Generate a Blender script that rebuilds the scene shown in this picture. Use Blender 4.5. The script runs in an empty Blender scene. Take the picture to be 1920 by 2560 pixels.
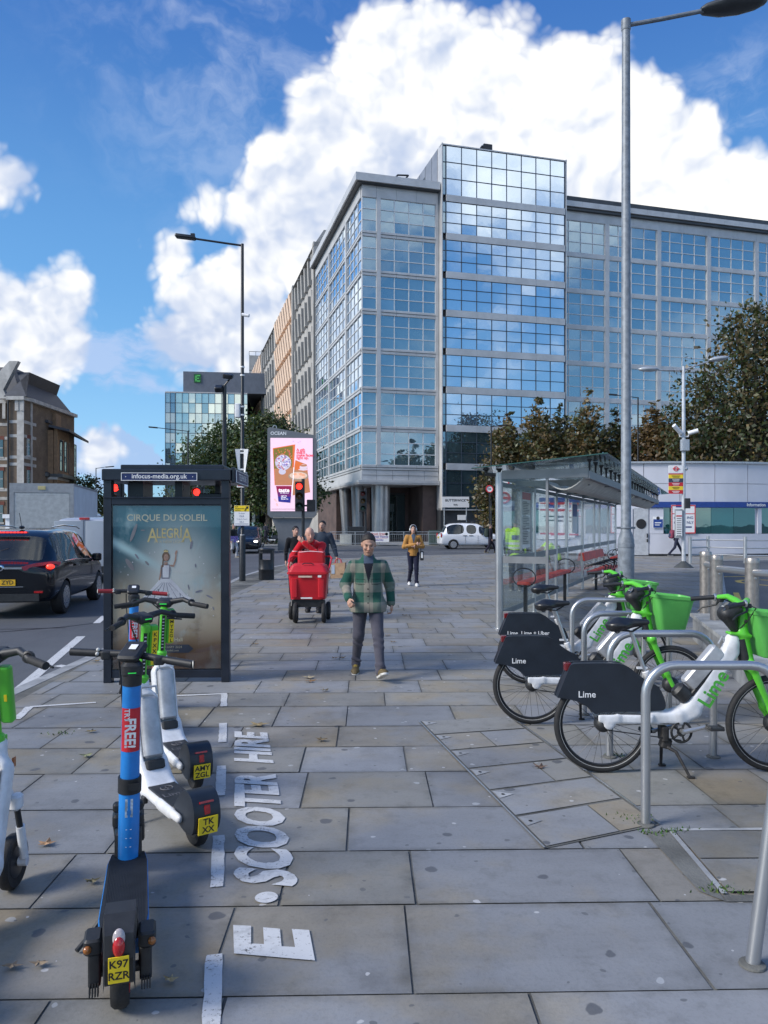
import bpy, bmesh, math, random
import numpy as np
from mathutils import Vector, Matrix

S = bpy.context.scene
COL = S.collection
R = math.radians
rnd = random.Random(7)

# ------------------------------------------------------------------ camera
F = 1900.0            # focal length in photograph pixels (photo 1920 x 2560)
HZ = 1312.0           # horizon row
EYE = 1.70            # eye height
cd = bpy.data.cameras.new("camera")
cam = bpy.data.objects.new("camera", cd)
COL.objects.link(cam)
cam.location = (0, 0, EYE)
cam.rotation_euler = (R(90), 0, 0)
cd.sensor_fit = 'HORIZONTAL'
cd.sensor_width = 36.0
cd.lens = F / 1920.0 * 36.0
cd.shift_x = 0.0
cd.shift_y = (HZ - 1280.0) / 1920.0
cd.clip_start = 0.05
cd.clip_end = 3000
S.camera = cam


def at(px, py, Y):
 """world point at depth Y that the photograph shows at pixel px, py"""
 return Vector(((px - 960) / F * Y, Y, EYE - (py - HZ) / F * Y))


def gnd(px, py):
 Y = EYE * F / (py - HZ)
 return Vector(((px - 960) / F * Y, Y, 0))


# ------------------------------------------------------------------ node helper
class NT:
 def __init__(s, tree):
  s.t = tree
  s.n = tree.nodes
  s.l = tree.links

 def put(s, sock, v):
  if v is None:
   return
  if hasattr(v, 'is_output') or isinstance(v, bpy.types.NodeSocket):
   s.l.new(v, sock)
  else:
   if isinstance(v, (tuple, list, Vector)) and len(v) == 3 and sock.type == 'RGBA':
    v = (*v, 1)
   sock.default_value = v

 def node(s, typ, ins=None, **kw):
  nd = s.n.new(typ)
  for k, v in kw.items():
   setattr(nd, k, v)
  for k, v in (ins or {}).items():
   s.put(nd.inputs[k], v)
  return nd

 def m(s, op, a, b=0.0, c=None):
  nd = s.n.new('ShaderNodeMath')
  nd.operation = op
  s.put(nd.inputs[0], a)
  s.put(nd.inputs[1], b)
  if c is not None:
   s.put(nd.inputs[2], c)
  return nd.outputs[0]

 def v(s, op, a, b=None, scale=None):
  nd = s.n.new('ShaderNodeVectorMath')
  nd.operation = op
  s.put(nd.inputs[0], a)
  if b is not None:
   s.put(nd.inputs[1], b)
  if scale is not None:
   s.put(nd.inputs['Scale'], scale)
  return nd.outputs[1] if op in ('DISTANCE', 'LENGTH', 'DOT_PRODUCT') else nd.outputs[0]

 def mix(s, f, a, b, blend='MIX'):
  nd = s.n.new('ShaderNodeMix')
  nd.data_type = 'RGBA'
  nd.blend_type = blend
  s.put(nd.inputs['Factor'], f)
  s.put(nd.inputs[6], a)
  s.put(nd.inputs[7], b)
  return nd.outputs[2]

 def ss(s, x, lo, hi):
  nd = s.n.new('ShaderNodeMapRange')
  nd.interpolation_type = 'SMOOTHSTEP'
  s.put(nd.inputs[0], x)
  s.put(nd.inputs[1], lo)
  s.put(nd.inputs[2], hi)
  return nd.outputs[0]

 def noise(s, vec, scale, detail=3, rough=0.55, col=False):
  nd = s.node('ShaderNodeTexNoise', {'Vector': vec, 'Scale': scale, 'Detail': detail, 'Roughness': rough})
  return nd.outputs[1] if col else nd.outputs[0]

 def sep(s, vec):
  nd = s.node('ShaderNodeSeparateXYZ', {0: vec})
  return nd.outputs

 def xyz(s, x, y, z):
  return s.node('ShaderNodeCombineXYZ', {0: x, 1: y, 2: z}).outputs[0]


# ------------------------------------------------------------------ sky and sun
SUN_EL, SUN_AZ = 34.0, -112.0     # azimuth from +Y towards +X: sun on the left, a little behind
world = bpy.data.worlds.new("World")
S.world = world
world.use_nodes = True
world.cycles.sampling_method = 'MANUAL'
world.cycles.sample_map_resolution = 256
W = NT(world.node_tree)
W.n.clear()
sky = W.n.new('ShaderNodeTexSky')
sky.sky_type = 'NISHITA'
sky.sun_disc = False
sky.sun_elevation = R(SUN_EL)
sky.sun_rotation = R(SUN_AZ)
sky.air_density = 1.0
sky.dust_density = 0.3
sky.ozone_density = 2.5
gen = W.v('NORMALIZE', W.node('ShaderNodeTexCoord').outputs['Generated'])


def cloud_field(vec):
 """cumulus heaps: (centre px, centre py, radius px) on the photograph's own sky"""
 D = 1920 / 1659.0
 heaps = [(825, 118, 92), (945, 120, 100), (1010, 120, 80), (1075, 165, 105), (1170, 205, 118), (1275, 205, 95), (1345, 195, 62),
             (775, 215, 95), (900, 300, 185), (1100, 330, 205), (1300, 340, 165), (1420, 372, 125), (1525, 440, 112),
             (1620, 490, 95), (1700, 540, 120), (705, 290, 95), (650, 375, 95), (740, 430, 150), (625, 470, 100), (545, 450, 52),
             (445, 442, 44), (600, 560, 85), (385, 555, 40), (450, 645, 78), (520, 690, 125), (430, 745, 85), (545, 600, 70),
             (600, 780, 120), (1250, 500, 260), (800, 600, 200), (520, 775, 95),
             (55, 655, 80), (140, 632, 50), (-20, 700, 105), (95, 735, 85), (60, 775, 60), (20, 760, 80), (-5, 392, 52), (35, 392, 30), (160, 735, 40),
             (215, 972, 32), (-260, 560, 190), (-420, 300, 150), (1950, 380, 200), (2250, 650, 300), (2000, 760, 200)]
 out = None
 for (a, b, r) in heaps:
  d = Vector(((a * D - 960) / F, 1, (HZ - b * D) / F))
  L = d.length
  rr = r * D / F / L
  dist = W.v('DISTANCE', vec, tuple(d / L))
  f = W.m('MULTIPLY_ADD', dist, -1.0 / 0.1, rr / 0.1)      # in units of 0.1 rad, >0 inside
  out = f if out is None else W.m('SMOOTH_MAX', out, f, 0.16)
 return out


def billow(vec):
 nd = W.node('ShaderNodeTexVoronoi', {'Vector': vec, 'Scale': 15.0, 'Detail': 2.0, 'Roughness': 0.5, 'Lacunarity': 2.4}, feature='F1')
 return nd.outputs['Distance']


wn = W.noise(gen, 6.0, 4, 0.6, col=True)
warp = W.v('SCALE', W.v('SUBTRACT', wn, (0.5, 0.5, 0.5)), scale=0.08)
gw = W.v('ADD', gen, warp)
b0 = billow(gw)
b1 = billow(W.v('ADD', gw, (-0.010, 0.0, 0.018)))
field = W.m('ADD', cloud_field(W.v('ADD', gen, W.v('SCALE', W.v('SUBTRACT', wn, (0.5, 0.5, 0.5)), scale=0.036))), W.m('MULTIPLY_ADD', b0, -0.36, 0.44))
fmask = W.ss(field, -0.02, 0.20)
sx, sy, sz = W.sep(gen)
# loose clouds all round behind the viewer (the facade glass mirrors them), made extra bright to lift the ambient light
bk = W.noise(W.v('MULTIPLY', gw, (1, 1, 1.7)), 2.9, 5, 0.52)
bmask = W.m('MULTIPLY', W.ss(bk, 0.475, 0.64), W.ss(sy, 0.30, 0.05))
# thin high streaks
wisp = W.noise(W.v('ADD', W.v('MULTIPLY', gen, (3.0, 4, 9.0)), W.v('SCALE', wn, scale=1.6)), 1.5, 6, 0.6)
wdir = Vector(((540 * 1.157 - 960) / F, 1, (HZ - 40 * 1.157) / F)).normalized()
wm = W.m('MULTIPLY', W.ss(W.v('DISTANCE', gen, tuple(wdir)), 0.30, 0.04), W.ss(wisp, 0.42, 0.75))
wdir2 = Vector(((1640 * 1.157 - 960) / F, 1, (HZ - 260 * 1.157) / F)).normalized()
wm2 = W.m('MULTIPLY', W.ss(W.v('DISTANCE', gen, tuple(wdir2)), 0.13, 0.02), W.ss(wisp, 0.45, 0.7))
wmask = W.m('MULTIPLY', W.m('ADD', wm, wm2), 0.30)
# grey low bank near the horizon on the left
ldir = Vector(((230 * 1.157 - 960) / F, 1, (HZ - 1010 * 1.157) / F)).normalized()
low = W.m('ADD', W.m('MULTIPLY', W.v('DISTANCE', W.v('MULTIPLY', gw, (1, 1, 2.2)), tuple(Vector((ldir.x, ldir.y, ldir.z * 2.2)))), -7.0), W.m('MULTIPLY_ADD', W.noise(gw, 11.0, 5, 0.6), 2.6, -0.62))
lmask = W.m('MULTIPLY', W.ss(low, 0.0, 0.22), 0.85)
hdir = Vector(((250 * 1.157 - 960) / F, 1, (HZ - 770 * 1.157) / F)).normalized()
wisp2 = W.noise(W.v('MULTIPLY', gw, (6, 6, 16)), 1.6, 5, 0.6)
low2 = W.m('ADD', W.m('MULTIPLY', W.v('DISTANCE', W.v('MULTIPLY', gen, (1, 1, 2.6)), tuple(Vector((hdir.x, hdir.y, hdir.z * 2.6)))), -6.0), W.m('MULTIPLY_ADD', wisp2, 3.2, -0.95))
lmask2 = W.m('MULTIPLY', W.ss(low2, 0.0, 0.7), 0.75)
# cloud light: sunlit billows against bluish shade
emb = W.m('MULTIPLY_ADD', W.m('SUBTRACT', b1, b0), 0.80, 0.60)
big = W.noise(W.v('ADD', gen, (0.3, 0, 0)), 4.5, 2, 0.5)
depth = W.ss(field, 0.1, 1.6)
shade = W.m('ADD', emb, W.m('MULTIPLY_ADD', big, 1.7, -0.98))
shade = W.m('ADD', shade, W.m('MULTIPLY', W.ss(sx, -0.30, 0.18), 0.45))
shade = W.m('SUBTRACT', shade, W.m('MULTIPLY', depth, 0.16))
shade = W.ss(shade, 0.05, 1.15)
ccol = W.mix(shade, (4.3, 5.1, 6.8), (9.3, 9.2, 8.9))
grad = W.mix(W.ss(sz, 0.0, 0.30), (2.9, 6.0, 8.9), (1.25, 3.7, 7.4))
grad = W.mix(W.ss(sz, 0.22, 0.62), grad, (0.30, 1.45, 4.9))
skyc = W.mix(0.25, grad, sky.outputs[0])
skyc = W.mix(lmask2, skyc, (4.0, 5.1, 7.4))
skyc = W.mix(lmask, skyc, (3.3, 4.6, 7.0))
skyc = W.mix(wmask, skyc, (7.5, 8.0, 9.0))
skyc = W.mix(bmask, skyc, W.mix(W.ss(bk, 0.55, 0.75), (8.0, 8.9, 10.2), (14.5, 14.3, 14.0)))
skyc = W.mix(fmask, skyc, ccol)
skyc = W.mix(1.0, skyc, (0.89, 0.89, 0.89), 'MULTIPLY')
bg = W.node('ShaderNodeBackground', {'Color': skyc, 'Strength': 0.1})
wo = W.node('ShaderNodeOutputWorld', {'Surface': bg.outputs[0]})

sl = bpy.data.lights.new("sun", 'SUN')
sl.energy = 3.0
sl.angle = R(20)
sl.color = (1.0, 0.95, 0.88)
sun = bpy.data.objects.new("sun", sl)
COL.objects.link(sun)
sdir = Vector((math.sin(R(SUN_AZ)) * math.cos(R(SUN_EL)), math.cos(R(SUN_AZ)) * math.cos(R(SUN_EL)), math.sin(R(SUN_EL))))
sun.rotation_euler = sdir.to_track_quat('Z', 'Y').to_euler()

S.view_settings.view_transform = 'Standard'
S.view_settings.look = 'None'
S.view_settings.exposure = 0.50
S.view_settings.gamma = 1.0
S.cycles.max_bounces = 7
S.cycles.diffuse_bounces = 3
S.cycles.glossy_bounces = 3
S.cycles.transparent_max_bounces = 16
S.cycles.caustics_reflective = False
S.cycles.caustics_refractive = False
try:
 S.cycles.use_denoising = True
except Exception:
 pass


# ------------------------------------------------------------------ materials
MATS = {}


def mat(name, col, rough=0.5, metal=0.0, var=0.12, scale=6.0, bump=0.0, bscale=60.0, spec=0.5, coat=0.0, emit=0.0, alpha=None, detail=4, tint=None):
 """plain surface with a slow procedural variation of its own colour"""
 if name in MATS:
  return MATS[name]
 ma = bpy.data.materials.new(name)
 ma.use_nodes = True
 T = NT(ma.node_tree)
 p = T.n['Principled BSDF']
 oc = T.node('ShaderNodeTexCoord').outputs['Object']
 nz = T.noise(oc, scale, detail, 0.6)
 c2 = tint or tuple(min(1, c * (1 + var)) for c in col)
 c1 = tuple(c * (1 - var) for c in col)
 c = T.mix(T.ss(nz, 0.3, 0.7), c1, c2)
 T.put(p.inputs['Base Color'], c)
 T.put(p.inputs['Roughness'], T.m('MULTIPLY_ADD', nz, 0.16, max(0.0, rough - 0.08)))
 p.inputs['Metallic'].default_value = metal
 p.inputs['Specular IOR Level'].default_value = spec
 if coat:
  p.inputs['Coat Weight'].default_value = coat
  p.inputs['Coat Roughness'].default_value = 0.06
 if emit:
  T.put(p.inputs['Emission Color'], (*col, 1))
  p.inputs['Emission Strength'].default_value = emit
 if bump:
  bn = T.noise(oc, bscale, 3, 0.6)
  b = T.node('ShaderNodeBump', {'Strength': bump, 'Distance': 0.01, 'Height': bn})
  T.put(p.inputs['Normal'], b.outputs[0])
 MATS[name] = ma
 return ma


def attr_mat(name, rough=0.7, bump=0.0, bscale=250.0, var=0.12, vscale=25.0, sheen=0.0, spec=0.3, metal=0.0):
 """colour carried by the mesh's own 'Col' attribute (dye, print, per-piece tint)"""
 if name in MATS:
  return MATS[name]
 ma = bpy.data.materials.new(name)
 ma.use_nodes = True
 T = NT(ma.node_tree)
 p = T.n['Principled BSDF']
 a = T.node('ShaderNodeAttribute', attribute_name='Col').outputs['Color']
 oc = T.node('ShaderNodeTexCoord').outputs['Object']
 nz = T.noise(oc, vscale, 4, 0.6)
 T.put(p.inputs['Base Color'], T.mix(1.0, a, T.mix(nz, (1 - var * 2,) * 3, (1 + var * 2,) * 3), 'MULTIPLY'))
 p.inputs['Roughness'].default_value = rough
 p.inputs['Metallic'].default_value = metal
 p.inputs['Specular IOR Level'].default_value = spec
 p.inputs['Sheen Weight'].default_value = sheen
 if bump:
  bn = T.noise(oc, bscale, 2, 0.6)
  T.put(p.inputs['Normal'], T.node('ShaderNodeBump', {'Strength': bump, 'Distance': 0.006, 'Height': bn}).outputs[0])
 MATS[name] = ma
 return ma


def pane_mat(name, tint=(0.80, 0.9, 0.88), refl=1.0, dens=0.12):
 """thin clear glass sheet: see-through, with a Fresnel mirror"""
 if name in MATS:
  return MATS[name]
 ma = bpy.data.materials.new(name)
 ma.use_nodes = True
 T = NT(ma.node_tree)
 T.n.clear()
 oc = T.node('ShaderNodeTexCoord').outputs['Object']
 tr = T.node('ShaderNodeBsdfTransparent', {'Color': (*tint, 1)})
 gl = T.node('ShaderNodeBsdfGlossy', {'Color': (0.9, 0.95, 1, 1), 'Roughness': 0.02})
 df = T.node('ShaderNodeBsdfDiffuse', {'Color': (0.35, 0.38, 0.38, 1)})
 fr = T.node('ShaderNodeFresnel', {'IOR': 1.5})
 f = T.m('MULTIPLY', fr.outputs[0], refl)
 a = T.node('ShaderNodeMixShader', {0: T.m('MULTIPLY', T.noise(oc, 3.0, 5, 0.7), dens), 1: tr.outputs[0], 2: df.outputs[0]})
 b = T.node('ShaderNodeMixShader', {0: f, 1: a.outputs[0], 2: gl.outputs[0]})
 T.node('ShaderNodeOutputMaterial', {0: b.outputs[0]})
 MATS[name] = ma
 return ma


# ------------------------------------------------------------------ mesh builder
def rotm(rx=0, ry=0, rz=0):
 return (Matrix.Rotation(R(rz), 4, 'Z') @ Matrix.Rotation(R(ry), 4, 'Y') @ Matrix.Rotation(R(rx), 4, 'X'))


class MB:
 def __init__(s, M=None):
  s.v = []
  s.f = []
  s.fm = []
  s.fc = []
  s.mat = None
  s.col = None
  s.M = M or Matrix.Identity(4)

 def add(s, verts, faces):
  b = len(s.v)
  s.v += [tuple(s.M @ Vector(p)) for p in verts]
  for q in faces:
   s.f.append([b + i for i in q])
   s.fm.append(s.mat)
   s.fc.append(s.col)

 def box(s, c, d, rot=None, taper=None):
  """box of size d about c; taper = (sx, sy) of the top face"""
  x, y, z = d[0] / 2, d[1] / 2, d[2] / 2
  t = taper or (1, 1)
  P = [(-x, -y, -z), (x, -y, -z), (x, y, -z), (-x, y, -z), (-x * t[0], -y * t[1], z), (x * t[0], -y * t[1], z), (x * t[0], y * t[1], z), (-x * t[0], y * t[1], z)]
  if rot is not None:
   P = [rot @ Vector(p) for p in P]
  c = Vector(c)
  s.add([Vector(p) + c for p in P], [(0, 3, 2, 1), (4, 5, 6, 7), (0, 1, 5, 4), (1, 2, 6, 5), (2, 3, 7, 6), (3, 0, 4, 7)])

 def b2(s, lo, hi):
  s.box([(a + b) / 2 for a, b in zip(lo, hi)], [b - a for a, b in zip(lo, hi)])

 def rbox(s, c, d, r=0.02, rot=None, seg=3):
  """box with rounded vertical edges and a small top chamfer"""
  x, y, z = d[0] / 2, d[1] / 2, d[2] / 2
  r = min(r, x * .99, y * .99)
  ring = []
  for (cx, cy, a0) in ((x - r, y - r, 0), (-x + r, y - r, 90), (-x + r, -y + r, 180), (x - r, -y + r, 270)):
   for k in range(seg + 1):
    a = R(a0 + 90 * k / seg)
    ring.append((cx, cy, math.cos(a), math.sin(a)))
  n = len(ring)
  P = []
  e = min(r * 0.5, z * .9)
  for (zz, rr) in ((-z, r - e), (-z + e, r), (z - e, r), (z, r - e)):
   P += [(cx + ca * rr, cy + sa * rr, zz) for (cx, cy, ca, sa) in ring]
  if rot is not None:
   P = [rot @ Vector(p) for p in P]
  c = Vector(c)
  fs = [tuple(range(n - 1, -1, -1)), tuple(range(3 * n, 4 * n))]
  for k in range(3):
   for i in range(n):
    j = (i + 1) % n
    fs.append((k * n + i, k * n + j, (k + 1) * n + j, (k + 1) * n + i))
  s.add([Vector(p) + c for p in P], fs)

 def tube(s, pts, r, n=10, cap=True, closed=False, flat=None):
  """sweep a circle (radius r or list) along points; flat=(a,b) scales the two axes"""
  pts = [Vector(p) for p in pts]
  N = len(pts)
  rs = r if isinstance(r, (list, tuple)) else [r] * N
  up = None
  V = []
  for i in range(N):
   if closed:
    t = (pts[(i + 1) % N] - pts[i - 1]).normalized()
   else:
    t = (pts[min(i + 1, N - 1)] - pts[max(i - 1, 0)]).normalized()
   if up is None:
    up = Vector((0, 0, 1)) if abs(t.z) < 0.9 else Vector((1, 0, 0))
   u = (up - t * up.dot(t))
   u = u.normalized() if u.length > 1e-6 else t.orthogonal().normalized()
   w = t.cross(u)
   up = u
   fa, fb = flat or (1, 1)
   for k in range(n):
    a = 2 * math.pi * k / n
    V.append(pts[i] + (u * math.cos(a) * fa + w * math.sin(a) * fb) * rs[i])
  fs = []
  for i in range(N if closed else N - 1):
   j = (i + 1) % N
   for k in range(n):
    q = (k + 1) % n
    fs.append((i * n + k, i * n + q, j * n + q, j * n + k))
  if cap and not closed:
   fs.append(tuple(range(n - 1, -1, -1)))
   fs.append(tuple((N - 1) * n + k for k in range(n)))
  s.add(V, fs)

 def cyl(s, a, b, r, r2=None, n=14):
  s.tube([a, b], [r, r if r2 is None else r2], n)

 def lathe(s, prof, c=(0, 0, 0), n=24, axis='Z', rot=None):
  """profile [(radius, height)] turned about an axis"""
  V = []
  for (r, h) in prof:
   for k in range(n):
    a = 2 * math.pi * k / n
    p = (r * math.cos(a), r * math.sin(a), h)
    if axis == 'Y':
     p = (p[0], p[2], -p[1])
    elif axis == 'X':
     p = (p[2], p[0], p[1])
    V.append(p)
  if rot is not None:
   V = [rot @ Vector(p) for p in V]
  c = Vector(c)
  fs = []
  N = len(prof)
  for i in range(N - 1):
   for k in range(n):
    q = (k + 1) % n
    fs.append((i * n + k, i * n + q, (i + 1) * n + q, (i + 1) * n + k))
  if prof[0][0] > 1e-5:
   fs.append(tuple(range(n - 1, -1, -1)))
  if prof[-1][0] > 1e-5:
   fs.append(tuple((N - 1) * n + k for k in range(n)))
  s.add([Vector(p) + c for p in V], fs)

 def torus(s, c, R0, r, n=36, m=10, axis='Y', rot=None):
  P = []
  for i in range(n):
   a = 2 * math.pi * i / n
   p = (R0 * math.cos(a), R0 * math.sin(a), 0)
   if axis == 'Y':
    p = (p[0], 0, p[1])
   elif axis == 'X':
    p = (0, p[0], p[1])
   if rot is not None:
    p = rot @ Vector(p)
   P.append(Vector(p) + Vector(c))
  s.tube(P, r, m, closed=True)

 def ell(s, c, r, n=14, m=9, rot=None):
  V = []
  for i in range(m + 1):
   t = math.pi * i / m
   for k in range(n):
    a = 2 * math.pi * k / n
    p = Vector((r[0] * math.sin(t) * math.cos(a), r[1] * math.sin(t) * math.sin(a), r[2] * math.cos(t)))
    V.append((rot @ p if rot is not None else p) + Vector(c))
  fs = []
  for i in range(m):
   for k in range(n):
    q = (k + 1) % n
    fs.append((i * n + k, (i + 1) * n + k, (i + 1) * n + q, i * n + q))
  s.add(V, fs)

 def prism(s, poly, a, b, plane='XZ'):
  """extrude a 2-D outline between two positions along the third axis"""
  def P(u, v, w):
   return {'XZ': (u, w, v), 'XY': (u, v, w), 'YZ': (w, u, v)}[plane]
  n = len(poly)
  V = [P(u, v, a) for (u, v) in poly] + [P(u, v, b) for (u, v) in poly]
  fs = [tuple(range(n)), tuple(range(2 * n - 1, n - 1, -1))]
  for i in range(n):
   j = (i + 1) % n
   fs.append((i, i + n, j + n, j))
  s.add(V, fs)

 def quad(s, a, b, c, d):
  s.add([a, b, c, d], [(0, 1, 2, 3)])

 def poly(s, pts):
  s.add(pts, [tuple(range(len(pts)))])

 def text(s, body, size, M, bold=0.0, align='CENTER', ext=0.0, sx=1.0, space=1.0, line=1.0):
  """lettering laid in the XY plane of M, centred on its origin"""
  cu = bpy.data.curves.new('t', 'FONT')
  cu.body = body
  cu.size = size
  cu.align_x = align
  cu.align_y = 'CENTER'
  cu.offset = bold * size
  cu.extrude = ext
  cu.resolution_u = 3
  cu.space_character = space
  cu.space_line = line
  ob = bpy.data.objects.new('t', cu)
  me = bpy.data.meshes.new_from_object(ob)
  old = s.M
  s.M = old @ M @ Matrix.Diagonal((sx, 1, 1, 1))
  s.add([v.co.copy() for v in me.vertices], [tuple(p.vertices) for p in me.polygons])
  s.M = old
  bpy.data.objects.remove(ob)
  bpy.data.curves.remove(cu)
  bpy.data.meshes.remove(me)

 def build(s, name, m=None, parent=None, smooth=35, bevel=0.0, seg=2, fix=True):
  me = bpy.data.meshes.new(name)
  me.from_pydata(s.v, [], s.f)
  mats = []
  for k in s.fm:
   k = k or m
   if k not in mats:
    mats.append(k)
  for k in mats:
   me.materials.append(k)
  if len(mats) > 1:
   me.polygons.foreach_set('material_index', [mats.index(k or m) for k in s.fm])
  if any(c is not None for c in s.fc):
   ca = me.color_attributes.new('Col', 'FLOAT_COLOR', 'CORNER')
   buf = []
   for p, c in zip(me.polygons, s.fc):
    c = c or (0.5, 0.5, 0.5)
    if isinstance(c, list):
     for q in c:
      buf += q
    else:
     buf += [*c, 1.0] * p.loop_total
   ca.data.foreach_set('color', buf)
  if bevel or fix:
   bm = bmesh.new()
   bm.from_mesh(me)
   if bevel:
    eds = [e for e in bm.edges if len(e.link_faces) == 2 and e.calc_face_angle(0) > R(30)]
    bmesh.ops.bevel(bm, geom=eds, offset=bevel, segments=seg, affect='EDGES', clamp_overlap=True, profile=0.6)
   if fix:
    bmesh.ops.recalc_face_normals(bm, faces=bm.faces)
   bm.to_mesh(me)
   bm.free()
  if smooth:
   me.polygons.foreach_set('use_smooth', [True] * len(me.polygons))
   me.set_sharp_from_angle(angle=R(smooth))
  me.update()
  o = bpy.data.objects.new(name, me)
  COL.objects.link(o)
  if parent is not None:
   o.parent = parent
  return o


def tag(o, label=None, cat=None, group=None, kind=None):
 if label:
  o['label'] = label
 if cat:
  o['category'] = cat
 if group:
  o['group'] = group
 if kind:
  o['kind'] = kind
 return o


def thing(name, label, cat, loc=(0, 0, 0), rz=0.0, group=None, rot=None):
 o = bpy.data.objects.new(name, None)
 o.empty_display_size = 0.2
 COL.objects.link(o)
 o.location = loc
 o.rotation_euler = (0, 0, R(rz)) if rot is None else rot
 return tag(o, label, cat, group)


def struct(o):
 o['kind'] = 'structure'
 return o


def copy_tree(o, parent=None):
 c = o.copy()
 COL.objects.link(c)
 if parent is not None:
  c.parent = parent
 for ch in o.children:
  copy_tree(ch, c)
 return c


def clone(o, loc, rz=0.0, label=None, group=None):
 c = copy_tree(o)
 c.location = loc
 c.rotation_euler = (0, 0, R(rz))
 if label:
  c['label'] = label
 if group:
  c['group'] = group
 return c


# ------------------------------------------------------------------ smooth bodies: distance fields + surface nets
class Sdf:
 def __init__(s):
  s.p = []

 def cap(s, a, b, r1, r2=None, k=0.02, fy=1.0, op='u', fx=1.0):
  a, b = np.array(a, float), np.array(b, float)
  r2 = r1 if r2 is None else r2
  ab = b - a
  L2 = max(float(((ab / np.array([fx, fy, 1])) ** 2).sum()), 1e-9)
  sc = np.array([1 / fx, 1 / fy, 1.0])
  mn = min(1.0, fx, fy)
  abs_ = ab * sc

  def f(X, Y, Z):
   px, py, pz = (X - a[0]) * sc[0], (Y - a[1]) * sc[1], Z - a[2]
   h = np.clip((px * abs_[0] + py * abs_[1] + pz * abs_[2]) / L2, 0, 1)
   return (np.sqrt((px - h * abs_[0]) ** 2 + (py - h * abs_[1]) ** 2 + (pz - h * abs_[2]) ** 2) - (r1 + (r2 - r1) * h)) * mn
  r = max(r1, r2) * max(1, fx, fy)
  s.p.append((f, np.minimum(a, b) - r, np.maximum(a, b) + r, k, op))
  return s

 def ell(s, c, r, rot=None, k=0.02, op='u'):
  c, r = np.array(c, float), np.array(r, float)
  Q = np.eye(3) if rot is None else np.array(rot.to_3x3()).T

  def f(X, Y, Z):
   a, b, d = X - c[0], Y - c[1], Z - c[2]
   x = (Q[0, 0] * a + Q[0, 1] * b + Q[0, 2] * d)
   y = (Q[1, 0] * a + Q[1, 1] * b + Q[1, 2] * d)
   z = (Q[2, 0] * a + Q[2, 1] * b + Q[2, 2] * d)
   k0 = np.sqrt((x / r[0]) ** 2 + (y / r[1]) ** 2 + (z / r[2]) ** 2)
   k1 = np.sqrt((x / r[0] ** 2) ** 2 + (y / r[1] ** 2) ** 2 + (z / r[2] ** 2) ** 2) + 1e-9
   return k0 * (k0 - 1) / k1
  m = r.max()
  s.p.append((f, c - m, c + m, k, op))
  return s

 def box(s, c, d, r=0.02, rot=None, k=0.01, op='u'):
  c, e = np.array(c, float), np.array(d, float) / 2 - r
  Q = np.eye(3) if rot is None else np.array(rot.to_3x3()).T

  def f(X, Y, Z):
   a, b, q = X - c[0], Y - c[1], Z - c[2]
   x = np.abs(Q[0, 0] * a + Q[0, 1] * b + Q[0, 2] * q) - e[0]
   y = np.abs(Q[1, 0] * a + Q[1, 1] * b + Q[1, 2] * q) - e[1]
   z = np.abs(Q[2, 0] * a + Q[2, 1] * b + Q[2, 2] * q) - e[2]
   o = np.sqrt(np.maximum(x, 0) ** 2 + np.maximum(y, 0) ** 2 + np.maximum(z, 0) ** 2)
   return o + np.minimum(np.maximum(np.maximum(x, y), z), 0) - r
  m = np.linalg.norm(np.array(d)) / 2
  s.p.append((f, c - m, c + m, k, op))
  return s

 def plane(s, n, d):
  """keep the side where n.p < d"""
  n = np.array(n, float)

  def f(X, Y, Z):
   return n[0] * X + n[1] * Y + n[2] * Z - d
  s.p.append((f, None, None, 0, 'i'))
  return s

 def mesh(s, h):
  lo = np.min([q[1] for q in s.p if q[1] is not None and q[4] == 'u'], axis=0) - 3 * h
  hi = np.max([q[2] for q in s.p if q[2] is not None and q[4] == 'u'], axis=0) + 3 * h
  n = np.ceil((hi - lo) / h).astype(int) + 1
  ax = [lo[i] + h * np.arange(n[i]) for i in range(3)]
  V = np.full(n, 1.0)
  for (f, a, b, k, op) in s.p:
   if a is None:
    sl_ = (slice(None),) * 3
   else:
    m = 2.5 * h + 1.5 * k
    i0 = np.clip(np.floor((a - m - lo) / h).astype(int), 0, n - 1)
    i1 = np.clip(np.ceil((b + m - lo) / h).astype(int) + 1, 1, n)
    if (i1 <= i0).any():
     continue
    sl_ = tuple(slice(i0[i], i1[i]) for i in range(3))
   X = ax[0][sl_[0]][:, None, None]
   Y = ax[1][sl_[1]][None, :, None]
   Z = ax[2][sl_[2]][None, None, :]
   d = f(X, Y, Z)
   o = V[sl_]
   if op == 'u':
    if k > 0:
     t = np.clip(0.5 + 0.5 * (o - d) / k, 0, 1)
     V[sl_] = o * (1 - t) + d * t - k * t * (1 - t)
    else:
     V[sl_] = np.minimum(o, d)
   elif op == 's':
    t = np.clip(0.5 - 0.5 * (o + d) / max(k, 1e-6), 0, 1)
    V[sl_] = o * (1 - t) - d * t + k * t * (1 - t)
   else:
    V[sl_] = np.maximum(o, d)
  ins = V < 0
  cn = n - 1
  acc = np.zeros((*cn, 3))
  cnt = np.zeros(cn)
  for axis in range(3):
   o1, o2 = [q for q in range(3) if q != axis]
   for p in (0, 1):
    for q in (0, 1):
     s0 = [slice(0, cn[0]), slice(0, cn[1]), slice(0, cn[2])]
     s0[o1] = slice(p, cn[o1] + p)
     s0[o2] = slice(q, cn[o2] + q)
     s1 = list(s0)
     s1[axis] = slice(1, cn[axis] + 1)
     va, vb = V[tuple(s0)], V[tuple(s1)]
     x = (va < 0) != (vb < 0)
     t = np.where(x, va / np.where(x, va - vb, 1), 0)
     acc[..., axis] += np.where(x, t, 0)
     acc[..., o1] += np.where(x, p, 0)
     acc[..., o2] += np.where(x, q, 0)
     cnt += x
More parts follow.
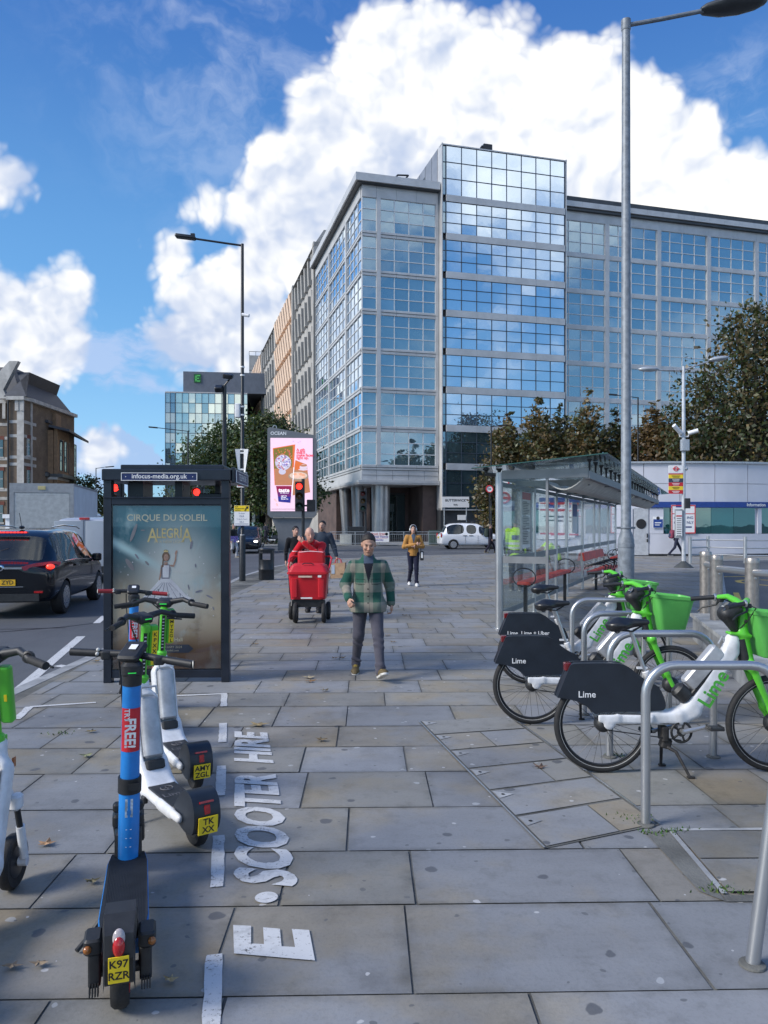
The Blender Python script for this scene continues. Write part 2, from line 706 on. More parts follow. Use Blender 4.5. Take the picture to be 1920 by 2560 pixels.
  act = cnt > 0
  idx = np.full(cn, -1)
  idx[act] = np.arange(act.sum())
  ijk = np.argwhere(act)
  P = (ijk + acc[act] / cnt[act][:, None]) * h + lo
  faces = []
  for axis in range(3):
   o1, o2 = [(1, 2), (2, 0), (0, 1)][axis]
   s0 = [slice(1, n[0] - 1), slice(1, n[1] - 1), slice(1, n[2] - 1)]
   s0[axis] = slice(0, n[axis] - 1)
   s1 = list(s0)
   s1[axis] = slice(1, n[axis])
   A, B = ins[tuple(s0)], ins[tuple(s1)]
   e = np.argwhere(A != B)
   if not len(e):
    continue
   flip = A[tuple(e.T)]
   e = e + np.array([0 if i == axis else 1 for i in range(3)])
   u1, u2 = np.zeros(3, int), np.zeros(3, int)
   u1[o1] = 1
   u2[o2] = 1
   g = [idx[tuple((e - u1 - u2).T)], idx[tuple((e - u2).T)], idx[tuple(e.T)], idx[tuple((e - u1).T)]]
   Q = np.stack(g, 1)
   Q[~flip] = Q[~flip][:, ::-1]
   faces.append(Q)
  return P, np.concatenate(faces)


def sdf_obj(name, sdf, h, m, parent=None, colfn=None, relax=1):
 P, Q = sdf.mesh(h)
 for _ in range(relax):           # light smoothing of the net
  acc = np.zeros_like(P)
  ct = np.zeros(len(P))
  for i in range(4):
   a, b = Q[:, i], Q[:, (i + 1) % 4]
   np.add.at(acc, a, P[b])
   np.add.at(ct, a, 1)
  P = 0.5 * P + 0.5 * acc / np.maximum(ct, 1)[:, None]
 me = bpy.data.meshes.new(name)
 me.from_pydata(P.tolist(), [], Q.tolist())
 me.polygons.foreach_set('use_smooth', [True] * len(me.polygons))
 if m is not None:
  me.materials.append(m)
 if colfn is not None:
  C = np.ones((len(P), 4))
  C[:, :3] = colfn(P)
  ca = me.color_attributes.new('Col', 'FLOAT_COLOR', 'POINT')
  ca.data.foreach_set('color', C.ravel())
 me.update()
 o = bpy.data.objects.new(name, me)
 COL.objects.link(o)
 if parent is not None:
  o.parent = parent
 return o


# ------------------------------------------------------------------ shared materials
STEEL = mat('brushed_steel', (0.50, 0.51, 0.52), 0.34, 0.85, 0.05, 1.6, detail=2)
GALV = mat('galvanised_steel', (0.42, 0.45, 0.48), 0.45, 0.55, 0.18, 18, detail=6)
ALU = mat('grey_aluminium', (0.40, 0.41, 0.42), 0.4, 0.6, 0.08, 5)
BLACKM = mat('black_paint', (0.016, 0.018, 0.022), 0.38, 0, 0.25, 9)
NAVYB = mat('navy_black_paint', (0.012, 0.016, 0.026), 0.3, 0, 0.25, 5)
BLKPL = mat('black_plastic', (0.018, 0.019, 0.021), 0.5, 0, 0.3, 20)
RUBBER = mat('tyre_rubber', (0.017, 0.017, 0.018), 0.75, 0, 0.3, 30, bump=0.2, bscale=120)
WHITE = mat('white_paint', (0.74, 0.75, 0.77), 0.4, 0, 0.05, 6)
WPLATE = mat('white_sign_face', (0.80, 0.80, 0.80), 0.4, 0, 0.02, 3)
RED = mat('red_plastic', (0.56, 0.018, 0.028), 0.4, 0, 0.1, 5)
YEL = mat('yellow_plate', (0.85, 0.62, 0.02), 0.4, 0, 0.05, 8)
INK = mat('black_ink', (0.012, 0.012, 0.014), 0.5, 0, 0.1, 9)
BLUEINK = mat('blue_ink', (0.01, 0.03, 0.16), 0.5, 0, 0.1, 9)
REDINK = mat('red_ink', (0.55, 0.02, 0.03), 0.5, 0, 0.1, 9)
CLEAR = pane_mat('clear_glass', (.95, .975, .97), .55, .035)
CARGL = pane_mat('car_glass', (0.28, 0.33, 0.33), 1.3, 0.10)
REDLIT = mat('red_lit_lamp', (1.0, 0.03, 0.02), 0.3, 0, 0.02, 9, emit=2.2)
REDLENS = mat('red_lens', (0.45, 0.01, 0.012), 0.15, 0, 0.15, 30, coat=0.5)

# =================================================================== GROUND
def road_mat():
 ma = bpy.data.materials.new('asphalt')
 ma.use_nodes = True
 T = NT(ma.node_tree)
 p = T.n['Principled BSDF']
 oc = T.node('ShaderNodeTexCoord').outputs['Object']
 a = T.noise(oc, 0.35, 5, 0.6)
 b = T.noise(oc, 90, 2, 0.6)
 c = T.noise(T.v('MULTIPLY', oc, (6, 0.5, 1)), 1.0, 4, 0.6)
 col = T.mix(T.ss(a, 0.3, 0.7), (0.062, 0.068, 0.078), (0.092, 0.098, 0.108))
 col = T.mix(T.m('MULTIPLY', T.ss(c, 0.5, 0.8), 0.4), col, (0.05, 0.053, 0.06))
 col = T.mix(T.ss(b, 0.55, 0.75), col, T.mix(0.5, col, (0.16, 0.165, 0.17)))
 T.put(p.inputs['Base Color'], col)
 p.inputs['Roughness'].default_value = 0.72
 T.put(p.inputs['Normal'], T.node('ShaderNodeBump', {'Strength': 0.35, 'Distance': 0.01, 'Height': b}).outputs[0])
 return ma


def slab_mat(name='york_stone'):
 """sawn sandstone flags: the tint of each flag is a mesh attribute; bedding, stains and gum are procedural"""
 ma = bpy.data.materials.new(name)
 ma.use_nodes = True
 T = NT(ma.node_tree)
 p = T.n['Principled BSDF']
 att = T.node('ShaderNodeAttribute', attribute_name='Col').outputs['Color']
 oc = T.node('ShaderNodeTexCoord').outputs['Object']
 seed = T.sep(att)[0]
 off = T.v('SCALE', att, scale=40.0)
 loc = T.v('ADD', oc, off)
 bed = T.noise(T.v('MULTIPLY', loc, (0.7, 3.2, 1)), 1.6, 5, 0.62)
 blot = T.noise(loc, 1.1, 5, 0.6)
 fine = T.noise(oc, 55, 3, 0.65)
 stain = T.noise(oc, 0.55, 6, 0.62)
 col = T.mix(0.0, att, att)
 brown = T.mix(1.0, col, (1.12, 1.0, 0.80), 'MULTIPLY')
 col = T.mix(T.ss(blot, 0.46, 0.66), col, brown)
 col = T.mix(T.m('MULTIPLY', T.ss(bed, 0.45, 0.75), 0.30), col, T.mix(1.0, col, (0.72, 0.70, 0.68), 'MULTIPLY'))
 col = T.mix(T.m('MULTIPLY', T.ss(stain, 0.44, 0.68), 0.60), col, T.mix(1.0, col, (0.50, 0.50, 0.50), 'MULTIPLY'))
 scuf = T.noise(T.v('MULTIPLY', oc, (1.0, 1.0, 1)), 5.5, 6, .7)
 col = T.mix(T.m('MULTIPLY', T.ss(scuf, 0.50, 0.68), 0.42), col, T.mix(1.0, col, (0.62, 0.61, 0.58), 'MULTIPLY'))
 col = T.mix(T.m('MULTIPLY', T.ss(scuf, 0.44, 0.28), 0.25), col, T.mix(1.0, col, (1.3, 1.3, 1.3), 'MULTIPLY'))
 col = T.mix(T.m('MULTIPLY', T.ss(fine, 0.45, 0.75), 0.36), col, T.mix(1.0, col, (0.66, 0.66, 0.66), 'MULTIPLY'))
 an = T.node('ShaderNodeAttribute', attribute_name='Col').outputs['Alpha']
 wear = T.m('MULTIPLY', T.m('SUBTRACT', 1.0, an), T.ss(T.noise(oc, 7, 5, .65), .30, .68))
 col = T.mix(T.m('MULTIPLY', wear, 0.62), col, T.mix(1.0, col, (0.50, 0.50, 0.46), 'MULTIPLY'))
 # trodden gum: dark and pale spots, uneven in size and outline
 wob = T.v('ADD', oc, T.v('SCALE', T.noise(oc, 14, 2, 0.5, col=True), scale=0.05))
 for (sc, r0, cc, keep, am) in ((1.9, 0.034, (0.07, 0.075, 0.085), 0.45, 0.75), (2.3, 0.020, (0.46, 0.48, 0.50), 0.74, 0.5), (5.3, 0.013, (0.09, 0.095, 0.10), 0.62, 0.7), (4.1, 0.013, (0.55, 0.55, 0.55), 0.80, 0.65)):
  vo = T.node('ShaderNodeTexVoronoi', {'Vector': T.v('ADD', T.v('MULTIPLY', wob, (1, 1, 0)), (sc * 3.1, sc, 0)), 'Scale': sc}, voronoi_dimensions='2D')
  rnd_ = T.sep(vo.outputs['Color'])
  rad = T.m('MULTIPLY', T.m('MULTIPLY_ADD', rnd_[1], 0.9, 0.35), r0 * sc)
  k = T.m('MULTIPLY', T.ss(T.m('SUBTRACT', rad, vo.outputs['Distance']), 0.0, r0 * sc * 0.25), T.m('GREATER_THAN', rnd_[0], keep))
  col = T.mix(T.m('MULTIPLY', k, am), col, cc)
 T.put(p.inputs['Base Color'], col)
 T.put(p.inputs['Roughness'], T.m('MULTIPLY_ADD', blot, 0.25, 0.42))
 p.inputs['Specular IOR Level'].default_value = 0.45
 h = T.m('ADD', T.m('MULTIPLY', fine, 0.5), T.m('MULTIPLY', bed, 1.0))
 T.put(p.inputs['Normal'], T.node('ShaderNodeBump', {'Strength': 0.22, 'Distance': 0.012, 'Height': h}).outputs[0])
 return ma


ROAD = road_mat()
SLAB = slab_mat()
JOINT = mat('sandy_joint', (0.115, 0.116, 0.108), 0.9, 0, 0.45, 1.7, detail=6, bump=0.5)
KERBM = mat('granite_kerb', (0.30, 0.31, 0.32), 0.7, 0, 0.25, 3, bump=0.2)
ROADZ = -0.05

g = MB()
g.quad((-1500, -600, ROADZ), (1500, -600, ROADZ), (1500, 2400, ROADZ), (-1500, 2400, ROADZ))
struct(g.build('road', ROAD, smooth=0, fix=False))

# footway outline (kerb line on the left, crossing edge at the far side)
EDGE = [(-3.70, -14), (-3.70, 10), (-4.46, 22), (-4.62, 25.5), (-4.45, 30.8), (-3.6, 35), (-2.0, 38.3), (1.4, 41.8), (5.0, 43.8), (11, 47.0), (60, 70), (60, -14)]
b = MB()
b.prism(EDGE[::-1], -0.3, -0.006, 'XY')
struct(b.build('pavement_bedding', JOINT, smooth=0))


def clip(poly, a, c):
 """keep the part of poly on the right of a->c"""
 out = []
 def side(p):
  return (c[0] - a[0]) * (p[1] - a[1]) - (c[1] - a[1]) * (p[0] - a[0])
 for i, p in enumerate(poly):
  q = poly[(i + 1) % len(poly)]
  sp, sq = side(p), side(q)
  if sp <= 0:
   out.append(p)
  if (sp < 0 < sq) or (sq < 0 < sp):
   t = sp / (sp - sq)
   out.append((p[0] + (q[0] - p[0]) * t, p[1] + (q[1] - p[1]) * t))
 return out


def slab_tint(r):
 k = r.random()
 if k < 0.58:
  c = (0.232, 0.252, 0.285)
 elif k < 0.90:
  c = (0.236, 0.240, 0.232)
 else:
  c = (0.240, 0.226, 0.202)
 f = r.uniform(0.90, 1.10)
 g = (0.246, 0.232, 0.207)
 return tuple((x * .65 + y * .35) * f for x, y in zip(c, g))


rows = [-2.4, -1.8, -1.2, -.6, 0.0, .62, 1.22, 1.83, 2.20, 2.75, 3.40, 3.963, 4.57, 5.23, 5.83, 6.42, 7.13, 7.7]
while rows[-1] < 47:
 rows.append(rows[-1] + rnd.choice([.56, .6, .6, .64, .68]))
SK = R(1.3)
slabs = MB()
slabs.mat = SLAB
fixed = {9: [(-1.34, -.0), (-.0, .957), (.957, 2.05)], 8: [(-2.6, -1.2), (-1.2, -.41), (-.41, .6), (.6, 1.9)]}
STRIP = [(0.30, 6.55), (1.115, 6.72), (1.56, 4.30), (0.84, 3.98)]


def inside_strip(x, y):
 for i in range(4):
  a, c = STRIP[i], STRIP[(i + 1) % 4]
  if (c[0] - a[0]) * (y - a[1]) - (c[1] - a[1]) * (x - a[0]) > 0:
   return False
 return True


for ri in range(len(rows) - 1):
 y0, y1 = rows[ri], rows[ri + 1]
 x = -6.5 + rnd.uniform(0, 1)
 while x < 50:
  L = rnd.choice([.62, .75, .9, .95, 1.1, 1.25])
  if y0 > 4.5:
   L = rnd.choice([.5, .62, .75, .8, .95, 1.05])
  gp = 0.0045 if rnd.random() < .85 else 0.009
  quad = [(x + gp, y0 + 0.005), (x + L - gp, y0 + 0.005), (x + L - gp, y1 - 0.005), (x + gp, y1 - 0.005)]
  quad = [(px * math.cos(SK) - py * math.sin(SK), py * math.cos(SK) + px * math.sin(SK)) for px, py in quad]
  x += L
  poly = quad
  for i in range(len(EDGE) - 1):
   poly = clip(poly, EDGE[i], EDGE[i + 1])
   if len(poly) < 3:
    break
  if len(poly) < 3:
   continue
  slabs.col = slab_tint(rnd)
  z = rnd.uniform(-0.0012, 0.0012)
  base = slabs.col
  n_ = len(poly)
  cxx, cyy = sum(p[0] for p in poly) / n_, sum(p[1] for p in poly) / n_
  inn = []
  for px, py in poly:
   dx, dy = cxx - px, cyy - py
   inn.append((px + math.copysign(min(abs(dx) * .5, .055), dx), py + math.copysign(min(abs(dy) * .5, .045), dy)))
  e0, e1 = [*base, 0.0], [*base, 1.0]
  vs = [(px, py, z) for px, py in poly] + [(px, py, z) for px, py in inn]
  slabs.col = [e1] * n_
  slabs.add(vs, [tuple(range(n_, 2 * n_))])
  b0_ = len(slabs.v) - 2 * n_
  for i in range(n_):
   j = (i + 1) % n_
   slabs.f.append([b0_ + i, b0_ + j, b0_ + n_ + j, b0_ + n_ + i]); slabs.fm.append(slabs.mat); slabs.fc.append([e0, e0, e1, e1])
slabs.mat = SLAB
so = slabs.build('pavement', SLAB, smooth=0, fix=False)
struct(so)

# tilted service-cover strip let into the flags on the right
st = MB()
st.mat = JOINT
st.poly([(x, y, 0.0045) for x, y in STRIP[::-1]])
sA, sB = Vector((0.30, 6.55)), Vector((1.115, 6.72))
sD, sC = Vector((0.84, 3.98)), Vector((1.56, 4.30))
st.mat = SLAB
N = 6
for i in range(N):
 t0, t1 = i / N + .006, (i + 1) / N - .006
 cuts = [0.02, 0.98] if i % 2 == 0 else [0.02, rnd.uniform(.4, .65), 0.98]
 for j in range(len(cuts) - 1):
  l0, r0 = sA.lerp(sD, t0), sB.lerp(sC, t0)
  l1, r1 = sA.lerp(sD, t1), sB.lerp(sC, t1)
  u0, u1 = cuts[j] + .006, cuts[j + 1] - .006
  P = [l1.lerp(r1, u0), l1.lerp(r1, u1), l0.lerp(r0, u1), l0.lerp(r0, u0)]
  st.col = slab_tint(rnd)
  st.poly([(p.x, p.y, 0.009) for p in P])
st.mat = STEEL
for (p, q) in ((sA, sD), (sB, sC)):
 d = (q - p).normalized()
 n = Vector((-d.y, d.x)) * 0.006
 st.poly([(v.x, v.y, 0.0125) for v in (p + n, q + n, q - n, p - n)])
for i in range(6):         # corner lifting plates
 c = sA.lerp(sD, (i + .16) / 6) + Vector((0.07, 0))
 st.mat = KERBM
 st.poly([(c.x - .055, c.y + .05, 0.0125), (c.x - .03, c.y - .075, 0.0125), (c.x + .07, c.y + .0, 0.0125)])
 st.mat = INK
 st.poly([(c.x + .012 * math.cos(a), c.y + .012 * math.sin(a) - .01, 0.0155) for a in [k * math.pi / 4 for k in range(8)]])
struct(st.build('paving_cover_strip', SLAB, smooth=0))

# lifted flag frame with earth gap at the right foreground
fr = MB()
fr.mat = JOINT
fr.poly([(1.44, 4.20, .0045), (1.46, 3.52, .0045), (1.54, 3.42, .0045), (1.60, 4.22, .0045)])
fr.poly([(1.54, 3.42, .0047), (2.6, 3.43, .0047), (2.6, 3.49, .0047), (1.55, 3.48, .0047)])
fr.mat = KERBM
fr.poly([(1.575, 4.20, .008), (1.55, 3.49, .008), (1.578, 3.49, .008), (1.603, 4.20, .008)])
fr.poly([(1.58, 4.205, .0083), (2.6, 4.225, .0083), (2.6, 4.255, .0083), (1.57, 4.235, .0083)])
fr.mat = SLAB
for i, (y0, y1) in enumerate(((3.50, 3.84), (3.852, 4.19))):
 fr.col = (0.175, 0.18, 0.185) if i else (0.205, 0.21, 0.215)
 fr.poly([(1.585 + (y0 - 3.48) * .03, y0, .0125), (2.6, y0 + .01, .0125), (2.6, y1 + .01, .0125), (1.585 + (y1 - 3.48) * .03, y1, .0125)])
struct(fr.build('paving_inset', SLAB, smooth=0))

# kerb stones along the footway edge
kb = MB()
for i in range(1, len(EDGE) - 3):
 a, c = Vector((*EDGE[i], 0)), Vector((*EDGE[i + 1], 0))
 if i == 0:
  continue
 n = max(1, int((c - a).length / 0.9))
 d = (c - a).normalized()
 w = Vector((-d.y, d.x, 0))
 for k in range(n):
  p, q = a.lerp(c, k / n) + d * .004, a.lerp(c, (k + 1) / n) - d * .004
  V = [p, q, q + w * .15, p + w * .15]
  kb.add([v + Vector((0, 0, z)) for z in (-.2, -0.002) for v in V], [(3, 2, 1, 0), (4, 5, 6, 7), (0, 1, 5, 4), (1, 2, 6, 5), (2, 3, 7, 6), (3, 0, 4, 7)])
a, c = Vector((-3.70, -14, 0)), Vector((-3.70, 10, 0))
for k in range(27):
 p, q = a.lerp(c, k / 27), a.lerp(c, (k + 1) / 27)
 kb.b2((-3.85, p.y + .004, -.2), (-3.70, q.y - .004, -.002))
struct(kb.build('kerb', KERBM, smooth=0))

# bus bay on the right: a sheet of asphalt over the flags, with its kerb line
bay = MB()
u = Vector((.4004, .9163))
p0 = Vector((3.95, 8.5))
p1 = Vector((7.37, 16.3))
p2 = Vector((15.1, 34.0))
bay.mat = ROAD
bay.poly([(p0.x, p0.y, .012), (40, -10, .012), (58, 34, .012), (58, 37.4, .012), (19.0, 36.4, .012), (15.9, 35.6, .012), (p2.x, p2.y, .012), (p1.x, p1.y, .012)][::-1])
struct(bay.build('bus_lane', ROAD, smooth=0, fix=True))
ke = MB()
pts = [p0, p1, p2, Vector((15.9, 35.6)), Vector((19.0, 36.4)), Vector((57, 37.4))]
for i in range(len(pts) - 1):
 d = (pts[i + 1] - pts[i]).normalized()
 n = Vector((-d.y, d.x)) * .15
 V = [pts[i], pts[i + 1], pts[i + 1] + n, pts[i] + n]
 ke.prism([(v.x, v.y) for v in V], -.1, .03, 'XY')
struct(ke.build('kerb', KERBM, smooth=0))

# far footway in front of the offices
FAR = MB()
FAR.col = (0.30, 0.31, 0.32)
FAR.prism([(-14, 54), (-11, 59.5), (-4, 62.6), (8, 62.8), (24, 66), (70, 78), (70, 140), (-40, 220), (-46, 120), (-22, 62)][::1], -0.2, 0.05, 'XY')
struct(FAR.build('pavement', SLAB, smooth=0))
FL = MB()
FL.col = (0.30, 0.31, 0.32)
FL.prism([(-15.5, -40), (-18.8, 10), (-30, 120), (-60, 230), (-120, 230), (-120, -40)], -0.2, 0.05, 'XY')
struct(FL.build('pavement', SLAB, smooth=0))

# ------------------------------------------------------------------- painted markings
def paint_mat(name, col):
 ma = bpy.data.materials.new(name)
 ma.use_nodes = True
 T = NT(ma.node_tree)
 p = T.n['Principled BSDF']
 oc = T.node('ShaderNodeTexCoord').outputs['Object']
 a = T.noise(oc, 22, 5, 0.7)
 b = T.noise(oc, 4, 4, 0.6)
 k = T.m('ADD', T.m('MULTIPLY', a, 0.75), T.m('MULTIPLY', b, 0.5))
 T.put(p.inputs['Base Color'], T.mix(T.ss(k, 0.34, 0.66), tuple(c * .62 for c in col), col))
 p.inputs['Roughness'].default_value = 0.7
 tr = T.node('ShaderNodeBsdfTransparent')
 ms = T.node('ShaderNodeMixShader', {0: T.ss(T.m('MULTIPLY_ADD', T.noise(oc, 3.5, 3, .6), .22, T.m('MULTIPLY', T.noise(oc, 60, 5, 0.75), .85)), 0.40, 0.46), 1: tr.outputs[0], 2: p.outputs[0]})
 T.put(T.n['Material Output'].inputs[0], ms.outputs[0])
 return ma


PAINT = paint_mat('worn_white_paint', (0.55, 0.56, 0.57))
PAINTY = paint_mat('worn_yellow_paint', (0.60, 0.42, 0.10))


def strip_line(mb, a, c, w, z, rag=0.0035):
 a, c = Vector(a), Vector(c)
 L = (c - a).length
 d = (c - a) / L
 n = Vector((-d.y, d.x)) * (w / 2)
 k = max(2, int(L / 0.06)) if L < 3 else 2
 lft, rgt = [], []
 for i in range(k + 1):
  p = a + d * (L * i / k)
  lft.append(p + n * (1 + rnd.uniform(-rag, rag) / w * 2))
  rgt.append(p - n * (1 + rnd.uniform(-rag, rag) / w * 2))
 for i in range(k):
  mb.poly([(q.x, q.y, z) for q in (rgt[i], rgt[i + 1], lft[i + 1], lft[i])])


bm_ = MB()
zz = 0.005
def bx(Y):
 return -.63 - .2016 * (Y - 2.8)
for (y0, y1) in ((2.2, 3.0), (3.56, 4.15), (4.76, 5.35), (5.93, 6.5), (7.1, 7.62)):
 strip_line(bm_, (bx(y0), y0), (bx(y1), y1), 0.062, zz)
strip_line(bm_, tuple(gnd(568, 1735).xy), tuple(gnd(430, 1741).xy), 0.05, zz + .0004)
c0 = gnd(74, 1768).xy
strip_line(bm_, tuple(c0), tuple(gnd(240, 1757).xy), 0.05, zz)
strip_line(bm_, tuple(c0), tuple(gnd(41, 1799).xy), 0.07, zz + .0004)
struct(tag(bm_.build('bay_marking', PAINT, smooth=0, fix=False), None))

# E . SCOOTER HIRE, stencilled along the bay
tx = MB()


def ground_text(body, near, far, xl, xr, z, ybias=0):
 """lettering read from the right: letters' tops to the left, running away from the viewer"""
 t = MB()
 t.text(body, 1.0, Matrix.Identity(4), bold=0.042, align='LEFT')
 P = np.array(t.v)
 x0, x1, y0, y1 = P[:, 0].min(), P[:, 0].max(), P[:, 1].min(), P[:, 1].max()
 V = []
 for p in P:
  a = (p[0] - x0) / (x1 - x0)
  h = (p[1] - y0) / (y1 - y0)
  Y = near + (far - near) * a
  L_, R_ = xl(Y), xr(Y)
  V.append((R_ + (L_ - R_) * h + rnd.uniform(-.003, .003), Y + 0.05 * (h - .5) + rnd.uniform(-.003, .003), z))
 tx.add(V, [q for q in t.f])


# the letters are about 0.35 m tall; left edge / right edge fall on the measured lines
xl = lambda Y: -0.617 - 0.197 * (Y - 3.1)
xr = lambda Y: -0.294 - 0.211 * (Y - 3.1)
ground_text('E', 2.98, 3.20, xl, xr, 0.006)
ground_text('SCOOTER', 3.58, 5.19, xl, xr, 0.006)
ground_text('HIRE', 5.43, 6.22, xl, xr, 0.006)
dc = gnd(666, 2246)
tx.poly([(dc.x + .052 * math.cos(a), dc.y + .052 * math.sin(a), 0.006) for a in [k * math.pi / 12 for k in range(24)]])
struct(tx.build('ground_lettering', PAINT, smooth=0, fix=True))

rm = MB()
rz = ROADZ + 0.004
def rline(p, q, w):
 strip_line(rm, p, q, w, rz, 0.004)
# lane edge line running away along the traffic lane
lx = lambda Y: -3.80 - 0.228 * (Y - 7.76)
rline((lx(7.2) , 7.2), (lx(11.9), 11.9), .13)
rline((lx(13.5), 13.5), (lx(14.6), 14.6), .12)
rline((lx(16.5), 16.5), (lx(17.6), 17.6), .12)
rline((lx(19.5), 19.5), (lx(20.6), 20.6), .12)
rline((-4.06, 9.44), (-3.87, 9.34), .12)
rline((-4.9, 22.5), (-6.6, 24.5), .12)
rline((-4.95, 21.2), (-7.4, 22.2), .12)
rline((-5.2, 25.5), (-8.5, 28.5), .12)
rline((-5.0, 20.4), (-9.5, 30.5), .12)
rline((-3.3, 47.5), (1.5, 47.8), .12)
rline((-6, 50.5), (-2.5, 46.8), .12)
rline((2.5, 50.2), (6.5, 48.5), .12)
for k in range(5):
 rline((-2.5 + 2.6 * k, 45.0 + .9 * k), (-1.5 + 2.6 * k, 45.35 + .9 * k), .10)
struct(rm.build('road_marking', PAINT, smooth=0, fix=False))
ym = MB()
strip_line(ym, (6.6, 13.9), (8.75, 18.9), .13, .016, 0.004)
strip_line(ym, (12.9, 27.0), (15.6, 27.6), .22, .016, 0.004)
for k in range(9):
 a = math.pi * (0.1 + 1.5 * k / 9)
 a2 = math.pi * (0.1 + 1.5 * (k + 1) / 9)
 strip_line(ym, (11.3 + .9 * math.cos(a), 22.0 + 1.3 * math.sin(a)), (11.3 + .9 * math.cos(a2), 22.0 + 1.3 * math.sin(a2)), .16, .016, 0.004)
strip_line(ym, (10.5, 24.6), (12.4, 24.9), .18, .016, 0.004)
struct(ym.build('road_marking', PAINTY, smooth=0, fix=False))
# tar seams on the road
ts = MB()
strip_line(ts, (-5.5, 13.0), (-4.4, 14.6), .05, rz - .001, 0.01)
strip_line(ts, (-8.0, 11.0), (-5.5, 13.0), .05, rz - .001, 0.01)
strip_line(ts, (-7.0, 12.6), (-5.4, 12.9), .04, rz - .0016, 0.01)
struct(ts.build('road_seam', mat('tar', (0.012, 0.012, 0.013), 0.5), smooth=0, fix=False))

# ------------------------------------------------------------------- fallen leaves
LEAF = attr_mat('dry_leaf', 0.8, 0.2, var=0.25)
LEAFPOS = [(772, 1696, .16, (.36, .30, .20)), (775, 1706, .13, (.20, .11, .05)), (645, 1815, .17, (.23, .18, .10)), (803, 1853, .11, (.16, .12, .07)), (812, 1729, .10, (.17, .14, .09)), (638, 1612, .12, (.22, .16, .09)),
           (836, 1648, .10, (.14, .09, .05)), (855, 1647, .10, (.15, .10, .05)), (968, 1590, .16, (.20, .15, .09)), (982, 1607, .12, (.15, .11, .07)), (215, 1893, .11, (.20, .21, .12)), (227, 1832, .10, (.16, .13, .07)),
           (115, 2115, .11, (.30, .18, .10)), (230, 2210, .08, (.17, .15, .09)), (30, 2423, .08, (.22, .17, .12)), (98, 2417, .07, (.22, .17, .12)), (427, 2458, .06, (.38, .29, .16)), (1350, 1923, .10, (.12, .08, .06)), (1012, 1540, .12, (.14, .11, .07)),
           (1380, 1530, .22, (.20, .13, .06)), (240, 1655, .12, (.2, .15, .08))]
for i, (px, py, r, c) in enumerate(LEAFPOS):
 p = gnd(px, py)
 mb = MB()
 mb.col = c
 a0 = rnd.uniform(0, 6.28)
 n = 15
 P = []
 for k in range(n):
  a = a0 + 2 * math.pi * k / n
  q = r * .55 * (1.0 if k % 3 == 0 else (0.42 if k % 3 == 1 else 0.6)) * rnd.uniform(.75, 1.15)
  P.append((q * math.cos(a), q * math.sin(a) * .8, rnd.uniform(0.002, .022) if k % 3 == 0 else .004))
 V = [(0, 0, .010)] + P
 mb.add(V, [(0, k + 1, (k + 1) % n + 1) for k in range(n)])
 o = mb.build('fallen_leaf', LEAF, smooth=0, fix=False)
 o.location = (p.x, p.y, 0.011 if i != 17 else .013)
 where = 'left of the painted lettering' if px < 600 else ('in front of the walking man' if py > 1680 else 'on the paving behind the walking man')
 tag(o, 'dry curled brown leaf lying on the grey paving', 'leaf', 'fallen leaves on the paving')

# moss and weeds in the joints by the stand
MOSS = attr_mat('moss', 0.95, 0.3, var=0.3)
ms = MB()
for (px, py, n, sp) in ((1690, 2080, 60, .05), (1815, 2230, 40, .05), (1580, 2050, 30, .08), (1545, 1892, 30, .06), (150, 1835, 30, .06), (1640, 2085, 25, .05)):
 c = gnd(px, py)
 for _ in range(n):
  x, y = c.x + rnd.gauss(0, sp), c.y + rnd.gauss(0, sp * .5)
  h = rnd.uniform(.008, .022)
  a = rnd.uniform(0, 6.28)
  ms.col = (rnd.uniform(.04, .08), rnd.uniform(.09, .14), rnd.uniform(.02, .035))
  ms.poly([(x - .006 * math.cos(a), y - .006 * math.sin(a), .004), (x + .006 * math.cos(a), y + .006 * math.sin(a), .004), (x + rnd.gauss(0, .008), y + rnd.gauss(0, .008), .006 + h)])
tag(ms.build('moss', MOSS, smooth=0, fix=False), 'tufts of green moss in the paving joints', 'moss', None, 'stuff')

# =================================================================== BUILDINGS
def facade_glass(name, base, tint, mirror, rough=0.015):
 """coated office glass: a strong tinted mirror over a dim room; the per-pane 'Col' value holds blinds and ceilings"""
 ma = bpy.data.materials.new(name)
 ma.use_nodes = True
 T = NT(ma.node_tree)
 T.n.clear()
 oc = T.node('ShaderNodeTexCoord').outputs['Object']
 att = T.node('ShaderNodeAttribute', attribute_name='Col').outputs['Color']
 nz = T.noise(oc, 0.8, 3, 0.6)
 df = T.node('ShaderNodeBsdfDiffuse', {'Color': T.mix(1.0, att, T.mix(nz, tuple(b * .75 for b in base), tuple(b * 1.3 for b in base)), 'MULTIPLY')})
 bn = T.node('ShaderNodeBump', {'Strength': 0.035, 'Distance': 0.05, 'Height': T.noise(oc, 1.3, 2, 0.5)})
 gl = T.node('ShaderNodeBsdfGlossy', {'Color': (*tint, 1), 'Roughness': rough, 'Normal': bn.outputs[0]})
 lw = T.node('ShaderNodeLayerWeight', {'Blend': 0.35})
 f = T.m('MINIMUM', T.m('MULTIPLY_ADD', lw.outputs['Facing'], 0.55, mirror), 0.95)
 ms = T.node('ShaderNodeMixShader', {0: f, 1: df.outputs[0], 2: gl.outputs[0]})
 T.node('ShaderNodeOutputMaterial', {0: ms.outputs[0]})
 MATS[name] = ma
 return ma


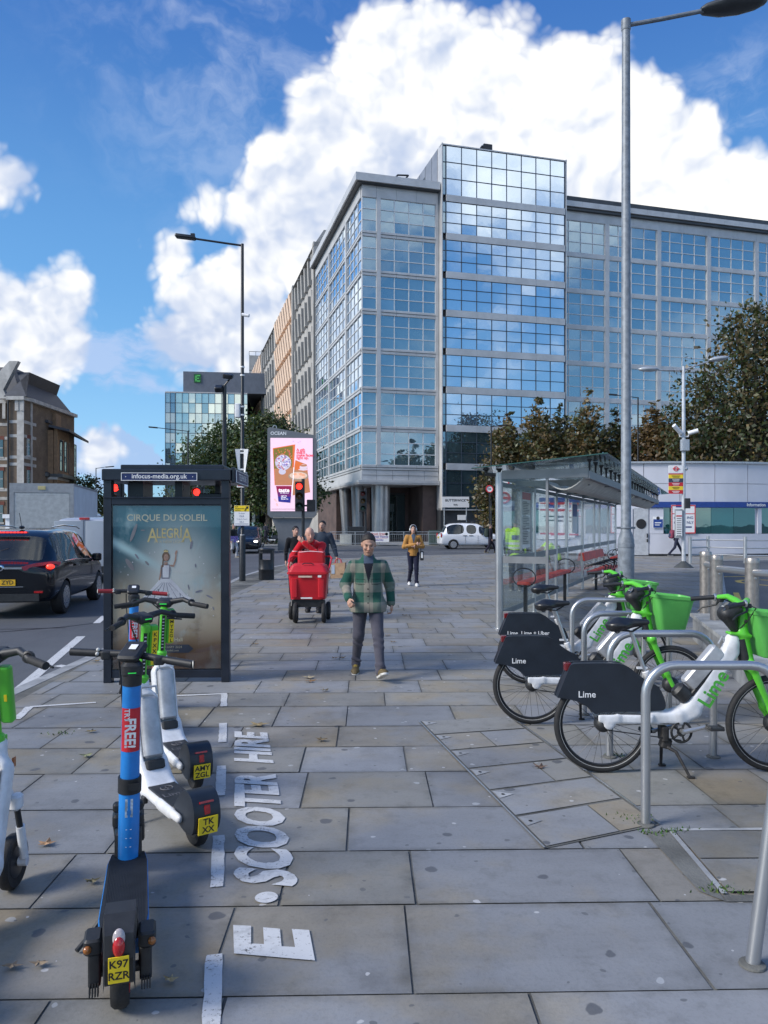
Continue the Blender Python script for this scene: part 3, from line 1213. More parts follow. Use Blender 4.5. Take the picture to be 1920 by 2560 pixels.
GL_T = facade_glass('tower_glass', (0.14, 0.22, 0.33), (0.80, 0.91, 1.0), 0.60)
GL_C = facade_glass('office_glass', (0.10, 0.165, 0.20), (0.62, 0.77, 0.84), 0.38)
GL_D = facade_glass('dark_glass', (0.035, 0.055, 0.06), (0.55, 0.68, 0.70), 0.16)
GL_G = facade_glass('green_glass', (0.22, 0.30, 0.27), (0.80, 0.90, 0.84), 0.55)
PANEL = mat('silver_cladding', (0.52, 0.52, 0.52), 0.42, 0.2, 0.10, 0.7, detail=6)
PANELD = mat('dark_cladding', (0.055, 0.06, 0.066), 0.4, 0.2, 0.2, 0.9)
STONE = mat('pale_stone', (0.37, 0.36, 0.34), 0.8, 0, 0.12, 0.6, detail=6)
PEACH = mat('sunlit_peach_stone', (0.70, 0.52, 0.39), 0.8, 0, 0.08, 0.6, detail=6)  # peach stone, paler because sun on these sections is put into the colour
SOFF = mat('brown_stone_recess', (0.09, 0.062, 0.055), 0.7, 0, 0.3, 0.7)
COLM = mat('satin_column', (0.40, 0.41, 0.42), 0.32, 0.6, 0.12, 0.8)
BAR = mat('white_glazing_bar', (0.68, 0.69, 0.70), 0.45, 0.1, 0.06, 3)
BARD = mat('dark_glazing_bar', (0.05, 0.065, 0.09), 0.4, 0.2, 0.1, 3)


def pane_grid(mb, o, ux, n, w, h, cols, rows, glass, bar, bw=0.07, bd=0.05, tilt=0.006, shade=(0.85, 1.15), widths=None):
 """glazing: rows x cols panes, each set with its own slight lean, plus raised bars. o = lower corner, ux = along, n = outward"""
 o, ux, n = Vector(o), Vector(ux), Vector(n)
 uz = Vector((0, 0, 1))
 xs = [0]
 if widths:
  for q in widths:
   xs.append(xs[-1] + q * w)
 else:
  xs = [w * i / cols for i in range(cols + 1)]
 for i in range(len(xs) - 1):
  for j in range(rows):
   z0, z1 = h * j / rows, h * (j + 1) / rows
   s = rnd.uniform(*shade)
   if rnd.random() < .10:
    s *= 1.35
   mb.mat, mb.col = glass, (s, s, s * rnd.uniform(.95, 1.05))
   g = 0.012
   ta, tb = rnd.uniform(-tilt, tilt), rnd.uniform(-tilt, tilt)
   P = []
   for (x, z, e) in ((xs[i] + g, z0 + g, -ta - tb), (xs[i + 1] - g, z0 + g, ta - tb), (xs[i + 1] - g, z1 - g, ta + tb), (xs[i] + g, z1 - g, -ta + tb)):
    P.append(o + ux * x + uz * z + n * e)
   mb.quad(*P)
 mb.mat, mb.col = bar, (1, 1, 1)
 for x in xs:
  c = o + ux * x + uz * (h / 2) + n * (bd / 2)
  bx_(mb, c, ux, n, bw, bd + .03, h)
 for j in range(rows + 1):
  c = o + ux * (w / 2) + uz * (h * j / rows) + n * (bd / 2 - .004)
  bx_(mb, c, ux, n, w, bd + .022, bw)


def bx_(mb, c, ux, n, w, d, h):
 """box with its width along ux and depth along n"""
 rot = Matrix(((ux.x, n.x, 0, 0), (ux.y, n.y, 0, 0), (0, 0, 1, 0), (0, 0, 0, 1)))
 mb.box(c, (w, d, h), rot)


X_, Y_ = Vector((1, 0, 0)), Vector((0, 1, 0))
BANG = math.degrees(math.atan2(.262, .965))
bo = thing('office_building', 'large glass and silver panel office block with a projecting blue glass tower and round columns', 'building', (-2.1, 72, 0), BANG)
L0, FH = 7.4, 3.7
# --- masses
w = MB()
w.mat = PANELD
w.b2((0.25, 0.25, 5.9), (7.65, 24.6, 34.2))       # corner block core
w.b2((7.75, 0.2, 0), (21, 22, 37.9))              # tower core
w.b2((21, 0.25, 0), (96, 22, 34.0))               # right wing core
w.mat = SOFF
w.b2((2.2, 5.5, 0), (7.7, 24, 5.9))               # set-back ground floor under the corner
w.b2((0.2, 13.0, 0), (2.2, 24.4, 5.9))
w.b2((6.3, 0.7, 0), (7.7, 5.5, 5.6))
w.mat = PANELD
w.b2((3.0, 5.46, 0.2), (5.9, 5.5, 5.0))
w.b2((7.7, -.55, 0), (20.9, 0.2, 3.3))            # dark base of the tower
w.mat = GL_D
for i in range(3):
 w.col = (.8, .8, .8)
 w.b2((3.1 + .95 * i, 5.42, .4), (3.98 + .95 * i, 5.46, 4.8))
w.col = None
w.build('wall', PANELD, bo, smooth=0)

p = MB()
p.mat = PANEL
# corner block: floor bands, corner post, pillars, cornice
for k in range(0, 8):
 z = L0 + FH * k
 z0, z1 = (z - .50, z) if k else (z - .45, z)
 if k == 7:
  z0, z1 = z - .5, z + .65
 # split the band into panels with open joints
 for (a, b) in ((0.0, 1.42), (1.425, 3.4), (3.405, 5.4), (5.405, 7.65)):
  p.b2((a, -.10, z0), (b - .012, .26, z1))
 yy = 0.27
 while yy < 24.4:
  y2 = min(yy + 2.4, 24.6)
  p.b2((-.10, yy, z0), (.26, y2 - .012, z1))
  yy = y2
 if k < 7:
  p.mat = PANELD
  p.b2((.02, -.13, z - .26), (7.6, -.10, z - .21))
  p.b2((-.13, -.13, z - .26), (-.10, 24.6, z - .21))
  p.mat = PANEL
p.b2((1.42, -.16, L0 + .004), (1.82, .22, L0 + FH * 7 - .505))
for y in (6.4, 15.6):
 p.b2((-.16, y, L0 + .004), (.22, y + .5, L0 + FH * 7 - .505))
p.b2((7.35, -.13, L0 + .004), (7.66, .24, L0 + FH * 7 - .505))
p.b2((-.75, -.75, 34.02), (7.6, 24.9, 34.75))      # overhanging cornice
p.mat = PANELD
p.b2((-.55, -.55, 33.92), (7.6, 24.8, 34.018))
p.mat = PANEL
# deep flared fascia under the corner block
def flare(z0, z1, e0, e1):
 V = [(-e0, -e0, z0), (7.66, -e0, z0), (7.66, 24.6, z0), (-e0, 24.6, z0), (-e1, -e1, z1), (7.66, -e1, z1), (7.66, 24.6, z1), (-e1, 24.6, z1)]
 p.add(V, [(3, 2, 1, 0), (4, 5, 6, 7), (0, 1, 5, 4), (1, 2, 6, 5), (2, 3, 7, 6), (3, 0, 4, 7)])
flare(5.95, 6.9, 0.05, 0.02)
flare(5.72, 5.945, 0.42, 0.42)
flare(5.55, 5.718, 0.36, 0.40)
p.mat = PANELD
for x in (1.4, 3.0, 4.6, 6.2):
 p.b2((x, -.056, 5.96), (x + .02, -.05, 6.9))
p.b2((0, -.075, 6.42), (7.6, -.05, 6.44))
# tower trims
p.mat = PANEL
TZ = [7.3 + FH * k for k in range(8)]
for z in TZ:
 for i in range(4):
  p.b2((8.15 + 3.17 * i, -.97, z - .30), (8.15 + 3.17 * (i + 1) - .015, -.2, z + .34))
p.b2((7.70, -.92, 3.2), (7.80, .6, 38.5))
p.b2((20.9, -.92, 3.2), (21.02, .6, 38.5))
p.b2((7.7, -.95, 38.3), (21.02, -.2, 38.42))
p.b2((7.7, -.9, 3.10), (21.02, .3, 3.2))
p.mat = mat('grey_plant_panel', (0.22, 0.24, 0.28), 0.5, 0.2, 0.1, 1)
p.b2((7.66, .3, 34.8), (7.74, 15, 38.4))
p.mat = PANELD
for y in (2, 4, 6, 8, 10, 12):
 p.b2((7.645, y, 34.8), (7.66, y + .04, 38.4))
p.b2((7.64, 4.2, 35.6), (7.66, 5.7, 37.4))
# right wing: pillars, bands, cornice and gutter
p.mat = PANEL
bays = [21.02, 26.1] + [26.1 + 6.18 * k for k in range(1, 12)]
for k in range(-1, 8):
 z = L0 + FH * k
 for i in range(len(bays) - 1):
  a, b = bays[i], bays[i + 1]
  for q in range(2):
   p.b2((a + (b - a) * q / 2, -.10, z - .45), (a + (b - a) * (q + 1) / 2 - .015, .26, z if k < 7 else z + .9))
for x in bays[1:]:
 p.b2((x - .24, -.16, 0), (x + .24, .2, L0 + FH * 7 - .46))
for i in range(40):
 p.b2((21.03 + 1.9 * i, -.62, 34.05), (21.03 + 1.9 * (i + 1) - .02, .3, 34.60))
p.mat = PANELD
p.b2((21.02, -.45, 33.78), (96, .3, 34.046))
p.b2((21.02, -.40, 34.62), (96, .3, 35.15))
p.build('cladding', PANEL, bo, smooth=0)

# --- glazing: every bay of every floor is one window
for k in range(7):
 z = L0 + FH * k
 hh = FH - .5
 gm, sh = (GL_C, (0.8, 1.15))
 m = MB(); pane_grid(m, (.04, .02, z), X_, -Y_, 1.38, hh, 1, 3, gm, BAR, shade=sh); m.build('window', None, bo, smooth=0, fix=False)
 m = MB(); pane_grid(m, (1.82, .02, z), X_, -Y_, 5.53, hh, 4, 3, gm, BAR, widths=(.25, .262, .262, .226), shade=sh); m.build('window', None, bo, smooth=0, fix=False)
 for (a, b, c) in ((0.04, 6.4, 4), (6.9, 15.6, 5), (16.1, 24.6, 5)):
  m = MB(); pane_grid(m, (.02, b, z), -Y_, -X_, b - a, hh, c, 3, GL_T if k else GL_C, BAR, shade=(.85, 1.2)); m.build('window', None, bo, smooth=0, fix=False)
tb = [3.2] + TZ + [38.3]
for k in range(len(tb) - 1):
 z0 = tb[k] + (.34 if k else 0.02)
 z1 = tb[k + 1] - (.30 if k < len(tb) - 2 else 0)
 m = MB()
 dk = k < 2
 gm = GL_D if dk else GL_T
 m.col = (1, 1, 1)
 pane_grid(m, (8.15, -.85, z0), X_, -Y_, 12.65, z1 - z0, 8, 3, gm, BARD, bw=.06, bd=.04, tilt=.005, shade=(.8, 1.2))
 if dk:
  for q in (0, 1, 2):                     # lit landings behind the clear lower glass
   m.mat, m.col = mat('pale_blind', (.34, .36, .30), .6), (1, 1, 1)
   m.b2((8.2 + 1.58 * q, -.84, z0 + (z1 - z0) * (.35 if q == 0 else .68)), (8.2 + 1.58 * q + (1.1 if q == 0 else 1.5), -.80, z1 - .05))
 pane_grid(m, (7.8, -.80, z0), X_, -Y_, .33, z1 - z0, 1, 3, GL_C, BARD, bw=.05, tilt=.004)
 m.build('window', None, bo, smooth=0, fix=False)
for k in range(-1, 7):
 z = L0 + FH * k
 for i in range(0, 8):
  a, b = bays[i] + (.24 if i else .02), bays[i + 1] - .24
  m = MB()
  pane_grid(m, (a, .02, z), X_, -Y_, b - a, FH - .46, 4, 3, GL_C if k > 0 else GL_C, BAR, widths=(.14, .287, .287, .286) if i == 0 else (.2, .267, .267, .266), shade=(.8, 1.2))
  m.build('window', None, bo, smooth=0, fix=False)
# columns below the corner
for (x, y, r, dx) in ((2.3, 1.7, .92, 0), (.95, 4.6, .62, -.5), (.9, 9.3, .60, -.9)):
 m = MB()
 m.tube([(x - (1.0 if dx else 0) * .2, y, .05), (x + dx * .6, y, 5.6)], [r * .93, r], 28)
 m.build('column', COLM, bo, smooth=50)
m = MB()                                   # cleaning cradle rig and roof lamps
for (a, b) in (((3.0, 2.0, 34.9), (4.3, 2.6, 36.5)), ((4.1, 2.0, 34.9), (5.4, 2.6, 36.6)), ((3.0, 2, 35), (4.1, 2, 35)), ((4.3, 2.6, 36.5), (5.4, 2.6, 36.6)), ((3.7, 2.3, 35.8), (4.8, 2.3, 35.8)), ((2.7, 2, 34.8), (5.0, 2, 34.8))):
 m.cyl(a, b, .09, n=8)
m.build('roof_cradle', BLACKM, bo)
m = MB()
m.box((12.9, .4, 39.1), (.9, .7, .8)); m.box((12.2, .4, 38.9), (.25, .4, .9), rotm(0, 25, 0)); m.b2((11.9, .2, 38.3), (13.4, .6, 38.72))
m.build('roof_floodlight', BLACKM, bo, smooth=0)

# street name plate on the dark base
pl = thing('street_sign', 'white street name plate on two posts in front of the dark tower base', 'sign', (6.35, 67.5, 0), 6)
m = MB(); m.box((0, 0, 3.72), (2.45, .05, .95)); m.mat = INK
m.text('BUTTERWICK', .30, Matrix.Translation((0, -.030, 3.86)) @ rotm(90), bold=.02)
m.text('W6', .24, Matrix.Translation((0, -.030, 3.46)) @ rotm(90), bold=.02)
m.build('plate', WPLATE, pl, smooth=0)
for s in (-1, 1):
 m = MB(); m.cyl((s * 1.0, .06, .05), (s * 1.0, .06, 4.1), .045); m.build('post', GALV, pl)
m = MB(); m.box((.55, -.03, 2.35), (.75, .04, .45)); m.build('plate', WPLATE, pl, smooth=0)

# --- stone office with fins, farther along the left street face
fo = thing('stone_office', 'long pale stone office block with rows of upright fins beside the glass corner', 'building', (-2.1, 72, 0), BANG)
wl = MB()
wl.mat = STONE
wl.b2((1.2, 24.65, 0), (22, 112, 37.0))
wl.mat = PANELD
wl.b2((1.1, 24.65, 4), (1.2, 112, 37.0))
wl.build('wall', STONE, fo, smooth=0)
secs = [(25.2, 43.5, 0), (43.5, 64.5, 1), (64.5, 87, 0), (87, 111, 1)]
for (a, b, warm) in secs:
 f = MB()
 f.mat = STONE
 f.b2((-.25, a, 4), (1.2, a + .9, 37.6))
 for k in range(7):
  z = 5.0 + 4.7 * k
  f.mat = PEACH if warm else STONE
  f.b2((.35, a + .9, z - 1.0), (1.15, b, z + .35))
  n = 8 if warm else 6
  for i in range(n):
   y = a + .9 + (b - a - .9) * (i + .5) / n
   hw = .86 if warm else .42
   d = -.55 if warm else -.15
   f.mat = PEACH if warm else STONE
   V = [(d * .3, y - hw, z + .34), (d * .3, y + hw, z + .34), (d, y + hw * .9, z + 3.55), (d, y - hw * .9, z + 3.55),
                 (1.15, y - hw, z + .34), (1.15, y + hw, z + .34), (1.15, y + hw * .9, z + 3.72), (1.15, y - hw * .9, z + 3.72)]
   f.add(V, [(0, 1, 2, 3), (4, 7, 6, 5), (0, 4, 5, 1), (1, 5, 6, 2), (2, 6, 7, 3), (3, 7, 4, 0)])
  f.mat, f.col = GL_D, (1, 1, 1)
  f.b2((.95, a + .9, z + .35), (1.09, b, z + 3.7))
  f.col = None
 f.build('fin_bay', None, fo, smooth=0)
cp = MB()
for (a, b, warm) in secs:
 n = 4
 for i in range(n):
  y0, y1 = a + (b - a) * i / n, a + (b - a) * (i + 1) / n
  V = [(-.3, y0, 37), (-.3, y1 - .5, 37), (3.2, y1 - .5, 37), (3.2, y0, 37), (1.1, y0, 39.2), (1.1, y1 - .5, 39.2), (3.2, y1 - .5, 39.2), (3.2, y0, 39.2)]
  cp.add(V, [(3, 2, 1, 0), (4, 5, 6, 7), (0, 1, 5, 4), (1, 2, 6, 5), (2, 3, 7, 6), (3, 0, 4, 7)])
cp.build('parapet', STONE, fo, smooth=0)

# --- far glass hotel block with a green mark
gb = thing('glass_hotel', 'distant pale green glass block with a grey top storey and small green mark', 'building', (-43.2, 150, 0), 7)
m = MB(); m.mat = PANELD; m.b2((.2, .2, 0), (15.8, 22, 27.8)); m.mat = mat('slate_storey', (0.13, 0.15, 0.19), .5, .1, .1, 1)
m.b2((3.4, .6, 28.05), (26, 20, 32.2)); m.mat = PANEL; m.b2((0, 0, 27.8), (16, 22.2, 28.05)); m.build('wall', PANELD, gb, smooth=0)
m = MB(); pane_grid(m, (2.0, .05, 0), X_, -Y_, 14, 27.8, 11, 14, GL_G, BARD, bw=.10, tilt=.02, shade=(.6, 1.6)); m.build('window', None, gb, smooth=0, fix=False)
m = MB(); pane_grid(m, (.02, .1, 0), X_, -Y_, 1.9, 27.8, 2, 14, GL_C, BARD, bw=.10, tilt=.02); m.build('window', None, gb, smooth=0, fix=False)
m = MB(); m.mat = mat('green_sign', (.015, .11, .03), .4); m.b2((5.5, .45, 30.0), (6.9, .6, 31.7)); m.mat = mat('lime_sign', (.10, .55, .12), .4)
m.b2((5.75, .42, 30.2), (6.05, .45, 31.5)); m.b2((5.75, .42, 31.25), (6.7, .449, 31.5)); m.b2((5.75, .42, 30.75), (6.5, .448, 30.95)); m.b2((5.75, .42, 30.2), (6.7, .447, 30.42)); m.build('wall_sign', None, gb, smooth=0)
gt = thing('glass_tower', 'far glass tower rising behind the green glass block', 'building', (-30.0, 172, 0), 10)
m = MB(); m.mat = PANELD; m.b2((.2, .2, 0), (7.3, 14, 36)); m.mat = PANEL; m.b2((0, 0, 36), (7.5, 14, 36.5)); m.build('wall', PANELD, gt, smooth=0)
for (a, b) in ((0, 3.6), (3.8, 7.4)):
 m = MB(); pane_grid(m, (a, .05, 0), X_, -Y_, b - a, 36, 4, 16, GL_G, BARD, bw=.12, tilt=.02); m.build('window', None, gt, smooth=0, fix=False)
gs = thing('stone_block', 'far plain grey block with roof railing at the end of the stone office', 'building', (-33.0, 186, 0), 10)
m = MB(); m.b2((0, 0, 0), (8, 12, 43.2)); m.mat = BLACKM
for k in range(14):
 m.b2((-.02, -.03, 3 * k + .5), (8.02, 0, 3 * k + .6))
m.cyl((0, .3, 44.2), (8, .3, 44.2), .06, n=6)
for k in range(6):
 m.cyl((k * 1.6, .3, 43.2), (k * 1.6, .3, 44.2), .05, n=6)
m.build('wall', STONE, gs, smooth=0)

# --- brick hospital on the left
BRICK = bpy.data.materials.new('stock_brick'); BRICK.use_nodes = True
T = NT(BRICK.node_tree)
oc = T.node('ShaderNodeTexCoord').outputs['Object']
nrm = T.node('ShaderNodeNewGeometry').outputs['Normal']
nx_ = T.m('ABSOLUTE', T.sep(nrm)[0])
ox, oy, oz = T.sep(oc)
uu = T.m('ADD', ox, oy)
br = T.node('ShaderNodeTexBrick', {'Vector': T.xyz(uu, oz, 0.0), 'Color1': (0.20, 0.135, 0.085, 1), 'Color2': (0.145, 0.10, 0.07, 1), 'Mortar': (0.22, 0.19, 0.15, 1), 'Scale': 2.0, 'Mortar Size': 0.02, 'Brick Width': 0.45, 'Row Height': 0.15})
T.put(T.n['Principled BSDF'].inputs['Base Color'], T.mix(T.ss(T.noise(oc, .8, 5, .6), .35, .7), T.mix(1.0, br.outputs[0], (.7, .7, .72), 'MULTIPLY'), br.outputs[0]))
T.n['Principled BSDF'].inputs['Roughness'].default_value = .9
BUFF = mat('buff_brick', (0.235, 0.155, 0.095), .85, 0, .18, 2.5, detail=8)
PSTN = mat('portland_stone', (0.42, 0.41, 0.39), .8, 0, .2, 1.3, detail=6)
SLATE = mat('slate_roof', (0.035, 0.042, 0.058), .55, 0, .25, 2)
RBRICK = mat('red_brick', (0.16, 0.055, 0.04), .85, 0, .2, 2)
vb = thing('brick_hospital', 'old brown brick hospital wing with stone quoins, stone bands and slate roof', 'building', (-41.0, 86, 0), 0)
VZ = 16.2
def pxx(px, Y):
 return (px - 960) / F * Y + 41.0
x1, x2, x3 = pxx(21, 86), pxx(60, 86), pxx(76, 87.6)
m = MB(); m.mat = BRICK
m.prism([(-14, 2.4), (x1 - 1.2, 2.4), (x1, 0), (x2, 0), (x3, 1.6), (x3, 14), (-14, 14)], 0, VZ - .4, 'XY')
m.build('wall', BRICK, vb, smooth=0)
m = MB(); m.mat = PSTN
for z in (1.2, 4.6, 5.6, 8.4, 9.2, 11.6, 13.2):
 h_ = .34
 m.prism([(-14, 2.36), (x1 - 1.22, 2.36), (x1 - .02, -.04), (x2 + .02, -.04), (x3 + .04, 1.58), (x3 + .04, 3), (-14, 3)], z, z + h_, 'XY')
m.prism([(-14, 2.0), (x1 - 1.3, 2.0), (x1 - .1, -.4), (x2 + .15, -.4), (x3 + .45, 1.4), (x3 + .45, 14), (-14, 14)], VZ - .4, VZ, 'XY')
m.b2((x2 - .75, -.12, 0), (x2 + .03, -.05, VZ - .41)); m.b2((x3 - .06, 1.62, 0), (x3 + .10, 1.95, VZ - .41)); m.b2((x2 - .95, -.2, VZ - 1.6), (x2 - .55, -.05, VZ - .42)); m.b2((x2 - .35, -.2, VZ - 1.6), (x2 + .05, -.05, VZ - .42))
for k in range(3):
 m.b2((x1 - 2.6 + .9 * k, 2.0, VZ - 2.2), (x1 - 2.25 + .9 * k, 2.36, VZ - .42))
m.build('stone_trim', PSTN, vb, smooth=0)
m = MB(); m.mat = SLATE
def hip(lo, hi, z0, z1, e):
 m.add([(lo[0], lo[1], z0), (hi[0], lo[1], z0), (hi[0], hi[1], z0), (lo[0], hi[1], z0), (lo[0] + e, lo[1] + e, z1), (hi[0] - e, lo[1] + e, z1), (hi[0] - e, hi[1] - e, z1), (lo[0] + e, hi[1] - e, z1)], [(3, 2, 1, 0), (4, 5, 6, 7), (0, 1, 5, 4), (1, 2, 6, 5), (2, 3, 7, 6), (3, 0, 4, 7)])
hip((x1 - .4, -.3), (x3 + .4, 12), VZ + .002, VZ + 3.1, 2.0)
hip((-14, 2.2), (x1 + .4, 13), VZ + .004, VZ + 4.2, 2.0)
m.build('roof', SLATE, vb, smooth=0)
m = MB(); m.mat = PSTN
m.prism([(-3.2, VZ), (x1 - .7, VZ), (x1 - 1.2, VZ + 1.0), (-1.0, VZ + 4.3), (-2.0, VZ + 4.3), (-3.2, VZ + 3)], 1.2, 1.9, 'XZ')
m.build('gable', PSTN, vb, smooth=0)
def sash(x, z, w_, h_, y, rot=0):
 f = MB(Matrix.Translation((x, y, z)) @ rotm(0, 0, rot))
 f.mat = PSTN
 f.b2((-w_ / 2 - .12, -.06, -h_ / 2 - .2), (w_ / 2 + .12, .02, -h_ / 2)); f.b2((-.05, -.05, -h_ / 2), (.05, .0, h_ / 2)); f.b2((-w_ / 2, -.05, 0), (w_ / 2, 0, .07))
 f.mat, f.col = GL_D, (1, 1, 1)
 f.b2((-w_ / 2, -.03, -h_ / 2), (w_ / 2, .02, h_ / 2))
 f.col = None
 f.mat = RBRICK
 f.b2((-w_ / 2 - .15, -.05, h_ / 2), (w_ / 2 + .15, .02, h_ / 2 + .42))
 f.build('window', None, vb, smooth=0)
for z in (3.0, 7.0, 10.6):
 sash((x2 + x3) / 2 + .03, z, .5, 1.9, .80 - .01, 62)
 for k in range(2):
  sash(x1 - 2.2 - 1.5 * k, z, .8, 2.0, 2.38)
m = MB(); m.cyl((x1 + .05, -.16, 0), (x1 + .05, -.16, VZ - .5), .11, n=8); m.build('downpipe', BLACKM, vb)

mb_ = thing('brick_annexe', 'modern buff brick wing with dark glass bays and wide overhanging dark eaves', 'building', (-42.9, 92, 0), 10)
y9 = 92
xa, xb, xc = 0.2, (140 - 76) / F * y9 * .62 , (140 - 76) / F * y9
m = MB(); m.mat = PANELD; m.b2((-12, .3, 0), (xa + 1.9, 14, 14.0)); m.mat = BUFF
m.b2((xa + 1.75, -.25, 0), (xa + 2.55, 8, 13.2)); m.b2((xa + 2.6, -.1, 0), (xc + .1, 8, 13.4)); m.b2((xa + 1.6, 1.0, 13.4), (xc - .3, 8, 15.4)); m.build('wall', BUFF, mb_, smooth=0)
m = MB(); m.mat = SLATE
m.b2((-12, -1.0, 14.0), (xa + 2.2, 14, 14.35)); m.prism([(-6, 14.0), (xa + 1.2, 14.0), (xa + .5, 15.2), (-6, 17.0)], .5, 13, 'XZ')
m.add([(xa + 2.2, -.9, 13.5), (xc + 1.6, -.6, 13.0), (xc + 1.9, 9, 12.6), (xa + 2.2, 9, 13.8), (xa + 2.2, -.9, 13.8), (xc + 1.6, -.6, 13.3), (xc + 1.9, 9, 12.9), (xa + 2.2, 9, 14.1)], [(3, 2, 1, 0), (4, 5, 6, 7), (0, 1, 5, 4), (1, 2, 6, 5), (2, 3, 7, 6), (3, 0, 4, 7)])
m.build('roof', SLATE, mb_, smooth=0)
for z in (.9, 7.4):
 m = MB(); m.rbox((xa + .4, -.35, z + .35), (3.6, 1.3, .7), .35); m.b2((xa + 2.1, -.3, z + .1), (xc + .75, 9.5, z + .5)); m.build('balcony', PANELD, mb_, smooth=30)
m = MB(); m.mat = PSTN
for z in (1.2, 7.2):
 m = MB(); m.b2((xa + 1.72, -.3, z), (xc + .14, 8.05, z + .45)); m.build('stone_band', PSTN, mb_, smooth=0)
for (z0, z1) in ((2, 6.9), (8.4, 12.8)):
 m = MB(); pane_grid(m, (xa - .2, .25, z0), X_, -Y_, 1.9, z1 - z0, 2, 2, GL_D, BARD, shade=(.8, 2)); m.build('window', None, mb_, smooth=0, fix=False)
 for k in range(3):
  m = MB(); pane_grid(m, (xc + .11, 1.0 + 2.3 * k, z0), Y_, X_, 1.3, z1 - z0 - .6, 1, 2, GL_D, BARD); m.build('window', None, mb_, smooth=0, fix=False)
m = MB(); pane_grid(m, (xc + .13, 7.4, 1), Y_, X_, 2.4, 11.4, 2, 4, GL_C, BARD); m.build('window', None, mb_, smooth=0, fix=False)
gp_ = MB(); gp_.b2((-1.0, 0, 0), (0.0, .9, 2.2)); gp_.b2((-1.15, -.15, 2.2), (.15, 1.05, 2.5)); gp_.mat = BLACKM
for k in range(8):
 gp_.cyl((.2 + .3 * k, .4, 0), (.2 + .3 * k, .4, 1.3), .02, n=6)
gp_.cyl((0, .4, 1.2), (2.4, .4, 1.2), .025, n=6)
o = gp_.build('gate_pier', WHITE, None, smooth=0); o.location = (-27.9, 58, 0); tag(o, 'white painted gate pier with iron railing at the far left', 'gate pier')

# --- curved white station building on the right
CX, CY, CR = 16.0, 61.2, 20.0
sb = thing('station_building', 'curved white panelled station building with a blue fascia and green tinted windows', 'building', (CX, CY, 0), 0)
WPAN = mat('white_enamel_panel', (0.56, 0.57, 0.63), .35, 0, .05, .7, detail=5, coat=.3)
STBLUE = mat('station_blue', (0.012, 0.05, 0.24), .4)
def arc(mb, a0, a1, r0, r1, z0, z1, step=1.5):
 n = max(1, int(abs(a1 - a0) / step))
 for i in range(n):
  b0_, b1_ = R(a0 + (a1 - a0) * i / n), R(a0 + (a1 - a0) * (i + 1) / n)
  P = [(r * math.sin(b), -r * math.cos(b)) for (r, b) in ((r1, b0_), (r1, b1_), (r0, b1_), (r0, b0_))]
  mb.add([(x, y, z) for z in (z0, z1) for (x, y) in P], [(3, 2, 1, 0), (4, 5, 6, 7), (0, 1, 5, 4), (1, 2, 6, 5), (2, 3, 7, 6), (3, 0, 4, 7)])
def aang(px, r=CR):
 """angle on the drum that sits under a photograph column"""
 best = min((abs(((CX + r * math.sin(R(a / 10))) / (CY - r * math.cos(R(a / 10)))) - (px - 960) / F), a / 10) for a in range(-600, 700))
 return best[1]
aD0, aD1, aW0, aW1 = aang(1585), aang(1621), aang(1659), aang(1890)
m = MB()
AL = aang(1338)
arc(m, AL, 50, 19.4, 19.9, 0, 5.0)
ang = AL
while ang < 50:                                # enamel panels, two tall courses, open joints
 arc(m, ang + .04, ang + 5.5, 19.9, 20.0, 3.95, 5.03)
 arc(m, ang + .04, ang + 5.5, 19.9, 20.0, 2.95, 3.925)
 ang += 5.56
m.mat = GALV
arc(m, AL, 50, 19.5, 20.12, 5.035, 5.14)
m.mat = WPAN
for (a, b) in ((aang(1450), aD0 - .2), (aD1 + .2, aW0), (aang(1895), aang(1905))):
 arc(m, a, b, 19.9, 19.985, 1.22, 2.6)
for (a, b) in ((AL, aD0 - .2), (aD1 + .2, 50)):
 arc(m, a, b, 19.9, 19.99, .12, 1.2)
m.mat = BLACKM
arc(m, AL, 50, 19.9, 19.97, 0, .12)
m.build('wall', WPAN, sb, smooth=0)
m = MB(); arc(m, aang(1621) - .3, 50, 19.9, 20.06, 2.64, 2.945); arc(m, AL, aang(1440), 19.9, 20.06, 2.64, 2.945); m.mat = WPLATE
for ch in ((1873, 'Information and assistance'),):
 a = R(aang(1873) + 1.1)
 for i, q in enumerate(['Information', 'and', 'assistance']):
  b = a + [0, .052, .10][i]
  m.text(q, .25, Matrix.Translation((20.075 * math.sin(b), -20.075 * math.cos(b), 2.79)) @ Matrix.Rotation(b, 4, 'Z') @ rotm(90), bold=.02)
m.build('fascia', STBLUE, sb, smooth=0)
TEAL = facade_glass('teal_glass', (0.012, 0.075, 0.075), (0.5, 0.75, 0.75), 0.16)
def curtain(mb, a0, a1, z0, z1):
 mb.mat = TEAL
 n = max(1, int((a1 - a0) / 3.2))
 for i in range(n):
  s_ = rnd.uniform(.5, 1.5)
  mb.col = (s_, s_, s_)
  arc(mb, a0 + (a1 - a0) * i / n + .03, a0 + (a1 - a0) * (i + 1) / n - .03, 19.9, 19.94, z0, z1, 4)
 mb.col = None
m = MB(); curtain(m, aW0, aW1, 1.22, 2.62); m.build('window', None, sb, smooth=0)
m = MB(); curtain(m, aang(1905), 50, 1.22, 2.62); m.build('window', None, sb, smooth=0)
m = MB(); curtain(m, AL, aang(1445), 1.22, 2.62); m.build('window', None, sb, smooth=0)
m = MB(); arc(m, aD0, aD1, 19.9, 19.98, .05, 2.62); m.mat = BLACKM
am = R((aD0 + aD1) / 2)
Md = Matrix.Translation((19.99 * math.sin(am), -19.99 * math.cos(am), 0)) @ Matrix.Rotation(am, 4, 'Z')
dm = MB(Md); dm.mat = mat('grey_door', (.42, .44, .47), .45)
m.v, m.f, m.fm, m.fc = m.v, m.f, m.fm, m.fc
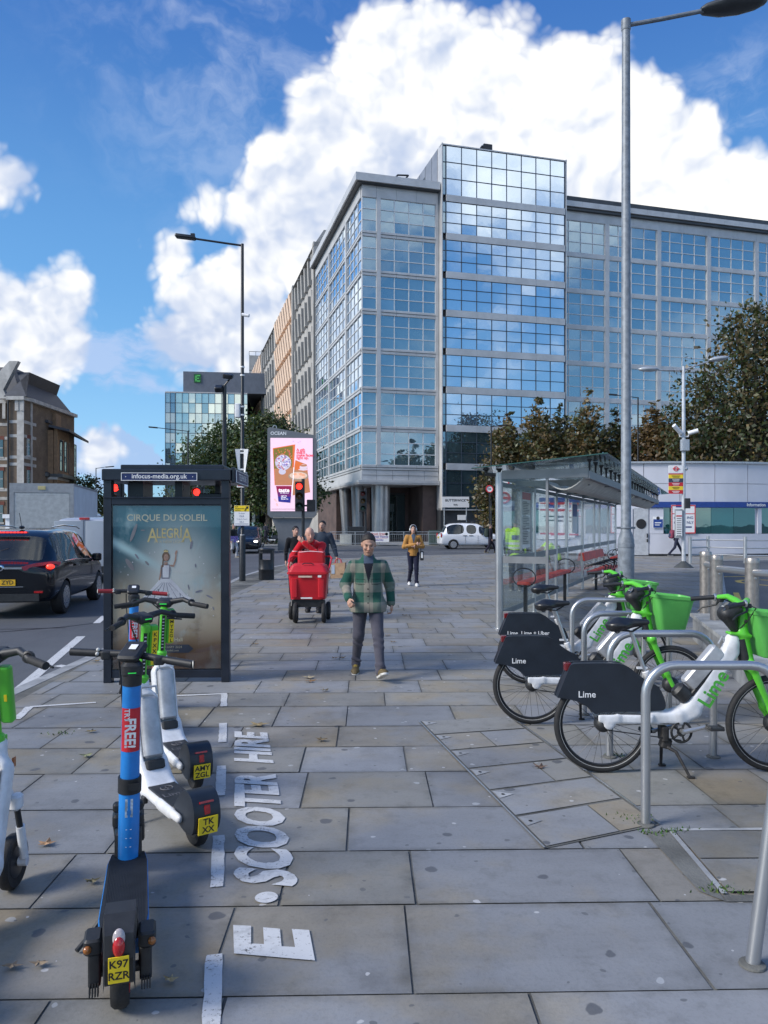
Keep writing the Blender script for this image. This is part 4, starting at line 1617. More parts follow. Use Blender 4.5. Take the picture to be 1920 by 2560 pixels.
dr = m.build('door', mat('grey_door', (.42, .44, .47), .45), sb, smooth=0)
dm.mat = INK; dm.lathe([(0, -.012), (.26, -.012), (.27, 0)], (0, 0, 1.75), 20, 'Y'); dm.build('porthole', INK, dr, smooth=40)
dm = MB(Md); dm.box((.32, -.03, 1.12), (.06, .05, .22)); dm.box((.32, -.03, .85), (.06, .05, .16)); dm.build('handle', BLACKM, dr, smooth=0)
def wallsign(name, label, px, z, wd, ht, deco, cat='sign'):
 a = R(aang(px))
 mm = MB(Matrix.Translation((CX + 20.04 * math.sin(a), CY - 20.04 * math.cos(a), z)) @ Matrix.Rotation(a, 4, 'Z'))
 mm.mat = WPLATE
 mm.box((0, 0, 0), (wd, .03, ht))
 deco(mm)
 return tag(mm.build(name, None, None, smooth=0), label, cat)
def d1(mm):
 mm.mat = STBLUE; mm.box((0, -.016, -.06), (.5, .01, .46)); mm.mat = INK; mm.lathe([(0, -.024), (.09, -.024), (.09, -.016)], (0, 0, .23), 14, 'Y')
 mm.mat = WPLATE; mm.box((0, -.023, -.02), (.34, .004, .05)); mm.box((-.04, -.023, -.14), (.26, .004, .04))
wallsign('wall_sign', 'small blue and white notice on the white wall right of the grey door', 1645, 1.83, .54, .62, d1)
def d2(mm):
 mm.mat = REDINK
 for (c, d) in (((0, -.018, .74), (1.3, .01, .06)), ((0, -.018, -.74), (1.3, .01, .06)), ((-.63, -.0185, 0), (.05, .01, 1.5)), ((.63, -.0185, 0), (.05, .01, 1.5)), ((0, -.0182, .30), (1.25, .01, .04))):
  mm.box(c, d)
 mm.mat = BLUEINK
 for i, q in enumerate(('ING', 'NLY')):
  mm.text(q, .20, Matrix.Translation((.36, -.022, .08 - .26 * i)) @ rotm(90), bold=.01); mm.box((-.2, -.018, .08 - .26 * i), (.62, .008, .10))
 mm.box((0, -.018, -.42), (.9, .008, .07))
wallsign('notice_board', 'red edged white notice in the station window behind the tall bus stop pole', 1708, 2.0, 1.32, 1.56, d2, 'notice')
def d3(mm):
 mm.mat = REDINK
 for z in (.86, .48, -.84):
  mm.box((0, -.018, z), (1.5, .01, .08))
 mm.mat = STBLUE; mm.box((0, -.018, 1.05), (1.6, .01, .22)); mm.mat = INK
 mm.box((0, -.018, .12), (1.1, .008, .07)); mm.box((0, -.018, -.10), (.95, .008, .07))
wallsign('notice_board', 'large white notice with red bands behind the bus shelter glass, left of the two', 1384, 2.05, 1.66, 2.3, d3, 'notice')
wallsign('notice_board', 'large white notice with red bands behind the bus shelter glass, right of the two', 1412, 2.0, 1.1, 2.0, d3, 'notice')

# =================================================================== TREES
def leaf_mat(name, trans=0.3):
 ma = bpy.data.materials.new(name)
 ma.use_nodes = True
 T = NT(ma.node_tree)
 T.n.clear()
 att = T.node('ShaderNodeAttribute', attribute_name='Col').outputs['Color']
 d = T.node('ShaderNodeBsdfDiffuse', {'Color': att})
 t = T.node('ShaderNodeBsdfTranslucent', {'Color': T.mix(1.0, att, (1.3, 1.4, .7), 'MULTIPLY')})
 g = T.node('ShaderNodeBsdfGlossy', {'Color': (.8, .85, .9, 1), 'Roughness': .45})
 a = T.node('ShaderNodeMixShader', {0: trans, 1: d.outputs[0], 2: t.outputs[0]})
 b = T.node('ShaderNodeMixShader', {0: 0.04, 1: a.outputs[0], 2: g.outputs[0]})
 T.node('ShaderNodeOutputMaterial', {0: b.outputs[0]})
 return ma


LEAFM = leaf_mat('leaf')
BARK = mat('bark', (0.07, 0.055, 0.045), .9, 0, .3, 4, bump=.5)
nprng = np.random.default_rng(5)


def crown_mesh(name, blobs, n, size, cols, parent, gap=0.35, droop=0.0, clump=26, spread=.30):
 """leaf-sized faces gathered in twig clumps through the volume of several blobs (c, r(3))"""
 B = [(np.array(c, float), np.array(r, float)) for c, r in blobs]
 vol = np.array([r.prod() for _, r in B]) ** .8
 vol /= vol.sum()
 ncl = max(1, n // clump)
 which = nprng.choice(len(B), ncl, p=vol)
 d = nprng.normal(size=(ncl, 3))
 d /= np.linalg.norm(d, axis=1)[:, None]
 rad = nprng.uniform(gap ** 3, 1.0, ncl) ** (1 / 3) * nprng.uniform(.88, 1.10, ncl)
 C = np.array([B[w][0] for w in which]) + d * rad[:, None] * np.array([B[w][1] for w in which])
 cs = nprng.uniform(.6, 1.4, ncl) * np.array([B[w][1].mean() for w in which]) * spread
 P = np.repeat(C, clump, 0) + nprng.normal(size=(ncl * clump, 3)) * np.repeat(cs, clump)[:, None] * np.array([1, 1, .75])
 N = len(P)
 a = nprng.normal(size=(N, 3)); a /= np.linalg.norm(a, axis=1)[:, None]
 b = np.cross(a, nprng.normal(size=(N, 3))); b /= np.linalg.norm(b, axis=1)[:, None]
 if droop:
  a[:, 2] = np.abs(a[:, 2]) * droop + a[:, 2] * (1 - droop)
 s = size * nprng.uniform(.6, 1.3, N)
 a *= s[:, None] * .5
 b *= (s * nprng.uniform(.45, .8, N))[:, None] * .5
 V = np.stack([P - a, P + b * .9 - a * .1, P + a, P - b * .9 - a * .1], 1).reshape(-1, 3)
 me = bpy.data.meshes.new(name)
 me.from_pydata(V.tolist(), [], np.arange(4 * N).reshape(N, 4).tolist())
 cc = np.array(cols)[np.repeat(nprng.integers(0, len(cols), ncl), clump)] * np.repeat(nprng.uniform(.65, 1.35, ncl), clump)[:, None] * nprng.uniform(.7, 1.3, (N, 1))
 C4 = np.ones((N * 4, 4)); C4[:, :3] = np.repeat(cc, 4, 0)
 ca = me.color_attributes.new('Col', 'FLOAT_COLOR', 'POINT')
 ca.data.foreach_set('color', C4.ravel())
 me.materials.append(LEAFM)
 o = bpy.data.objects.new(name, me)
 COL.objects.link(o)
 o.parent = parent
 return o


def tree(label, loc, blobs, n, size, cols, trunk=(.25, 4), limbs=6, group=None, **kw):
 t = thing('tree', label, 'tree', loc, 0, group)
 m = MB()
 top = trunk[1]
 r = trunk[0]
 m.tube([(0, 0, -.05), (.03, 0, top * .3), (-.04, .03, top * .7), (0, 0, top)], [r * 1.25, r, r * .85, r * .65], 10)
 for i in range(limbs):
  c, rr = blobs[i % len(blobs)]
  c = Vector(c) + Vector((rnd.uniform(-.5, .5) * rr[0], rnd.uniform(-.5, .5) * rr[1], rnd.uniform(-.2, .5) * rr[2]))
  b = Vector((0, 0, top * rnd.uniform(.55, 1)))
  k = b.lerp(c, .5) + Vector((rnd.uniform(-.3, .3), rnd.uniform(-.3, .3), .25 * abs(c.z - b.z) * .4))
  m.tube([b, k, c], [r * .5, r * .32, r * .10], 6)
 m.build('trunk', BARK, t)
 crown_mesh('crown', blobs, n, size, cols, t, **kw)
 return t


RUST = [(.155, .11, .05), (.13, .10, .047), (.10, .105, .045), (.175, .115, .052), (.088, .088, .038)]
DKGR = [(.050, .085, .030), (.038, .068, .026), (.07, .10, .036), (.09, .10, .036), (.032, .056, .022)]
PLANE = [(.065, .085, .032), (.10, .095, .04), (.14, .10, .042), (.05, .07, .028), (.08, .065, .032)]
CON = [(.05, .075, .034), (.09, .08, .04), (.14, .09, .046), (.06, .085, .04)]


def cone_tree(label, px, pyt, Y, w, cols, group, n=17000):
 c = at(px, HZ, Y)
 h = at(px, pyt, Y).z
 bl = []
 for k in range(8):
  t = k / 7
  z = 1.6 + (h - 1.9) * t
  r = 1.18 * w * (1 - t) ** .6 + .35
  a = rnd.uniform(0, 6.28)
  bl.append(((r * .18 * math.cos(a), r * .18 * math.sin(a), z), (r, r, (h - 1.6) / 8 * 1.05)))
 return tree(label, (c.x, Y, 0), bl, n, .34, cols, (.22, h * .6), 4, group, droop=.6, clump=20, spread=.22, gap=.3)


G1 = 'rusty upright trees behind the shelter'
cone_tree('narrow rusty tree nearest the glass tower, left end of the row', 1268, 1046, 60, 1.9, RUST, G1)
cone_tree('tall rusty upright tree second from the tower in the row', 1345, 1018, 59, 2.1, RUST, G1)
cone_tree('rusty green upright tree in the middle of the row above the shelter roof', 1405, 1030, 60, 2.0, [RUST[2], RUST[4], DKGR[3], RUST[1]], G1)
cone_tree('tallest brown pointed tree just left of the thick grey lamp post', 1466, 1000, 58, 2.2, RUST, G1)
cone_tree('dark brown upright tree hidden behind the thick grey lamp post', 1540, 1048, 59, 2.1, CON, G1)
cone_tree('reddish brown upright tree just right of the thick grey lamp post', 1632, 1012, 58, 2.2, [RUST[0], RUST[3], CON[2]], G1)
cone_tree('dark upright tree behind the camera pole above the station roof', 1705, 1040, 57, 2.4, CON, G1)
cone_tree('dark green upright tree right of the camera pole above the station roof', 1790, 1045, 57, 2.5, [CON[0], CON[3], CON[1]], G1)
cone_tree('dark upright tree at the right edge above the station roof', 1880, 1030, 56, 2.6, [CON[0], CON[3]], G1)
cb = at(1880, HZ, 52)
tree('big half bare plane tree with dark autumn leaves at the right edge', (cb.x, 52, 0),
     [((0, 0, 11.5), (3.6, 3, 3.0)), ((-2.6, 0, 9.0), (2.4, 2.4, 2.2)), ((1.8, 0, 14.2), (2.6, 2.4, 2.6)), ((-.6, 0, 15.3), (1.5, 1.5, 1.6)), ((-3.6, 0, 11.2), (1.5, 1.4, .8)), ((3, 0, 9), (3, 3, 3)), ((-4.4, 0, 7.6), (1.6, 1.6, 1.4)), ((-1, 0, 6.6), (3.4, 3, 2)), ((-5.0, 0, 9.6), (1.1, 1.0, .5))],
     15000, .34, PLANE, (.38, 7), 26, clump=14, spread=.26, gap=.25)
c1 = at(560, HZ, 74)
tree('broad dark green plane tree left of the tall black lamp post', (c1.x, 74, 0),
     [((0, 0, 8.0), (3.9, 3.4, 2.6)), ((-2.0, 0, 6.0), (2.8, 2.4, 2.0)), ((2.2, 0, 6.2), (2.6, 2.4, 2.2)), ((.4, 0, 10.2), (2.2, 2, 1.4)), ((0, 0, 4.3), (3.3, 2.6, 1.4))], 20000, .34, DKGR, (.32, 5), 11, clump=22, spread=.24)
c1 = at(672, HZ, 72)
tree('tall dark green plane tree behind the lit advertising screen', (c1.x, 72, 0),
     [((0, 0, 9.0), (3.2, 3, 2.6)), ((-1.4, 0, 6.4), (2.6, 2.4, 2.2)), ((2.0, 0, 7.4), (2.3, 2.2, 2.2)), ((-.2, 0, 11.0), (1.9, 1.8, 1.3)), ((.4, 0, 4.2), (3, 2.6, 1.4)), ((4.0, 0, 4.6), (1.5, 1.5, 1.6))], 20000, .34, DKGR + [PLANE[1]], (.32, 5), 11, clump=22, spread=.24)
c1 = at(205, HZ, 100)
tree('small bushy green tree beyond the white truck', (c1.x, 100, 0), [((0, 0, 6.0), (2.6, 2.2, 1.9)), ((-1.6, 0, 4.6), (2, 2, 1.6)), ((1.8, 0, 4.4), (2.1, 2, 1.5)), ((.9, 0, 7.4), (1.2, 1, .9))], 3800, .36, [(.05, .075, .028), (.035, .055, .02), (.075, .085, .03)], (.2, 3.5), 7, clump=14, spread=.25)
c1 = at(262, HZ, 130)
tree('far pale olive tree seen through the kiosk top', (c1.x, 130, 0), [((0, 0, 4.4), (5, 3, 2.4)), ((6, 0, 4.0), (5, 3, 2.6)), ((13, 0, 4.8), (5, 3, 3))], 3600, .6, [(.08, .085, .045), (.06, .075, .035), (.10, .095, .05)], (.3, 3), 6, clump=14, spread=.25)
c1 = at(1245, HZ, 58)
tree('small brown leaved tree in front of the tower base', (c1.x, 58, 0), [((0, 0, 5.2), (1.3, 1.2, 1.5)), ((.6, 0, 3.9), (1.2, 1.1, 1.1)), ((-.6, 0, 4.2), (.9, .9, .8))], 1500, .26, [(.05, .04, .022), (.06, .055, .025), (.035, .035, .018)], (.10, 3.4), 7, clump=10, spread=.26)
hd = thing('hedge', 'clipped dark green hedge below the trees beside the screen pedestal', 'hedge', (0, 66, 0))
crown_mesh('foliage', [((at(590 + 14 * k, HZ, 66).x, 0, .85), (.7, .6, .9)) for k in range(13)], 6500, .20, [(.022, .055, .018), (.03, .07, .022), (.016, .04, .014)], hd, clump=16, spread=.25, gap=.2)

# =================================================================== LAMP POSTS, SIGNS
p_ = at(1565, HZ, 10)
LGREY = mat('weathered_grey_steel', (.20, .225, .255), .55, .25, .22, 14, detail=7)
lp = thing('street_lamp', 'tall thick grey galvanised lamp post with a sticker near its foot', 'street lamp', (p_.x, 10, 0))
m = MB(); m.tube([(0, 0, -.02), (0, 0, 1.42), (0, 0, 1.50), (.0, 0, 1.62), (0, 0, 8.26)], [.105, .105, .105, .066, .052], 24); m.mat = LGREY; m.lathe([(.10, 1.40), (.109, 1.405), (.109, 1.45), (.10, 1.455)], n=24)
m.torus((0, 0, 1.66), .07, .012, axis='Z', n=20, m=6); m.box((.09, 0, 1.66), (.06, .03, .03)); m.box((-.09, 0, 1.66), (.06, .03, .03)); m.lathe([(0.056, 8.2), (.062, 8.22), (.062, 8.34), (0, 8.36)], n=16)
m.build('post', LGREY, lp, smooth=40)
m = MB(); m.tube([(0, 0, 8.27), (.5, 0, 8.36), (1.05, 0, 8.47)], .028, 10); m.build('arm', LGREY, lp)
m = MB()
hp = [(0, .05), (.06, .10), (.3, .17), (.55, .175), (.75, .13), (.85, .06), (.88, 0.0)]
V = []
for (x, r) in hp:
 for k in range(12):
  a = 2 * math.pi * k / 12
  V.append((.98 + x, r * math.cos(a), 8.47 + x * .13 + r * (.62 if math.sin(a) > 0 else .45) * math.sin(a)))
fs = [tuple(range(12))] + [(i * 12 + k, i * 12 + (k + 1) % 12, (i + 1) * 12 + (k + 1) % 12, (i + 1) * 12 + k) for i in range(len(hp) - 1) for k in range(12)]
m.add(V, fs)
m.build('lamp_head', mat('dark_lamp_shell', (.045, .05, .055), .45), lp, smooth=50)
m = MB(); m.mat = mat('pale_sticker', (.50, .66, .62), .5); m.box((-.01, -.106, .90), (.052, .006, .115)); m.mat = INK
for k in range(4):
 m.box((-.01 + .006 * (k % 2), -.110, .865 + .024 * k), (.034, .003, .008), rotm(0, -38 if k % 2 else 28, 0))
m.build('sticker', None, lp, smooth=0)

bl_ = at(606, HZ, 23)
lb = thing('street_lamp', 'tall black lamp post with long left arm and signs, beside the litter bin', 'street lamp', (bl_.x, 23, 0))
m = MB(); m.tube([(0, 0, -.05), (0, 0, 1.34), (0, 0, 1.40), (0, 0, 10.2)], [.095, .095, .06, .045], 18); m.build('post', BLACKM, lb, smooth=40)
m = MB(); m.mat = WPLATE
for z in (1.36, 3.35, 3.95, 5.0, 5.25, 6.2, 6.45):
 m.lathe([(.067, z), (.068, z + .045)], n=16)
m.build('band', WPLATE, lb)
m = MB(); m.tube([(0, 0, 10.15), (-.5, 0, 10.22), (-1.45, 0, 10.36)], .032, 8); m.build('arm', BLACKM, lb)
m = MB(); m.rbox((-1.72, 0, 10.41), (.62, .24, .10), .05, rotm(0, 7, 0)); m.box((-1.5, 0, 10.48), (.12, .08, .06)); m.build('lamp_head', BLACKM, lb)
m = MB(); m.rbox((-.14, 0, 5.15), (.16, .2, .42), .03); m.cyl((0, -.05, 8.05), (.22, -.1, 8.0), .05, n=8); m.build('camera_box', WHITE, lb)
def onpost(name, label, c, build, cat='sign'):
 o = thing(name, label, cat, c)
 build(o)
 return o
def bd1(o):
 m = MB(); m.mat = WPLATE; m.box((0, -.09, 0), (.46, .02, .62)); m.mat = YEL; m.box((0, -.101, .22), (.45, .008, .175))
 m.mat = INK
 for i, q in enumerate(('Rail', 'Replacement', 'Service')):
  m.text(q, .055, Matrix.Translation((-.20, -.107, .275 - .055 * i)) @ rotm(90), align='LEFT', bold=.01)
 m.tube([(.09, -.108, .15), (.12, -.108, .22), (.17, -.108, .26)], .012, 6); m.prism([(.20, .29), (.12, .275), (.185, .205)], -.11, -.105)
 m.mat = BLUEINK
 for i, (q, s_) in enumerate((('To Acton', .05), ('DLR', .075), ("To Earl's Court", .05), ('DL1', .075))):
  m.text(q, s_, Matrix.Translation((0, -.103, .07 - .085 * i)) @ rotm(90))
 m.box((0, -.101, -.245), (.40, .006, .012)); m.box((0, -.1005, -.30), (.46, .006, .018))
 m.build('panel', None, o, smooth=0)
onpost('direction_sign', 'yellow and white temporary sign with black arrow on the black lamp post', (bl_.x + .0, 23, 1.97), bd1)
def bd2(o):
 m = MB(); m.box((0, -.06, 0), (.31, .015, .46)); m.mat = REDINK
 for k in range(2):
  m.box((0, -.069, -.13 - .055 * k), (.25, .004, .022))
 m.build('panel', WPLATE, o, smooth=0)
onpost('notice_plate', 'white notice plate with red lines high on the black lamp post', (bl_.x + .0, 23.0, 3.06), bd2)
def bd3(o):
 m = MB()
 for s in (-1, 1):
  m.add([(s * .06, -.02, -.35), (s * .10, -.04, -.35), (s * .20, -.05, .36), (s * .06, -.02, .36), (s * .06, .04, -.35), (s * .10, .02, -.35), (s * .20, .01, .36), (s * .06, .04, .36)], [(0, 1, 2, 3), (7, 6, 5, 4), (0, 4, 5, 1), (1, 5, 6, 2), (2, 6, 7, 3), (3, 7, 4, 0)])
 m.box((0, 0, -.25), (.14, .03, .05)); m.box((0, 0, .25), (.14, .03, .05))
 m.build('panel', WPLATE, o, smooth=0)
onpost('notice_plate', 'pair of white folded plates on the black lamp post above the white notice', (bl_.x + .0, 22.92, 3.62), bd3)

def plain_lamp(label, px, Y, pyt, arm, head=.55, r=.07, m_=BLACKM):
 c = at(px, HZ, Y); z = at(px, pyt, Y).z
 o = thing('street_lamp', label, 'street lamp', (c.x, Y, 0))
 m = MB(); m.tube([(0, 0, -.05), (0, 0, 1.2), (0, 0, 1.3), (0, 0, z)], [r * 1.4, r * 1.4, r, r * .75], 12); m.build('post', m_, o, smooth=40)
 m = MB(); m.tube([(0, 0, z - .04), (arm, 0, z + abs(arm) * .10)], .03, 8); m.build('arm', m_, o)
 s = 1 if arm > 0 else -1
 m = MB(); m.rbox((arm + s * head / 2, 0, z + abs(arm) * .10 + .03), (head, .22, .10), .04, rotm(0, -5 * s, 0)); m.build('lamp_head', m_, o)
 return o
plain_lamp('distant dark lamp post in front of the green glass block, arm to the left', 470, 60, 1077, -2.4, .7)
plain_lamp('small far lamp post beside the bushy tree beyond the truck, arm to the right', 240, 80, 1170, 1.0, .9, .06)
plain_lamp('black lamp post in front of the glass tower, short arm to the right', 1228, 58, 1066, .5, .7)
plain_lamp('black lamp post between the thick grey post and the camera pole, arm to the left', 1595, 55, 993, -1.5, .6)
c2 = at(561, HZ, 21)
fl = thing('floodlight_post', 'black post with two floodlights rising behind the phone kiosk', 'floodlight post', (c2.x, 21, 0))
m = MB(); m.cyl((0, 0, -.05), (0, 0, 5.55), .06, n=14); m.cyl((-.12, 0, 5.4), (.14, 0, 5.72), .025, n=8); m.build('post', BLACKM, fl)
m = MB(); m.rbox((.11, -.05, 5.80), (.28, .24, .13), .05, rotm(20, 8, 0)); m.build('floodlight', BLACKM, fl)
m = MB(); m.rbox((-.14, -.06, 5.45), (.22, .2, .16), .04, rotm(35, 0, 0)); m.build('floodlight', BLACKM, fl)

def signal(label, px, Y, pyt, pyb, lit, side=None, rz=0, s=1.0, grp=None, lights=('r', 'a', 'g')):
 c = at(px, HZ, Y); z1, z0 = at(px, pyt, Y).z, at(px, pyb, Y).z
 o = thing('traffic_light', label, 'traffic light', (c.x, Y, 0), rz, grp)
 w_ = .30 * s
 m = MB(); m.cyl((.14 if side else 0.16, .10, -.02), (.14 if side else .16, .10, z1 + .10), .057, n=14); m.build('pole', BLACKM, o)
 m = MB(); m.rbox((0, 0, (z0 + z1) / 2), (w_, .20, z1 - z0), .03); m.box((.09, .08, z0 + .15), (.12, .06, .05)); m.box((.09, .08, z1 - .15), (.12, .06, .05))
 hh = (z1 - z0) / 3
 for k in range(3):
  zz = z1 - hh * (k + .5)
  mm = MB()
  rr = hh * .36
  for i in range(9):                     # visor
   a0, a1 = R(-20 + 220 * i / 9), R(-20 + 220 * (i + 1) / 9)
   P = [(rr * 1.1 * math.cos(a), y, zz + rr * 1.1 * math.sin(a)) for a, y in ((a0, -.10), (a1, -.10), (a1, -.30 + .05 * (abs(i - 3.5) / 4)), (a0, -.30 + .05 * (abs(i - 4.5) / 4)))]
   m.quad(*P)
 m.build('housing', BLKPL, o, smooth=30)
 for k in range(3):
  zz = z1 - hh * (k + .5)
  mm = MB(); mm.lathe([(0, -.135), (hh * .20, -.125), (hh * .32, -.102)], (0, 0, zz), 16, 'Y')
  mm.build('lens', REDLIT if (lit and k == 0) else mat('dark_lens_' + 'rag'[k], ((.10, .012, .012), (.09, .05, .012), (.012, .05, .03))[k], .15, coat=.5), o)
 if side:
  m = MB(); m.rbox((.42, .05, z0 + .20), (.30, .24, .42), .03); m.box((.25, .08, z0 + .2), (.12, .06, .06)); m.build('box_signal', BLKPL, o)
 return o
signal('traffic light showing red in front of the lit screen', 748, 27, 1204, 1278, True, True, 6)
signal('dark traffic light with three unlit lenses in front of the round columns', 906, 36, 1226, 1280, False, None, 8)
signal('traffic light showing red seen through the left end of the kiosk top', 291, 24, 1206, 1290, True, None, 0, 1, None)
signal('traffic light showing red seen through the right half of the kiosk top', 494, 25, 1217, 1300, True, None, 0, 1, None)

# CCTV column with bus stop flag
cc_ = at(1709, HZ, 30.2)
cp_ = thing('camera_pole', 'tall pale pole with two white cameras and two lamps on a dark cone foot', 'camera pole', (cc_.x, 30.2, 0))
m = MB(); m.tube([(0, 0, 0), (0, 0, 5.9), (0, 0, 8.0)], [.075, .07, .055], 16); m.build('post', mat('pale_grey_paint', (.50, .52, .55), .4, .3), cp_)
m = MB(); m.lathe([(.38, 0), (.36, .03), (.12, .22), (.075, .26)], n=24); m.build('foot', mat('dark_rubber_foot', (.05, .055, .055), .6), cp_)
for s, dz in ((-1, -.05), (1, .25)):
 m = MB(); m.tube([(0, 0, 7.85), (s * 1.0, 0, 7.85 + .35 * (s > 0))], .028, 8); m.build('arm', GALV, cp_)
 m = MB(); m.ell((s * 1.40, 0, 7.88 + .42 * (s > 0)), (.42, .16, .10), 14, 8, rotm(0, -8 * (s > 0), 0)); m.build('lamp_head', mat('lamp_shell', (.40, .43, .46), .4, .3), cp_, smooth=60)
for s in (-1, 1):
 m = MB(); m.cyl((s * .14, -.1, 5.32), (s * .48, -.25, 5.62 if s < 0 else 5.42), .085, n=12); m.tube([(0, 0, 5.2), (s * .16, -.05, 5.2), (s * .22, -.08, 5.36)], .03, 6)
 m.mat = INK; e = Vector((s * .14, -.1, 5.32)); m.build('cctv_camera', WHITE, cp_)
m = MB(); m.rbox((0, -.12, 4.85), (.32, .2, .45), .03); m.build('junction_box', GALV, cp_)
m = MB(); m.rbox((.1, -.1, 2.55), (.2, .18, .4), .02); m.build('junction_box', BLACKM, cp_)
m = MB(); m.ell((.10, 0, 3.93), (.07, .07, .08)); m.build('sounder', GALV, cp_)
m = MB(); m.rbox((-.24, -.1, 1.85 - .1), (.30, .08, 1.15), .02); m.mat = WPLATE; m.box((-.24, -.145, 1.75), (.24, .01, 1.0)); m.mat = REDINK; m.box((-.24, -.152, 2.05), (.22, .006, .05)); m.mat = INK
for k in range(9):
 m.box((-.24, -.152, 1.95 - .085 * k), (.18, .005, .022))
m.build('timetable_case', ALU, cp_, smooth=30)
fg = thing('bus_stop_sign', 'bus stop flag of white, yellow, black and red strips on the pale pole', 'sign', (cc_.x - .33, 30.15, 3.02), 0)
m = MB(); m.mat = WPLATE; m.box((0, 0, .89), (.56, .04, .30))
z = .72
for h_, c_, q, ink in ((.05, REDINK, '', None), (.15, YEL, 'Buses towards', INK), (.16, mat('slate_ink', (.04, .05, .08), .5), 'Bus Station', WPLATE), (.15, REDINK, 'Hammersmith', WPLATE), (.15, YEL, 'Night buses', INK), (.15, REDINK, 'Replacement', WPLATE)):
 m.mat = c_; m.box((0, 0, z - h_ / 2), (.56, .04, h_ - .006))
 if q:
  m.mat = ink; m.box((0, -.022, z - h_ / 2 + .022), (.026 * len(q), .006, .022)); m.box((0, -.022, z - h_ / 2 - .026), (.020 * len(q), .006, .018))
 z -= h_
m.mat = REDINK; m.torus((0, -.022, .90), .085, .016, 24, 6); m.box((0, -.034, .90), (.27, .012, .038))
m.build('panel', None, fg, smooth=0)
# round speed sign etc. by the taxi
rs = thing('road_sign', 'small round speed limit sign on a thin post near the taxi', 'sign', (at(1224, HZ, 50).x, 50, 0))
m = MB(); m.mat = BLACKM; m.cyl((0, .05, 0), (0, .05, 4.2), .04, n=8); m.build('post', BLACKM, rs)
m = MB(); m.mat = WPLATE; m.lathe([(0, -.02), (.22, -.02), (.22, 0)], (0, 0, 4.05), 20, 'Y'); m.mat = REDINK; m.torus((0, -.02, 4.05), .22, .035, 20, 6); m.mat = INK; m.text('20', .2, Matrix.Translation((0, -.026, 4.05)) @ rotm(90), bold=.02); m.build('disc', None, rs, smooth=0)

# =================================================================== PHONE KIOSK
KY = 8.18
kx0, kx1 = at(260, HZ, KY).x, at(572, HZ, KY).x
kw = kx1 - kx0
KH = 2.30
kk = thing('phone_kiosk', 'black phone kiosk carrying a dark blue circus show poster', 'phone kiosk', ((kx0 + kx1) / 2, KY, 0), 2.0)
hw = kw / 2
m = MB()
m.b2((-hw, 0, 0), (-hw + .085, .10, KH - .02)); m.b2((hw - .085, 0, 0), (hw, .10, KH - .02))
m.b2((-hw + .085, .01, .05), (hw - .085, .09, .135)); m.b2((-hw + .085, .004, 1.915), (hw - .085, .094, 2.00)); m.b2((-hw, -.012, 1.985), (hw, .0, 2.0))
m.b2((-hw + .085, .05, .135), (hw - .085, .09, 1.915))
m.b2((-hw, .86, 0), (-hw + .085, .95, KH - .02)); m.b2((-hw, .10, 1.86), (-hw + .05, .86, 1.95)); m.b2((.36, .86, 0), (.42, .95, KH - .02))
m.b2((-hw, .90, .10), (-hw + .5, .93, 1.9))
m.build('frame', NAVYB, kk, smooth=0, bevel=.006)
m = MB(); m.b2((-hw - .01, -.03, KH - .125), (hw + .02, 1.0, KH)); m.b2((-hw + .15, .1, KH), (hw - .08, .95, KH + .055)); m.b2((hw + .02, .0, KH - .15), (hw + .06, 1.0, KH + .02)); m.build('roof', NAVYB, kk, smooth=0, bevel=.012)
m = MB(); m.b2((-.49, .3, 1.99), (-.33, .7, KH - .126)); m.b2((.02, .3, 1.99), (.10, .7, KH - .126)); m.rbox((.42, .5, 2.03), (.30, .3, .05), .02); m.build('payphone', NAVYB, kk, smooth=0)
m = MB(); m.b2((-hw + .09, .87, 1.98), (.30, .875, KH - .126)); m.build('pane', CLEAR, kk, smooth=0)
m = MB(); m.mat = mat('royal_blue_plate', (.012, .022, .095), .35); m.box((-.065, -.038, KH - .085), (.80, .012, .082)); m.mat = WPLATE
for (c, d) in (((-.065, -.0455, KH - .045), (.80, .006, .006)), ((-.065, -.0455, KH - .125), (.80, .006, .006)), ((-.465, -.0456, KH - .085), (.006, .006, .086)), ((.335, -.0456, KH - .085), (.006, .006, .086))):
 m.box(c, d)
m.text('infocus-media.org.uk', .070, Matrix.Translation((-.065, -.046, KH - .082)) @ rotm(90), bold=.012)
m.box((-.42, -.046, KH - .085), (.008, .004, .008)); m.box((.29, -.046, KH - .085), (.008, .004, .008))
m.build('name_plate', None, kk, smooth=0)
m = MB(); m.mat = mat('royal_blue_plate', (.012, .022, .095), .35); m.box((hw + .068, .45, KH - .075), (.010, .86, .13)); m.mat = WPLATE
for (c, d) in (((hw + .075, .45, KH - .012), (.006, .86, .007)), ((hw + .075, .45, KH - .138), (.006, .86, .007)), ((hw + .0752, .02, KH - .075), (.006, .007, .13)), ((hw + .0752, .88, KH - .075), (.006, .007, .13))):
 m.box(c, d)
m.text('TELEPHONE', .10, Matrix.Translation((hw + .076, .47, KH - .075)) @ rotm(90, 0, 90), bold=.012)
m.build('name_plate', None, kk, smooth=0)

